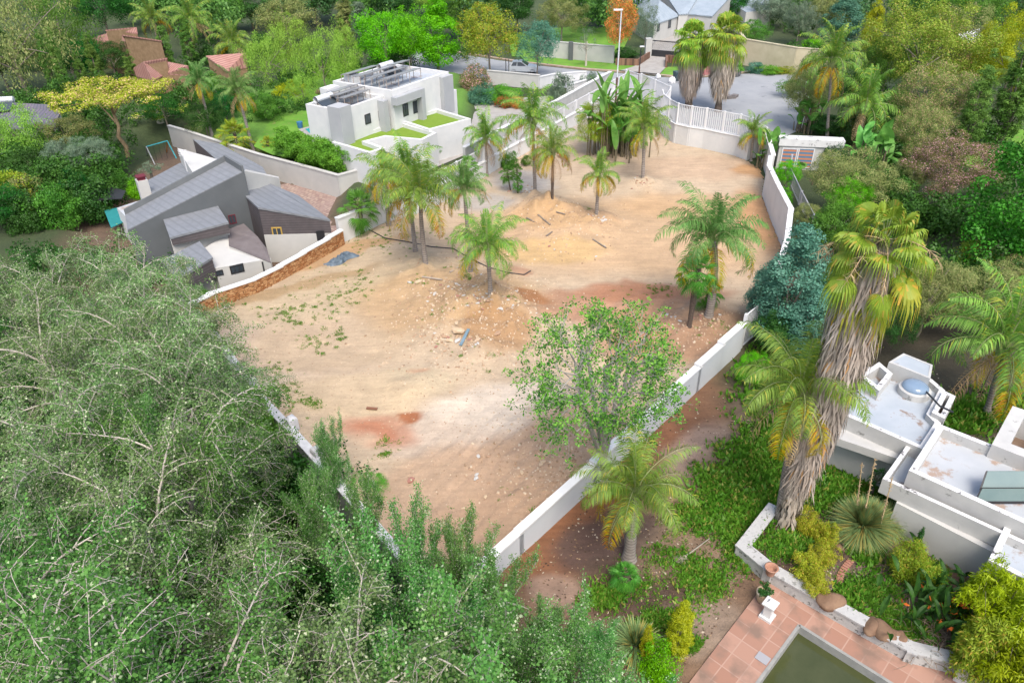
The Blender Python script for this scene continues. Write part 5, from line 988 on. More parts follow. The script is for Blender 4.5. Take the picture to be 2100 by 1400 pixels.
# hedges and flower shrubs
ha_, hb2 = P(585, 318, .8), P(722, 362, .3); hg = empty('hedge', ha_, 'long bushy light green hedge between the cream wall and the white house terrace', 'hedge'); rng = np.random.RandomState(4); nb = NB(); dh = hb2 - ha_
for k in range(9): q, _ = puffs(300 + k, 46, (1.1, 1.1, 1.15), 1.15, .36, 100, .11, lo=.3, bottom=-1); nb.quads(q + np.array([dh.x, dh.y, dh.z]) * ((k + .3) / 9) + np.array([rng.normal() * .2, rng.normal() * .2, 0]))
link('foliage', nb.mesh('hedge_foliage', L_HEDGE), None, hg)
for bx, by, ty, wp, m, lb in ((595, 212, 168, 70, L_YEL, 'golden yellow shrub behind the white house lawn'), (560, 245, 195, 70, L_DARK, 'dark shrub left of the golden one'), (630, 235, 200, 60, L_DARK, 'dark shrub between golden shrub and house'), (665, 205, 180, 36, G('magenta', '8a2a6a', 'b0408a'), 'magenta bougainvillea left of the white house'),
      (975, 190, 135, 66, L_PINK, 'rose bush with pink blossom right of the white house'), (985, 215, 172, 56, L_BLUE, 'blue-green shrub below the pink rose bush'), (1030, 208, 178, 90, L_HEDGE, 'clipped green hedge below the pale wall'), (1035, 220, 195, 40, G('redflower', 'a02838', 'c84a50', '4a8a2c', f3=.5), 'red flowering shrub beside the paved yard'), (1065, 222, 198, 36, L_ORNG, 'orange flowering shrub beside the paved yard'),
      (1150, 230, 150, 50, L_GREYG, 'grey-green olive bush behind the palisade'), (1210, 190, 150, 44, L_GREYG, 'thin grey bush left of the palisade gate'), (1043, 345, 310, 38, L_MID, 'leafy green shrub at the foot of the white wall'), (1080, 340, 318, 22, L_MID, 'small green shrub between two palm trunks'), (870, 330, 290, 60, L_MID, 'green shrub beside the garage of the white house'),
      (1320, 175, 155, 24, L_YGR, 'low palm-like bush beside the lamp post'), (1545, 150, 125, 40, L_BLUE, 'blue-grey shrub left of the yellowish wall'), (1575, 150, 133, 60, L_HEDGE, 'green shrub along the yellowish wall'), (1605, 152, 138, 44, L_YGR, 'yellow-green shrub at the wall end by the road'), (1450, 135, 118, 40, L_MID, 'green shrub between the twin fan palms'), (1400, 130, 118, 26, L_YGR, 'yellowish shrub in the right brick planter'),
      (1690, 275, 235, 70, L_DARK, 'dark shrub behind the banana plants'), (1740, 290, 240, 90, L_DARK, 'dark green shrub below the feather palm of the right garden'), (1775, 380, 330, 70, L_DARK, 'dark shrub beside the large-leaved plants')):
    T('shrub%d' % (bx % 2), bx, by, ty, wp, m, lb, 'shrub', nopart=True)
# --- palms on the lot
GP = 'feather palms standing on the bare lot'
palm(877, 563, 862, 402, 112, 'largest feather palm left of the lot centre with hanging dead fronds', 'palmbig', group=GP, bow=-.1, r0=.19)
palm(853, 522, 835, 362, 84, 'feather palm right behind the largest one', 'palm1', group=GP); palm(797, 466, 790, 362, 70, 'feather palm with orange fronds against the white railings', 'palmdry', group=GP)
palm(967, 568, 952, 388, 70, 'slim feather palm between the largest and the front one', 'palm2', L_PALMD, group=GP); palm(1009, 643, 1000, 508, 96, 'front feather palm on the rubble mound', 'palmbig', group=GP, r0=.16)
palm(998, 360, 996, 285, 62, 'feather palm against the white wall behind the lot', 'palm3', group=GP); palm(1098, 410, 1093, 252, 86, 'tall feather palm with one leaf curled upward', 'palm1', group=GP); palm(1132, 443, 1134, 312, 66, 'feather palm with a thin dark trunk in the lot centre', 'palmdry', group=GP, r0=.12, tm=DTRUNK)
palm(1222, 456, 1228, 358, 56, 'short feather palm with drooping orange fronds', 'palmdry', group=GP, r0=.14); palm(1318, 377, 1322, 262, 70, 'feather palm beside the banana clump', 'palm0', group=GP); palm(1450, 662, 1463, 492, 128, 'thick feather palm at the right side of the lot', 'palmbig', L_PALMD, group=GP, r0=.24, r1=.17, bow=.2)
palm(1540, 330, 1546, 272, 46, 'small yellowish feather palm at the end of the curved wall', 'palmdry', group=GP, r0=.1, r1=.08)
fanpalm(1411, 686, 1432, 548, 46, 'small fan palm with a dark shaggy trunk beside the thick feather palm', group=None, r0=.13, r1=.16); fanpalm(1446, 640, 1455, 590, 34, 'second fan palm head tucked against the thick trunk', r0=.12)
fanpalm(741, 478, 735, 418, 44, 'bushy fan palm in front of the white wall at the lot left', r0=.22, r1=.2)
for i, (a, b, c, d, e, lb) in enumerate(((1048, 395, 1040, 352, 18, 'small tufted yucca in front of the grey rubble'), (1062, 400, 1060, 345, 14, 'thin yucca behind the first'), (1062, 402, 1062, 372, 14, 'low yucca tuft beside the grey rubble'), (942, 395, 960, 335, 24, 'tuft-headed yucca beside the slim feather palm'))): fanpalm(a, b, c, d, e, lb, L_FAND, r0=.06, r1=.05, name='yucca')
# --- palms outside
palm(1598, 1078, 1640, 800, 165, 'leaning feather palm behind the shaggy fan palm', 'palmbig', group='feather palms in the right garden', r0=.2, r1=.15); palm(2022, 850, 2062, 712, 178, 'feather palm at the right edge above the flat roofs', 'palm0', group='feather palms in the right garden')
palm(1290, 1146, 1302, 1010, 142, 'low feather palm in the foreground beside the white wall', 'palmbig', group='feather palms in the right garden', r0=.22, r1=.18)
palm(1696, 290, 1706, 128, 84, 'feather palm overhanging the yellowish wall', 'palm1', group='feather palms in the right garden'); palm(1760, 300, 1775, 218, 96, 'low feather palm with yellow lower fronds behind the gatehouse', 'palm2', group='feather palms in the right garden'); palm(2035, 290, 2096, 168, 70, 'feather palm at the right edge in front of the golden tree', 'palm3', group='feather palms in the right garden')
fanpalm(1283, 1200, 1283, 1172, 34, 'stubby little palm below the low feather palm', L_FAND, r0=.18, r1=.18)
fanpalm(1412, 222, 1422, 76, 43, 'left one of the twin fan palms by the road', L_FAN, z=0, kind='fan', R_=1.45, sk=(.30, 1.0, [.5, 1.0, 1.35, 1.4, 1.0], 7000, 1.2), group='twin shaggy fan palms by the road', r0=.3, r1=.25)
fanpalm(1472, 230, 1492, 66, 48, 'right one of the twin fan palms by the road', L_FAN, z=0, kind='fan', R_=1.45, sk=(.30, 1.0, [.5, 1.05, 1.45, 1.5, 1.1], 8000, 1.2), group='twin shaggy fan palms by the road', r0=.3, r1=.25)
# --- tall shaggy fan palm, foreground right
hb_ = P(1604, 1088); hc = AY(1812, 492, hb_.y)
hr = empty('shaggy_fan_palm', hb_, 'towering leaning fan palm with a thick skirt of dead leaves in the right foreground', 'palm'); d = hc - hb_
spts = [np.array((d.x * (f ** 1.25), 0, d.z * f)) for f in np.linspace(0, 1, 9)]
nb = NB(); nb.tube(np.array(spts), [.34, .26, .24, .22, .21, .2, .2, .19, .17], 10); link('trunk', nb.mesh('trunk', DTRUNK, True), None, hr)
nb = skirt(7, spts[2:], [.16, .36, .50, .55, .57, .61, .68, .68, .5], 22000, 1.1, .026); link('dead_leaf_skirt', nb.mesh('skirt', SKIRT), None, hr)
nb = skirt(8, spts[0:4], [.30, .30, .32, .35], 1500, .6, .05); link('old_leaf_bases', nb.mesh('skirt_low', SKIRT), None, hr)
g, st = fan_crown(95, 32, 1.2, .80, 34, lo=-42, hi=84, dz=.8, j0=.66, hg=1.5, jit=13); o = link('crown', g.mesh('hero_crown', L_FAN), None, hr, d); o.scale = (.80,) * 3; link('leaf_stalks', st.mesh('hero_stalk', RACH), None, hr, d).scale = (.80,) * 3
g, st = fan_crown(96, 15, .95, .8, 26, lo=-80, hi=-35, dz=.8, hg=2.0, jit=10); o = link('yellowing_leaves', g.mesh('hero_y', leafmat('leaf_hangyellow', H('84962c', 1), H('b4a840', 1), H('c0963c', 1))), None, hr, d - Vector((0, 0, .3)))
rng = np.random.RandomState(5); fl = NB()
for k in range(9):
    a = rng.rand() * 6.28; p_, _ = path(rng, (d.x, 0, d.z), (math.cos(a), math.sin(a), .35), 1.9, 10, .16, .04); fl.tube(p_, np.linspace(.022, .006, 11), 4)
    for j in range(40):
        q = p_[rng.randint(4, 11)]; p2, _ = path(rng, q, rng.normal(size=3) * .6 + np.array([0, 0, -.8]), .35, 3, .1, .2); fl.tube(p2, [.01, .008, .006, .004], 3)
link('dead_flower_stalks', fl.mesh('flower_stalks', surf('straw', H('c8aa80', .7), H('dcc49a', .7), 4)), None, hr)
# --- sparse broadleaf tree behind the long wall
rng = np.random.RandomState(21); bb_ = P(1246, 1012); tr_ = empty('sparse_tree', bb_, 'open-crowned tree with grey limbs and bright leaf tips beside the white wall', 'tree'); wd = NB(); tips = []
def curve(a, b, lift, n=6, wob=.06):
    a = np.array(a, float); b = np.array(b, float); L_ = np.linalg.norm(b - a); m = (a + b) / 2 + np.array([0, 0, lift * L_]) + rng.normal(size=3) * wob * L_; t = np.linspace(0, 1, n)[:, None]
    return (1 - t) ** 2 * a + 2 * t * (1 - t) * m + t ** 2 * b
cc_ = np.array([-.55, .1, 5.7]); rr_ = np.array([3.2, 2.7, 3.0]); trunk_ = curve((0, 0, 0), (-.35, .05, 2.3), 0, 7, .05); wd.tube(trunk_, np.linspace(.2, .14, 7), 8)
nodes = []; 
for k in range(9):
    a = k * 2.4 + rng.rand() * .6; e = (.15 if k % 3 == 0 else .75) + .5 * rng.rand(); q = cc_ + rr_ * .45 * np.array([math.cos(a) * math.cos(e), math.sin(a) * math.cos(e), math.sin(e) - .35])
    st_ = trunk_[4 + k % 3]; pts = curve(st_, q, .06, 8); wd.tube(pts, np.linspace(.10, .055, 8), 6); nodes += [(p, .05) for p in pts[3:]]
def attach(qs, nodes, r0, r1, k_):
    out = []; NP = np.array([n[0] for n in nodes])
    for q in qs:
        dd = np.linalg.norm(NP - q, axis=1) + 1.5 * np.maximum(0, NP[:, 2] - q[2]); p = NP[np.argsort(dd)[rng.randint(0, 3)]]; pts = curve(p, q, .07, 6, .09); wd.tube(pts, np.linspace(r0, r1, 6), k_); out += [(pt_, r1) for pt_ in pts[2:]]
    return out
def shell(n, lo, hi, zmin): 
    d_ = nrm(rng.normal(size=(n * 2, 3))); d_ = d_[d_[:, 2] > zmin][:n]; return cc_ + rr_ * d_ * (lo + (hi - lo) * rng.rand(len(d_)))[:, None] * (1 + .18 * np.sin(d_[:, :1] * 5 + 1) * np.cos(d_[:, 1:2] * 4))
n2 = attach(shell(60, .5, .8, -.75), nodes, .035, .018, 4); T3 = shell(430, .62, 1.05, -.8); n3 = attach(T3, n2, .013, .005, 3)
tp = np.concatenate([T3, np.array([n[0] for n in n3])[::3]]); per = 16; ix = np.repeat(np.arange(len(tp)), per); m = len(ix)
off = nrm(rng.normal(size=(m, 3)) + np.array([0, 0, .3])) * (.20 * rng.rand(m) ** .5)[:, None]; pp = tp[ix] + off; nbv = nrm(off + np.array([0, 0, .3]) + rng.normal(size=(m, 3)) * .2); ax = nrm(nrm(off) + rng.normal(size=(m, 3)) * .4)
lv = NB(); lv.quads(leaf_quads(rng, pp, nbv, ax, .115 * (.7 + .5 * rng.rand(m)), .28))
for nm, me in (('crown', lv.mesh('sparse_crown', L_GUM)), ('branches', wd.mesh('sparse_wood', BARKG, True))): link(nm, me, None, tr_)
# --- large-leaved plants
def banana(name, p, n, Lh, label, cat='plant', seed=0, stems=True, mat=None, lw=.32, flowers=None, spread=.9, stalk=1.0):
    rng = np.random.RandomState(seed); r = empty(name, p, label, cat); g = NB(); s = NB(); f = NB()
    for i in range(n):
        c = rng.normal(size=2) * spread * .5; a = rng.rand() * 6.28; el = R(88 - 38 * rng.rand()); h = Lh * (.12 + .78 * rng.rand()) * stalk
        p0 = np.array([c[0], c[1], 0.]); s.tube(np.array([p0, p0 + [0.1 * math.cos(a), .1 * math.sin(a), h]]), [.07, .045], 5); base = p0 + np.array([.1 * math.cos(a), .1 * math.sin(a), h])
        pts, _ = path(rng, base, (math.cos(a) * math.cos(el), math.sin(a) * math.cos(el), math.sin(el)), Lh * (.35 + .25 * rng.rand()), 7, .20, .03)
        tg = nrm(np.gradient(pts, axis=0)); sd = nrm(np.cross(tg, [0, 0, 1.0])); t = np.linspace(0, 1, 8); w_ = lw * np.sin(np.pi * (.06 + .92 * t)) ** .7
        Lf = pts + sd * w_[:, None] + [0, 0, .05]; Rt = pts - sd * w_[:, None] + [0, 0, .05]; i_ = np.arange(7)
        g.quads(np.stack([pts[i_], pts[i_ + 1], Lf[i_ + 1], Lf[i_]], 1)); g.quads(np.stack([pts[i_], Rt[i_], Rt[i_ + 1], pts[i_ + 1]], 1))
    link('leaves', g.mesh(name + '_l', mat or L_BAN), None, r)
    if stems: link('stems', s.mesh(name + '_s', surf('plant_stem', (.10, .08, .05), (.2, .17, .1), 4)), None, r)
    return r
banana('strelitzia_clump', P(1262, 318), 90, 5.2, 'tall clump of large-leaved strelitzia with withered tan flowers near the gate', seed=3, spread=2.2)
T('fine1', 1282, 322, 212, 96, L_MID, 'leafy green growth in the middle of the strelitzia clump', 'shrub'); T('fine0', 1225, 318, 210, 100, L_YGR, 'bushy yellow-green growth on the left of the strelitzia clump', 'shrub'); T('shrub1', 1300, 250, 205, 44, leafmat('leaf_wither', H('c09a74', .9), H('dcb894', .9)), 'withered tan blossom heads on top of the strelitzia clump', 'dried_flowers', nopart=True, z=1.8); T('shrub1', 1242, 262, 230, 26, leafmat('leaf_wither', (.5,) * 3, (.5,) * 3), 'single withered tan flower head left of the clump', 'dried_flowers', nopart=True, z=2.2)
for a, b, n, L_, lb in ((1662, 240, 26, 3.4, 'banana plants beside the road edge'), (1650, 272, 16, 2.6, 'lower banana plant behind the gatehouse'), (1790, 375, 24, 3.6, 'large-leaved strelitzia right of the gatehouse'), (1755, 345, 18, 3.2, 'banana plant next to the dark round shrub'), (1570, 345, 16, 2.6, 'banana plant at the corner of the walkway wall'), (1655, 372, 6, 1.4, 'small broad-leaved plant below the striped blinds')): banana('banana_plant', P(a, b), n, L_, lb, seed=a)
# --- yucca rosette, strelitzia, bamboo and shrubs of the raised bed
def rosette(name, p, n, L, label, mat, seed=0, w=.03, h=0.35, cat='plant', lo=-25):
    rng = np.random.RandomState(seed); a = rng.rand(n) * 6.283; el = np.radians(lo + (88 - lo) * rng.rand(n) ** .8); Ls = L * (.75 + .35 * rng.rand(n))
    d = np.stack([np.cos(a) * np.cos(el), np.sin(a) * np.cos(el), np.sin(el)], 1); p0 = np.array([0, 0, h]) + d * .08; s = nrm(np.cross(d, [0, 0, 1.0])) * w
    mid = p0 + d * (Ls * .5)[:, None]; tip = p0 + d * Ls[:, None] - np.array([0, 0, 1.0]) * (Ls * .12)[:, None]; nb = NB(); nb.quads(np.stack([p0, mid + s, tip, mid - s], 1))
    r = empty(name, p, label, cat); link('leaves', nb.mesh(name, mat), None, r); q = MB(); q.lathe((0, 0, 0), [(.16, 0), (.14, h)], 8); q.build('stem', DTRUNK, r); return r
yb = P(1762, 1098, .42); rosette('spiky_rosette', yb, 2600, 1.25, 'large spiky round rosette plant in the raised bed', L_YUC, 4, .016, .45); rosette('spiky_rosette', P(1815, 1085, .42), 900, .95, 'smaller spiky rosette half hidden behind the large one', L_YUC, 5, .016, .3)
for i, (x0, y0, x1, y1, lb) in enumerate(((1752, 1030, 1768, 948, 'leftmost dry flower stalk above the spiky rosette'), (1765, 1045, 1795, 940, 'middle dry flower stalk above the spiky rosette'), (1798, 1052, 1830, 980, 'rightmost dry flower stalk leaning towards the gutter'))):
    b = P(x0, y0 + 55, .42); t = AY(x1, y1, b.y) - b; rng = np.random.RandomState(i); nb = NB(); s = np.linspace(0, 1, 9)[:, None]; pts = s * np.array(t); nb.tube(pts, np.linspace(.03, .015, 9), 5)
    for k in range(90): q = np.array(t) * rng.rand(); p2, _ = path(rng, q, rng.normal(size=3), .09, 2, 0, .2); nb.tube(p2, [.012, .01, .006], 3)
    o = link('dry_flower_stalk', nb.mesh('stalk', MT['straw'])); o.location = b; tag(o, lb, 'flower stalk', 'dry flower stalks of the spiky rosette')
banana('strelitzia_plant', P(1925, 1275, .42), 120, 1.5, 'dark green strelitzia with orange flowers in the raised bed', seed=9, mat=L_DARK, lw=.09, spread=1.5, stems=False, stalk=.7)
rng = np.random.RandomState(3); nb = NB(); 
for k in range(260): a = rng.normal(size=2) * np.array([.55, .45]); p2, _ = path(rng, (a[0], a[1], .05), (rng.normal(), rng.normal(), .6), .7, 5, .3, .25); nb.tube(p2, [.014, .013, .012, .01, .008, .005], 3)
o = link('dead_leaf_litter', nb.mesh('litter', surf('dry_litter', H('8a7a6a', .7), H('b8a48c', .7), 4))); o.location = P(1918, 1305, .42); tag(o, 'tangle of curled dead leaves below the dark green strelitzia', 'dead leaves')
nb = NB(); rng = np.random.RandomState(8)
for k in range(26): a = rng.normal(size=2) * .55; p0 = np.array([a[0], a[1], .75 + .3 * rng.rand()]); nb.quads(leaf_quads(rng, np.repeat(p0[None], 3, 0), nrm(rng.normal(size=(3, 3))), rng.normal(size=(3, 3)) + [0, 0, 1], [.2] * 3, .25))
o = link('strelitzia_flowers', nb.mesh('flowers', surf('orange_petal', H('e8762a', .8)))); o.location = P(1925, 1275, .42); tag(o, 'orange bird-shaped flowers among the dark strelitzia leaves', 'flowers')
def feathery(name, bx, by, ty, wpx, mat, label, z=.4, n=95, per=130, ls=.15, wd=.11, cat='plant'):
    b = P(bx, by, z); h = AY(bx, ty, b.y).z - b.z; wdm = wpx / ppm((b.x, b.y, z + h * .6)) / 2; q, _ = puffs(int(bx), n, (wdm, wdm, h * .5), h * .5, .24, per, ls, lo=.1, wd=wd, droop=.5, bottom=-1); nb = NB(); nb.quads(q)
    r = empty(name, b, label, cat); link('foliage', nb.mesh(name, mat), None, r); s = NB(); rng = np.random.RandomState(int(by))
    for k in range(12): a = rng.normal(size=2) * wdm * .4; s.tube(np.array([[a[0] * .4, a[1] * .4, 0], [a[0], a[1], h * .85]]), [.02, .008], 4)
    link('canes', s.mesh(name + 'c', MT['plant_stem']), None, r); return r
feathery('bamboo_clump', 2000, 1290, 1165, 130, L_BAMB, 'yellow-green bamboo clump left of the wall end'); feathery('bamboo_clump', 2060, 1375, 1235, 130, L_BAMB, 'yellow-green bamboo clump at the lower right edge'); feathery('bamboo_clump', 2075, 1440, 1330, 120, L_BAMB, 'lowest bamboo clump in the bottom right corner'); feathery('bamboo_clump', 1985, 1370, 1280, 90, L_YGR, 'olive bamboo growth over the planter wall bend'); feathery('bamboo_clump', 2075, 1250, 1190, 70, L_GREYG, 'thin grey bamboo in front of the end block')
feathery('fern_bush', 1848, 1180, 1115, 50, L_YGR, 'yellowish feathery bush in the middle of the raised bed', ls=.08); feathery('fern_bush', 1890, 1205, 1150, 60, L_YGR, 'olive feathery bush right of the yellowish one', ls=.08)
for bx, by, wp, lb in ((1655, 1078, 56, 'yellow-green shrub clump beside the shaggy trunk'), (1685, 1100, 52, 'yellow-green shrub clump second along the curved row'), (1682, 1140, 62, 'yellow-green shrub clump in the middle of the curved row'), (1655, 1170, 70, 'orange-tinted shrub clump near the planter wall'), (1668, 1200, 56, 'lowest yellow-green shrub clump against the planter wall')):
    T('shrub%d' % (bx % 2), bx, by + 12, by - 28, wp, L_CROT, lb, 'croton_shrub', 'shrub', z=.42, nopart=True, group='curved row of yellow-green shrubs in the raised bed')
T('column0', 1872, 1135, 1083, 20, L_DARK, 'narrow upright green plant against the white wall', 'upright_shrub', z=.42, nopart=True); T('sprig', 1788, 1010, 955, 44, L_DEEP, 'glossy dark green shrub below the gutter corner', 'shrub', z=.3)
T('column0', 1385, 1345, 1238, 74, L_YEL, 'larger golden conifer beside the patio at the bottom', 'golden_conifer'); T('column0', 1320, 1370, 1285, 38, L_YEL, 'smaller golden conifer beside the larger one at the bottom', 'golden_conifer'); T('shrub1', 1350, 1390, 1320, 90, L_BRIGHT, 'bright green shrub between the two golden conifers', 'shrub', nopart=True)
rosette('spiky_rosette', P(1300, 1345), 500, 1.0, 'spiky green rosette behind the smaller golden conifer', L_YUC, 6, .02, .5)
T('fine1', 1535, 800, 728, 70, L_BRIGHT, 'light green castor-like shrub at the upper wall end', 'shrub'); T('round3', 1585, 730, 650, 120, L_DARK, 'dark shrub under the blue-green conifer'); T('fine0', 1700, 830, 730, 90, L_DARK, 'dark shrub behind the shaggy palm skirt')
# --- garden and lot objects
def ob(name, mb, mat, loc, label, cat, group=None, rz=0, smooth=False):
    o = mb.build(name, mat, None, smooth); o.location = loc; o.rotation_euler.z = rz; return tag(o, label, cat, group)
TCOT = surf('terracotta_pot', H('b8846a', .66), H('cba08a', .66), 5)
r = empty('plant_pot', P(1562, 1232, .1), 'tall cream pot with a small dark shrub at the patio corner', 'pot'); mb = MB(); mb.lathe((0, 0, 0), [(.13, 0), (.2, .15), (.24, .38), (.25, .5), (.22, .5)], 20); mb.build('pot', surf('cream_pot', H('c8a880', .7), H('dcd4c4', .72), 3), r, True); q, _ = puffs(3, 22, (.24, .24, .16), .58, .09, 60, .05); nb = NB(); nb.quads(q); link('foliage', nb.mesh('potleaf', L_DARK), None, r)
mb = MB(); rzp = math.atan2(pu.y, pu.x); mb.box((0, 0, 0), .42, .42, .10, rzp); mb.box((0, 0, .102), .26, .26, .50, rzp); mb.box((0, 0, .604), .36, .36, .05, rzp); mb.box((0, 0, .656), .42, .42, .06, rzp); mb.lathe((0, 0, .717), [(.18, 0), (.06, .1)], 4); ob('pedestal', mb, WHT, P(1573, 1264, .1), 'white stone pedestal standing on the terracotta patio', 'pedestal')
mb = MB(); mb.lathe((0, 0, 0), [(.14, 0), (.2, .28), (.24, .34), (.19, .34), (.15, .12)], 22); ob('terracotta_pot', mb, TCOT, P(1579, 1176, .62), 'empty terracotta pot standing on the planter wall', 'pot', smooth=True)
for i, (a, b, s, lb) in enumerate(((1702, 1232, .42, 'large dark boulder behind the planter wall near the shrub row'), (1790, 1285, .32, 'brown boulder beside the planter wall'), (1812, 1293, .36, 'orange-brown boulder next to the brown one'), (1834, 1300, .2, 'small grey boulder right of the orange-brown one'), (1848, 1308, .22, 'flat brown stone at the end of the boulders'), (1722, 1122, .15, 'small round stone head beside the brick edging'))):
    bm = bmesh.new(); bmesh.ops.create_icosphere(bm, subdivisions=3, radius=1)
    for v in bm.verts: n_ = 1 + .22 * math.sin(v.co.x * 3 + i) * math.cos(v.co.y * 2.6 + i * 2) + .08 * math.sin(v.co.z * 7 + i); v.co = Vector((v.co.x * 1.15, v.co.y * .85, v.co.z * .62)) * n_ * s
    me = bpy.data.meshes.new('boulder'); bm.to_mesh(me); bm.free(); me.polygons.foreach_set('use_smooth', [True] * len(me.polygons)); o = link('boulder', me, surf('boulder_rock', H('8a6a54', .6), H('a8886c', .6), 2.5, bump=.5)); o.location = P(a, b, .5 + s * .25); o.rotation_euler.z = i; tag(o, lb, 'boulder')
mb = MB(); ed = [(1745, 1150), (1732, 1165), (1723, 1180), (1720, 1195), (1726, 1210), (1738, 1225), (1752, 1240), (1770, 1252), (1790, 1260), (1812, 1265), (1832, 1268)]
W_ = [P(a, b, .46) for a, b in ed]
tot = 0
for a, b in zip(W_, W_[1:]):
    L_ = (b - a).length; n_ = max(1, int(L_ / .11)); rz = math.atan2((b - a).y, (b - a).x)
    for k in range(n_): q = a.lerp(b, (k + .5) / n_) - W_[0]; mb.box((q.x, q.y, 0), .095, .22, .07, rz + .05 * math.sin(k * 5 + tot))
    tot += n_
ob('brick_edging', mb, surf('edging_brick', H('a8705a', .66), H('c49480', .66), 6), W_[0], 'curved line of bricks laid in the raised bed', 'brick edging')
mb = MB(); mb.box((0, 0, 0), .4, .32, .02, rzp); ob('manhole_cover', mb, surf('grey_cover', (.3, .3, .32)), P(1564, 1349, .105), 'grey square cover set in the patio', 'drain cover')
# rubble stones, planks, tarp, hose
rng = random.Random(4)
ROCKM = [surf('sand_rock', H('c8ac8a', .75), H('dcc6aa', .78), 4, bump=.4), surf('white_rubble', (.40, .38, .36), (.54, .53, .51), 4), surf('brown_rock', H('ac8c70', .75), H('c4a488', .75), 4), surf('pink_brick_rubble', H('b88070', .62), H('cc9a88', .62), 4)]
RMESH = []
for k in range(6):
    bm = bmesh.new(); bmesh.ops.create_icosphere(bm, subdivisions=1, radius=.5)
    for v in bm.verts: v.co = Vector((v.co.x * rng.uniform(.8, 1.3), v.co.y * rng.uniform(.6, 1), v.co.z * rng.uniform(.4, .7)))
    me = bpy.data.meshes.new('rock'); bm.to_mesh(me); bm.free(); me.materials.append(ROCKM[0]); RMESH.append(me)
def lz(x, y): return float(lot_h(np.array([x]), np.array([y]))[0])
def rock(px, py, s, mi, label, group=None, k=None, name='rock'):
    q = P(px, py); o = link(name, RMESH[rng.randrange(6) if k is None else k]); o.location = (q.x, q.y, lz(q.x, q.y) + s * .1); o.scale = (s, s * .8, s * .7); o.rotation_euler.z = rng.uniform(0, 6.28)
    o.material_slots[0].link = 'OBJECT'; o.material_slots[0].material = ROCKM[mi]; return tag(o, label, 'stone', group)
rock(942, 694, .85, 0, 'largest flat sandy slab in the rubble at the lot centre'); rock(925, 705, .5, 0, 'sandy block left of the white brick'); rock(912, 697, .4, 2, 'brown block at the left of the slab'); rock(938, 681, .4, 0, 'sandy stone above the largest slab'); rock(939, 709, .45, 1, 'white brick beside the blue plank'); rock(860, 594, .6, 0, 'pale wedge-shaped stone left of the rubble mound'); rock(842, 591, .35, 1, 'white stone on a green tuft'); rock(1021, 698, .45, 2, 'brown stone right of the blue plank'); rock(843, 987, .45, 3, 'single orange stone near the bottom of the lot'); rock(1028, 660, .4, 1, 'white broken sheet at the foot of the front palm')
CL = [(1020, 645, 46, 16, 90, 'pale rubble bits at the foot of the front feather palm'), (950, 620, 80, 30, 110, 'small pale stones scattered left of the front palm'), (905, 700, 22, 12, 26, 'little sandy stones in front of the flat slab'), (975, 720, 28, 16, 26, 'stones on the slope right of the blue plank'), (1065, 396, 26, 6, 60, 'grey and white rubble heap beside the thin yuccas'), (1238, 466, 10, 7, 22, 'white rubble heap beside the short feather palm'), (1215, 460, 22, 10, 20, 'loose stones left of the short feather palm'),
      (1318, 385, 22, 8, 45, 'rubble ring around the palm beside the banana clump'), (1120, 960, 90, 60, 44, 'brown clods along the parallel tracks'), (990, 960, 60, 50, 28, 'stones scattered over the lower lot'), (1400, 670, 60, 20, 40, 'broken stones along the edge near the right palms'), (1180, 520, 60, 25, 14, 'few pale stones in the lot centre')]
left = 280; PEB = []
for cx, cy, sx, sy, n, lb in CL:
    big = max(6, int(n * .42)); left -= big
    for k in range(n):
        a, b = rng.gauss(cx, sx * .6), rng.gauss(cy, sy * .6); s = rng.uniform(.10, .30) if k < big else rng.uniform(.04, .12); mi = rng.choice([0, 1, 1, 2, 3] if cy < 800 else [2, 2, 0, 1])
        if k < big: rock(a, b, s, mi, ('larger ' if s > .2 else 'small ') + ['sandy', 'whitish', 'brown', 'pinkish'][mi] + ' piece among the ' + lb.replace('the ', '', 1) if lb.startswith('the ') else ('larger ' if s > .2 else 'small ') + ['sandy', 'whitish', 'brown', 'pinkish'][mi] + ' piece among ' + lb, lb)
        else: PEB.append((a, b, s))
nb = NB(); r2 = np.random.RandomState(6)
qs = [(P(a, b), s) for a, b, s in PEB] + [(P(500 + 1050 * r2.rand(), 340 + 720 * r2.rand() ** .8), .02 + .045 * r2.rand() ** 2) for _ in range(4200)] + [(P(r2.normal(965, 85), r2.normal(655, 60)), .03 + .10 * r2.rand() ** 2) for _ in range(2200)] + [(P(r2.normal(1150, 70), r2.normal(940, 60)), .03 + .09 * r2.rand() ** 2) for _ in range(900)] + [(P(r2.normal(1140, 70), r2.normal(465, 30)), .03 + .10 * r2.rand() ** 2) for _ in range(600)] + [(P(r2.normal(1430, 60), r2.normal(690, 25)), .03 + .1 * r2.rand() ** 2) for _ in range(400)]
X = np.array([(q.x, q.y) for q, s in qs]); SZ = np.array([s for q, s in qs]); ok = poly_dist(X[:, 0], X[:, 1], LOT) > .4; X, SZ = X[ok], SZ[ok]; Z = lot_h(X[:, 0], X[:, 1])
c = np.concatenate([X, Z[:, None] + .0], 1)
CB = np.array([[-1, -1, -.3], [1, -1, -.3], [1, 1, -.3], [-1, 1, -.3], [-.7, -.7, .9], [.7, -.7, .9], [.7, .7, .9], [-.7, .7, .9]]) * .5
Vv = (c[:, None, :] + (CB[None] * (1 + .5 * r2.normal(size=(len(c), 8, 3)) * .5)) * SZ[:, None, None]).reshape(-1, 3); Fb = np.array([[4, 5, 6, 7], [0, 1, 5, 4], [1, 2, 6, 5], [2, 3, 7, 6], [3, 0, 4, 7]])
nb.add(Vv, (np.arange(len(c))[:, None, None] * 8 + Fb[None]).reshape(-1, 4))
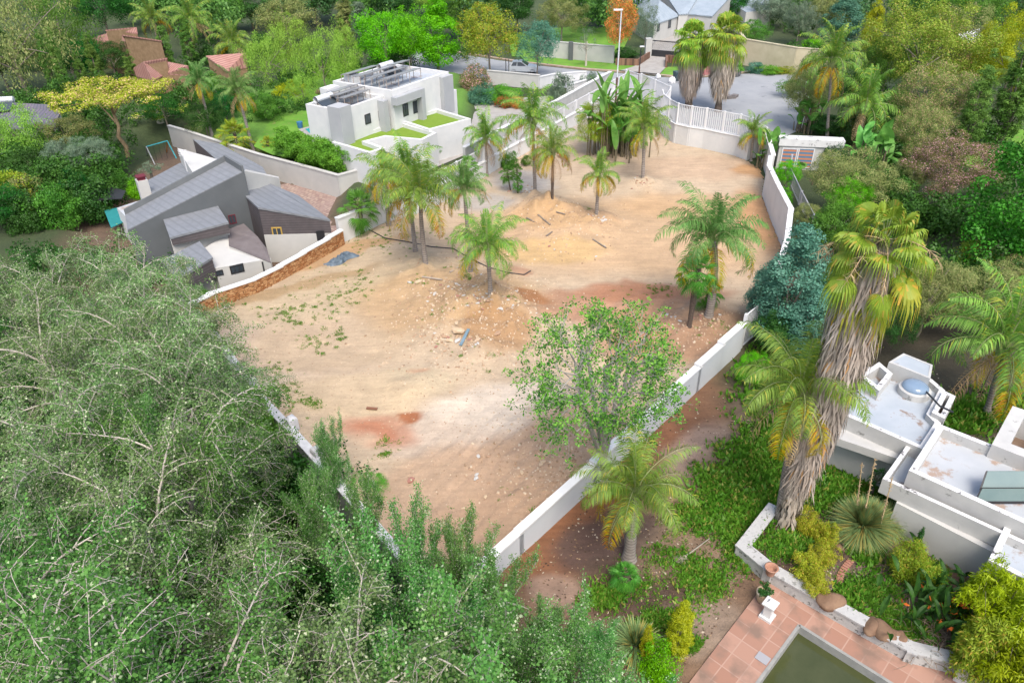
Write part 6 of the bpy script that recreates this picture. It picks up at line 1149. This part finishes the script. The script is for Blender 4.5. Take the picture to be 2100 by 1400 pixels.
def islmat(name, cols):
    m, N, L = newmat(name); g = N.new('ShaderNodeNewGeometry'); cr = N.new('ShaderNodeValToRGB'); L.new(g.outputs['Random Per Island'], cr.inputs[0]); cr.color_ramp.interpolation = 'CONSTANT'
    for i, c_ in enumerate(cols):
        e = cr.color_ramp.elements[i] if i < 2 else cr.color_ramp.elements.new(i / len(cols)); e.position = i / len(cols); e.color = (*c_, 1)
    b = N.new('ShaderNodeBsdfPrincipled'); L.new(cr.outputs[0], b.inputs[0]); b.inputs['Roughness'].default_value = .9; o = N.new('ShaderNodeOutputMaterial'); L.new(b.outputs[0], o.inputs[0]); return m
tag(link('pebbles', nb.mesh('pebbles', islmat('pebble_mix', [H('c4a688', .75), H('d8c4ac', .78), H('b4967a', .75), H('a88c70', .75), H('cdb69c', .78)]))), 'small stones and grit scattered over the bare lot', 'pebbles', kind='stuff')
def plank(x0, y0, x1, y1, w, mat, label, name='plank', cat='plank', lift=.05):
    a, b = P(x0, y0), P(x1, y1); a.z = lz(a.x, a.y) + lift; b.z = lz(b.x, b.y) + lift; mb = MB(); d = b - a; n_ = Vector((-d.y, d.x, 0)).normalized() * w / 2; V = [n_ * -1, d - n_, d + n_, n_]; mb.prism([v + Vector((0, 0, .05)) for v in V], V); return ob(name, mb, mat, a, label, cat)
PLK = surf('grey_plank', H('b8a898', .66), H('cfc0b0', .66), 3, stretch=(1, 1, 1)); BLK = surf('blue_grey_plank', H('6a8a9c', .66), H('8aa4b4', .66), 3)
plank(945, 718, 962, 695, .16, BLK, 'blue-grey plank lying on the rubble slope'); plank(867, 586, 908, 589, .12, PLK, 'pale board lying left of the front palm'); plank(924, 575, 943, 562, .12, PLK, 'pale board behind the front palm mound'); plank(752, 838, 774, 840, .14, surf('rust_board', H('a07058', .6)), 'rusty strip beside the red soil patch')
for i, (a, b, c, d_, lb) in enumerate(((1103, 460, 1128, 478, 'dead grey branch left of the dark-trunked palm'), (1140, 458, 1158, 462, 'dead branch right of the dark-trunked palm'), (1105, 428, 1120, 420, 'short log beside the tall palm'), (1215, 500, 1243, 516, 'long grey branch below the short palm'), (1120, 495, 1132, 488, 'small brown stick in the lot centre'), (1095, 470, 1080, 462, 'twisted grey stick on the mound'))):
    plank(a, b, c, d_, .1, surf('dead_wood', H('8f8378', .6), H('a89a8c', .6), 5), lb, 'dead_branch', 'branch', .02)
for i_, (pts_, z_, mt_, lb_, ct_) in enumerate((([(214, 432), (250, 425), (262, 452), (228, 468)], .3, surf('teal_cover', H('1f8f90', .6), H('2fa0a0', .6), 2), 'teal sheet stretched beside the slate house', 'cover'), ([(180, 392), (225, 384), (258, 392), (250, 408), (190, 412)], 1.0, BLACK, 'dark round netting left of the chimney', 'netting'))):
    W2 = [P(a, b, z_) for a, b in pts_]; mb = MB(); mb.prism([v - W2[0] + Vector((0, 0, .04)) for v in W2], [v - W2[0] for v in W2]); ob('sheet_cover', mb, mt_, W2[0], lb_, ct_)
# tarpaulin
q = P(700, 534); bm = bmesh.new(); bmesh.ops.create_grid(bm, x_segments=26, y_segments=16, size=.5); rn = random.Random(2)
for v in bm.verts: x, y = v.co.x, v.co.y; e = max(0, 1 - (2 * abs(x)) ** 3) * max(0, 1 - (2 * abs(y)) ** 3); v.co = Vector((x * 2.3 + .05 * math.sin(y * 17), y * .85 + .12 * math.sin(x * 9), .03 + .28 * e + .09 * math.sin(x * 23 + y * 5) * e + .07 * math.sin(y * 21 + x * 11) * e + rn.uniform(-.02, .02)))
me = bpy.data.meshes.new('tarp'); bm.to_mesh(me); bm.free(); o = link('tarpaulin', me, surf('blue_grey_tarp', H('4f6070', .6), H('7f92a2', .62), 4, rough=.5, bump=.6)); o.location = (q.x, q.y, lz(q.x, q.y)); o.rotation_euler.z = R(52); tag(o, 'crumpled blue-grey tarpaulin near the stone wall', 'tarpaulin')
hp = [P(*a) for a in ((755, 472), (790, 492), (840, 500), (885, 510), (930, 515), (960, 535), (1000, 556), (1040, 568), (1075, 569), (1088, 561))]
pts = [(p.x - hp[0].x, p.y - hp[0].y, lz(p.x, p.y) + .05) for p in hp]; mb = MB(); mb.tube(pts, .035, 6); ob('hose', mb, surf('black_hose', (.04, .04, .045)), (hp[0].x, hp[0].y, 0), 'long dark pipe snaking across the lot between the palms', 'pipe')
# dropped frond (broom-like) on the garden ground
nb = NB(); rng_ = np.random.RandomState(1); nb.tube(np.array([[0, 0, .05], [1.0, .75, .08]]), [.03, .02], 5)
for k in range(70): a = .66 + 3.14 + rng_.normal() * .35; nb.tube(np.array([[0, 0, .05], [.55 * math.cos(a), .55 * math.sin(a), .03 + .05 * rng_.rand()]]), [.012, .004], 3)
o = link('fallen_frond', nb.mesh('fallen', surf('grey_frond', H('a8a090', .66), H('c0b8a8', .66), 4))); o.location = P(1408, 1140, .02); tag(o, 'grey broom-shaped fallen frond lying in the garden', 'fallen frond')
# swing set
r = empty('swing_set', P(330, 325, -.9), 'metal swing set with turquoise bar and orange leg beside the acacia', 'swing set'); o_ = r.location
TUR = surf('turquoise_paint', H('4fc4d0', .7)); ORP = surf('orange_paint', H('d8862a', .7)); 
sA, sB = AY(300, 301, P(318, 330, -.9).y), AY(343, 289, P(318, 330, -.9).y + 1.2); 
mb = MB(); mb.tube([sA - o_, sB - o_], .05, 8); mb.build('top_bar', TUR, r)
for tp_, px, py, mt in ((sA, 318, 338, GREYP), (sA, 302, 318, GREYP), (sB, 362, 325, TUR), (sB, 342, 312, ORP)):
    mb = MB(); mb.tube([tp_ - o_, P(px, py, -.98) - o_], .05, 7); mb.build('leg', mt, r)
for f in (.3, .55, .8):
    q = sA.lerp(sB, f) - o_; mb = MB(); mb.tube([q, q - Vector((0, 0, 1.7))], .015, 4); mb.box((q.x, q.y, q.z - 1.75), .4, .18, .05); mb.build('swing_seat', BLACK, r)
# lamp posts
def lamp(bx, by, ty, label, top='arm'):
    b = P(bx, by); h = AY(bx, ty, b.y).z; r = empty('street_lamp', b, label, 'street lamp'); mb = MB(); mb.tube([(0, 0, 0), (0, 0, h * .45)], .09, 8); mb.build('lower_pole', surf('rusty_pole', H('6a4a40', .6), H('7f5a4c', .6), 3), r)
    mb = MB(); mb.tube([(0, 0, h * .45), (0, 0, h)], .06, 8); mb.build('upper_pole', surf('galvanised', (.5,) * 3) if top == 'arm' else BLACK, r)
    mb = MB(); mb.box((-.3 if top == 'arm' else .1, 0, h), .8 if top == 'arm' else .5, .22, .12); mb.build('lamp_head', WMET, r)
lamp(1259, 262, 22, 'tall grey and brown street lamp in front of the orange tree'); lamp(1309, 170, 97, 'short dark lamp post beside the driveway', 'x')
for i, (x, y, h, lb) in enumerate(((1038, 175, 2.9, 'left'), (1044, 176, 2.9, 'middle'))):
    mb = MB(); mb.tube([(0, 0, 0), (0, 0, h)], .05, 6); ob('pole', mb, BLACK, P(x, y), '%s thin dark pole in front of the pale wall near the car' % lb, 'pole')
# wheelie bins, bags, pot
BIN = surf('green_bin_plastic', (.03, .06, .075), (.045, .08, .095), 2, rough=.5)
def bin_(px, py, label, rz=0):
    r = empty('wheelie_bin', P(px, py, .05), label, 'bin', None, rz); mb = MB(); mb.prism([(-.3, -.36, 1.0), (.3, -.36, 1.0), (.3, .36, 1.0), (-.3, .36, 1.0)], [(-.23, -.26, .06), (.23, -.26, .06), (.23, .26, .06), (-.23, .26, .06)]); mb.build('body', BIN, r)
    mb = MB(); mb.prism([(-.3, -.34, 1.1), (.3, -.34, 1.1), (.3, .36, 1.07), (-.3, .36, 1.07)], [(-.33, -.4, 1.003), (.33, -.4, 1.003), (.33, .4, 1.003), (-.33, .4, 1.003)]); mb.build('lid', BIN, r)
    for s in (-.25, .25): mb = MB(); mb.tube([(s - .03, .3, .1), (s + .03, .3, .1)], .1, 12); mb.build('wheel', BLACK, r)
bin_(1386, 166, 'dark green wheelie bin at the kerb beside white bags', .3)
q, _ = puffs(9, 1, (.1, .1, .1), .2, .1, 1, .1)
for i, (x, y, s, lb) in enumerate(((1378, 167, .42, 'white rubbish bag leaning on the wheelie bin'), (1350, 158, .3, 'white litter at the driveway corner'))):
    bm = bmesh.new(); bmesh.ops.create_icosphere(bm, subdivisions=3, radius=s)
    for v in bm.verts: v.co = Vector((v.co.x, v.co.y, max(-.3 * s, v.co.z) * 1.2)) * (1 + .15 * math.sin(v.co.x * 19) * math.sin(v.co.y * 17 + v.co.z * 13))
    me = bpy.data.meshes.new('bag'); bm.to_mesh(me); bm.free(); o = link('rubbish_bag', me, surf('white_bag', (.6, .6, .62), (.75, .75, .76), 4, rough=.4)); o.location = P(x, y, .2); tag(o, lb, 'bag')
r = empty('plant_pot', P(1508, 156, .06), 'round dark planter with a shrub at the road edge', 'pot'); mb = MB(); mb.lathe((0, 0, 0), [(.5, 0), (.65, .5), (.55, .5)], 18); mb.build('pot', DARKP, r); q, _ = puffs(13, 30, (.9, .9, .5), .85, .3, 60, .12); nb = NB(); nb.quads(q); link('foliage', nb.mesh('pl', L_HEDGE), None, r)
mb = MB(); mb.lathe((0, 0, 0), [(.22, 0), (.28, .55), (.24, .55)], 16); ob('blue_pot', mb, surf('blue_glaze', H('3f7fb0', .7)), P(616, 262, .85), 'blue pot beside the turquoise pool', 'pot')
rock(1300, 470, .1, 2, 'tiny brown stone in the upper lot')
mb = MB(); 
for k in range(5): mb.box((.4 * k - .8 + .1 * math.sin(k * 3), .25 * math.sin(k * 2), 0), .7, .6, .22 + .06 * (k % 3), k)
ob('rubble_pile', mb, surf('asphalt_rubble', (.12, .11, .11), (.2, .18, .17), 4), P(1493, 201, .05), 'broken dark asphalt rubble on the road beside the right fan palm', 'rubble')
# parked hatchback
r = empty('parked_car', P(1074, 150, .05), 'silver-white hatchback parked beyond the pale wall', 'car', None, R(-8)); CARP = surf('silver_paint', (.55, .58, .62), (.6, .63, .66), 1, rough=.25)
prof = [(-1.75, .35), (-1.8, .75), (-1.65, .95), (-1.35, 1.38), (-.2, 1.45), (.55, 1.0), (1.5, .85), (1.8, .62), (1.8, .32)]
mb = MB(); n_ = len(prof); wv = [.78, .8, .8, .62, .62, .76, .8, .78, .75]
mb.add([(x, -w_, z) for (x, z), w_ in zip(prof, wv)] + [(x, w_, z) for (x, z), w_ in zip(prof, wv)], [tuple(range(n_)), tuple(range(n_, 2 * n_))[::-1]] + [(i, n_ + i, n_ + (i + 1) % n_, (i + 1) % n_) for i in range(n_)]); mb.build('body', CARP, r)
for s in (-1, 1):
    for x0, x1, xa, xb in ((-1.45, -.78, -1.2, -.75), (-.68, .38, -.68, -.2)):
        mb = MB(); V = [(x0, s * .795, .97), (x1, s * .785, .97), (xb, s * .64, 1.37), (xa, s * .64, 1.37)]; mb.add(V, [(0, 1, 2, 3)]); mb.add([(a, b - s * .03, c_) for a, b, c_ in V], [(3, 2, 1, 0)]); mb.build('side_window', GLASS, r)
mb = MB(); V = [(-.14, -.58, 1.44), (-.14, .58, 1.44), (.56, .7, 1.03), (.56, -.7, 1.03)]; mb.add(V, [(0, 1, 2, 3)]); mb.add([(a, b, c_ - .03) for a, b, c_ in V], [(3, 2, 1, 0)]); mb.build('windscreen', GLASS, r)
for x in (-1.15, 1.15):
    for s in (-.78, .78):
        mb = MB(); mb.tube([(x, s - .08, .3), (x, s + .08, .3)], .3, 16); wh_ = mb.build('wheel', BLACK, r)
# ============================================================ GROUND COVER (uncountable)
def tufts(name, lst, label, mat, hz, ls=.16, wd=.14, seed=0, keep=None, cat='weeds', spr=.10):
    rng = np.random.RandomState(seed); Pp = []; Ls = []
    for px, py, sx, sy, n, s in lst:
        k = rng.normal(size=(n, 2)); ctr = np.stack([px + k[:, 0] * sx, py + k[:, 1] * sy], 1)
        for a, b in ctr:
            q = P(a, b); sv = .55 + 1.1 * rng.rand() ** 2; m = int(22 * sv) + 6; o = rng.normal(size=(m, 2)) * spr * s * sv; x = q.x + o[:, 0]; y = q.y + o[:, 1]; Pp.append(np.stack([x, y], 1)); Ls.append(np.full(m, ls * s * sv))
    X = np.concatenate(Pp); Ls = np.concatenate(Ls) * (.5 + rng.rand(len(X)))
    if keep is not None: kk = keep(X[:, 0], X[:, 1]); X, Ls = X[kk], Ls[kk]
    z = hz(X[:, 0], X[:, 1]); p = np.concatenate([X, z[:, None]], 1); ax = nrm(np.concatenate([rng.normal(size=(len(X), 2)) * .55, np.ones((len(X), 1)) * .8], 1)); nbv = nrm(rng.normal(size=(len(X), 3)))
    nb = NB(); nb.quads(leaf_quads(rng, p, nbv, ax, Ls, wd)); return tag(link(name, nb.mesh(name, mat)), label, cat, kind='stuff')
inl = lambda x, y: poly_dist(x, y, LOT) > .3
tufts('lot_weeds', [(620, 650, 40, 22, 60, .9), (700, 620, 25, 14, 60, .8), (660, 590, 40, 20, 40, .7), (735, 590, 22, 16, 60, .8), (640, 705, 20, 10, 30, 1), (600, 660, 12, 8, 26, .9), (700, 684, 6, 8, 16, 1), (560, 760, 22, 14, 40, .8), (585, 795, 18, 16, 50, .9), (640, 825, 12, 8, 36, 1), (600, 830, 14, 20, 30, .8), (565, 640, 50, 8, 50, .8), (795, 900, 18, 10, 14, 1.1), (785, 935, 8, 5, 12, 1),
      (780, 500, 30, 12, 50, .8), (840, 480, 50, 15, 60, .8), (860, 590, 12, 5, 16, 1), (960, 585, 4, 3, 10, 1.2), (905, 662, 25, 8, 12, .9), (1045, 635, 12, 3, 14, 1), (955, 640, 60, 40, 26, .7), (990, 740, 20, 14, 14, .9), (1330, 600, 40, 6, 50, .6), (1360, 590, 24, 5, 40, .6), (1200, 440, 12, 4, 20, .7), (1590, 450, 12, 40, 24, .8), (1480, 690, 22, 12, 60, .6), (690, 540, 60, 30, 30, .6), (620, 540, 20, 20, 12, .8), (1070, 1010, 30, 20, 10, 1), (900, 330, 8, 3, 1, 1)],
      'scattered green weed tufts growing on the bare lot', L_WEED, lot_h, seed=3, keep=inl, ls=.075, spr=.055, wd=.12)
ing = lambda x, y: (poly_dist(x, y, GARD) > .5) & ~(((x - PC.x) * pu.x + (y - PC.y) * pu.y > ua - .3) & ((x - PC.x) * pv.x + (y - PC.y) * pv.y > va + .1))
tufts('garden_weeds', [(1565, 960, 38, 38, 400, 1.5), (1475, 1010, 26, 36, 180, 1.4), (1610, 850, 45, 60, 240, 1.7), (1570, 760, 30, 30, 90, 1.8), (1640, 720, 60, 50, 160, 2.0), (1420, 1060, 30, 20, 140, 1.0), (1440, 1190, 26, 22, 170, .9), (1520, 1130, 10, 12, 120, 1.2), (1390, 1150, 30, 20, 90, .8), (1240, 1225, 20, 12, 120, 1), (1350, 1280, 30, 16, 140, 1), (1300, 1200, 40, 20, 100, .7), (1440, 1330, 10, 6, 60, 1), (1510, 1100, 14, 30, 160, 1.2),
      (1600, 1135, 22, 18, 120, 1.1), (1650, 1120, 20, 12, 60, 1.1), (1770, 1150, 14, 10, 90, 1.3), (1770, 1230, 30, 16, 160, .9), (1735, 1240, 10, 10, 60, 1.3), (1820, 1290, 30, 12, 200, 1), (1860, 1320, 20, 10, 120, 1.1), (1690, 1010, 40, 30, 240, 1.3), (1790, 1010, 40, 25, 200, 1.2), (1720, 1040, 30, 20, 120, 1.1), (1860, 1200, 60, 30, 100, .8), (1560, 1040, 26, 26, 200, 1.3), (1980, 850, 60, 20, 200, 2)],
      'lush green weeds covering the garden right of the white wall', L_WEED, gard_h, seed=5, keep=ing, ls=.115, spr=.12, wd=.2)
r2 = np.random.RandomState(12); n_ = 5000; X = np.stack([1050 + 900 * r2.rand(n_), 740 + 620 * r2.rand(n_)], 1); q = np.array([P(a, b)[:2] for a, b in X]); kk = ing(q[:, 0], q[:, 1]); q = q[kk]; z = gard_h(q[:, 0], q[:, 1]) + .015; m = len(q)
nb = NB(); nb.quads(leaf_quads(r2, np.concatenate([q, z[:, None]], 1), nrm(np.array([0, 0, 1.0]) + r2.normal(size=(m, 3)) * .3), np.concatenate([r2.normal(size=(m, 2)), np.zeros((m, 1))], 1), .05 + .08 * r2.rand(m), .3)); tag(link('leaf_litter', nb.mesh('leaf_litter', islmat('litter_mix', [H('6a5240', .6), H('8a6e54', .6), H('b89a78', .6), H('54402f', .6), H('d8c8b0', .6)]))), 'dry fallen leaves and twigs strewn over the garden earth', 'leaf litter', kind='stuff')
# ============================================================ POPLARS
LP_A = [(60, 452, 8.5, 'pale-twigged poplar at the left edge nearest the yellow bush'), (165, 428, 8.5, 'pale-twigged poplar in the far row below the dark netting'), (270, 470, 8.0, 'pale-twigged poplar overhanging the slate house'), (350, 585, 7.0, 'poplar whose arching twigs reach the courtyard of the slate house'), (20, 560, 9.5, 'poplar at the left edge in the second row'), (140, 545, 9.5, 'poplar with a tangle of grey twigs in the second row'), (270, 555, 9.5, 'poplar with a tall bare leader in the second row'),
        (275, 705, 7.5, 'poplar leaning over the corner of the stone wall'), (225, 650, 9.5, 'poplar behind the corner of the lot'), (60, 690, 10.5, 'poplar at the left edge in the third row'), (200, 700, 10.5, 'poplar with long curved branches in the third row'), (30, 850, 11.0, 'poplar with thick pale limbs at the left edge'), (190, 860, 10.5, 'poplar with forked pale trunk left of the dark gap'), (60, 1040, 11.5, 'poplar with bare arching limbs at the lower left edge'), (270, 1060, 11.0, 'poplar with a wide arching crown at the lower left'), 
        (480, 1135, 9.0, 'bare-twigged poplar arching over the dark hollow'), (130, 1230, 12.0, 'poplar filling the bottom left corner'), (350, 1230, 11.5, 'poplar with many drooping twigs at the bottom left'), (560, 1220, 11.0, 'poplar with two long white arching branches'), (480, 1390, 11.5, 'poplar at the bottom edge left of centre'), (250, 1400, 12.0, 'poplar at the very bottom left'), (690, 1370, 10.5, 'poplar with low arching white twigs at the bottom edge')]
for i, (a, b, z, lb) in enumerate(LP_A): poplar('popA%d' % (i % 3), a, b, z, lb, mat=L_POP if b < 680 or i % 3 == 0 else L_POP2, group='pale-twigged poplars filling the left foreground')
LP_B = [(245, 830, 7.0, 'leafy poplar in the shade beside the retaining wall'), (310, 930, 5.0, 'young leafy poplar against the grey retaining wall'), (330, 1010, 7.0, 'dense leafy poplar below the dark gap'), (465, 1080, 4.5, 'leafy poplar shoots at the retaining wall'), (655, 880, 3.6, 'slender upright poplar reaching in front of the red soil patch'), (640, 965, 4.6, 'leafy poplar beside the wall pillars'), (740, 1000, 6.0, 'upright leafy poplar in front of the pale soil'), (850, 1030, 6.5, 'upright leafy poplar at the lower lot edge'),
        (930, 1060, 5.5, 'upright leafy poplar left of the white wall'), (985, 1100, 4.8, 'leafy poplar shoots in front of the white wall'), (760, 1140, 7.5, 'leafy poplar with a forked trunk'), (850, 1180, 7.0, 'dense leafy poplar hiding the wall end'), (1005, 1265, 7.0, 'leafy poplar over the wall end'), (1135, 1250, 4.5, 'slim leafy poplar right of the wall'), (830, 1290, 9.0, 'leafy poplar near the bottom centre'), (980, 1320, 9.0, 'bushy leafy poplar at the bottom centre'), (1130, 1300, 7.0, 'leafy poplar left of the small golden conifer'),
        (1250, 1370, 7.0, 'leafy poplar at the bottom right of centre'), (1210, 1280, 4.5, 'small leafy poplar in the lower garden'), (1060, 1410, 8.5, 'leafy poplar at the bottom edge centre'), (880, 1420, 9.5, 'leafy poplar below the bottom centre'), (1390, 1430, 5.0, 'leafy poplar tips beside the patio at the bottom')]
for i, (a, b, z, lb) in enumerate(LP_B): poplar('popB%d' % (i % 3), a, b, z, lb, **({} if (a, b) not in ((670, 850), (640, 960)) else {}), mat=L_POPB, bark=BARKG, z=-3.0 if a < 1000 else 0.0, sc=(.75 if a in (655, 640) else .7 if a in (310, 465) else .62 if b < 1100 else .85 if a < 1050 else 1.0), group='upright leafy poplars along the bottom of the lot')
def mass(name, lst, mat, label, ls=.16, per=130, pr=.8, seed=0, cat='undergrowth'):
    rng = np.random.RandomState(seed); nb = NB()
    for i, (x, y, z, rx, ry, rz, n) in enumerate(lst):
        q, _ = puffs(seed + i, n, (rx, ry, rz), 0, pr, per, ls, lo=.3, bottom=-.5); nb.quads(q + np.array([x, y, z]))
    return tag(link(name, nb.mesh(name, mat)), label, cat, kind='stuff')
lst = []
rr = random.Random(9)
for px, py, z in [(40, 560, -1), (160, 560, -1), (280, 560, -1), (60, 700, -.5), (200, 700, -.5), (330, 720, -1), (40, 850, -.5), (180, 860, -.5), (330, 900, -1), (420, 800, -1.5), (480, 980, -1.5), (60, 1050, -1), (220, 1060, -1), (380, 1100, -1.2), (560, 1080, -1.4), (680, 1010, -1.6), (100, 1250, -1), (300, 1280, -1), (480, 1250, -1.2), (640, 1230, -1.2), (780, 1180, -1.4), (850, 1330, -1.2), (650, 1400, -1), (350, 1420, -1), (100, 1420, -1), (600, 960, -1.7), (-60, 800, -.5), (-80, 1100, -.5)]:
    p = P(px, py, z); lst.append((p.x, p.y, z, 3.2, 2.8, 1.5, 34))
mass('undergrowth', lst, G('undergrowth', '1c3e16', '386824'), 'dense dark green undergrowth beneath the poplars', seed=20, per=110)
for i, (px, py, zt, wv_, mt, lb) in enumerate(((545, 905, 1.5, 90, L_BRIGHT, 'bright green shrub against the grey retaining wall'), (770, 1030, 2.5, 120, L_HEDGE, 'bright leafy shrub at the lower lot corner'), (430, 640, .8, 60, L_MID, 'shrub at the end of the stone wall'))):
    T('fine1', px, py + 40, py - 45, wv_, mt, lb, 'shrub', z=-2)
# far woodland
lst = []
for k in range(150):
    y = rr.uniform(112, 235); x = rr.uniform(-1.0, 1.0) * (y * .86 + 10)
    if abs(x - P(1400, 40).x) < 9 and y < 150: continue
    lst.append((x, y, rr.uniform(3.0, 5.0), rr.uniform(3.5, 6), rr.uniform(3.5, 6), rr.uniform(2.6, 4.6), 36))
mass('distant_woodland', lst[::2], G('far1', '3c6430', '6f9448'), 'mass of treetops along the top of the view', ls=.42, per=60, pr=1.4, seed=50, cat='woodland'); mass('distant_woodland', lst[1::2], G('far2', '31583a', '5a8048'), 'darker mass of treetops along the top of the view', ls=.42, per=60, pr=1.4, seed=90, cat='woodland')
lst = []
for px, py, n in [(60, 350, 3), (130, 400, 3), (190, 350, 3), (230, 390, 1), (90, 430, 3), (200, 420, 2), (240, 330, 2), (40, 250, 3), (120, 230, 3), (200, 260, 3), (230, 215, 2), (300, 205, 2), (380, 230, 3), (350, 180, 2), (420, 200, 2), (470, 215, 2), (540, 235, 2), (600, 185, 3), (660, 160, 3), (740, 150, 3), (820, 130, 3), (900, 120, 2), (450, 130, 3), (540, 120, 3), (250, 130, 2), (160, 130, 2), (90, 150, 3), (20, 300, 3), (100, 320, 2), (160, 390, 2), (60, 420, 2), (0, 380, 2), (1700, 160, 3), (1760, 200, 3), (1820, 260, 3), (1900, 330, 3), (1980, 300, 1), (1840, 340, 3), (1780, 420, 3), (1850, 470, 3), (1950, 480, 3), (2060, 400, 2), (1740, 540, 2), (1700, 620, 2), (1900, 600, 3), (2040, 600, 3), (1640, 120, 2), (1900, 140, 3), (2000, 130, 2), (1620, 60, 2), (1500, 60, 2), (2080, 180, 1), (2100, 480, 3)]:
    for k in range(n):
        a = P(px + rr.uniform(-35, 35), py + rr.uniform(-14, 14)); lst.append((a.x, a.y, 1.0, rr.uniform(1.6, 2.8), rr.uniform(1.6, 2.8), rr.uniform(1, 1.8), 20))
mass('garden_undergrowth', lst, G('under2', '2a5222', '4f7f34'), 'dark shrubs filling the gaps between the garden trees', ls=.2, per=80, pr=.7, seed=200)
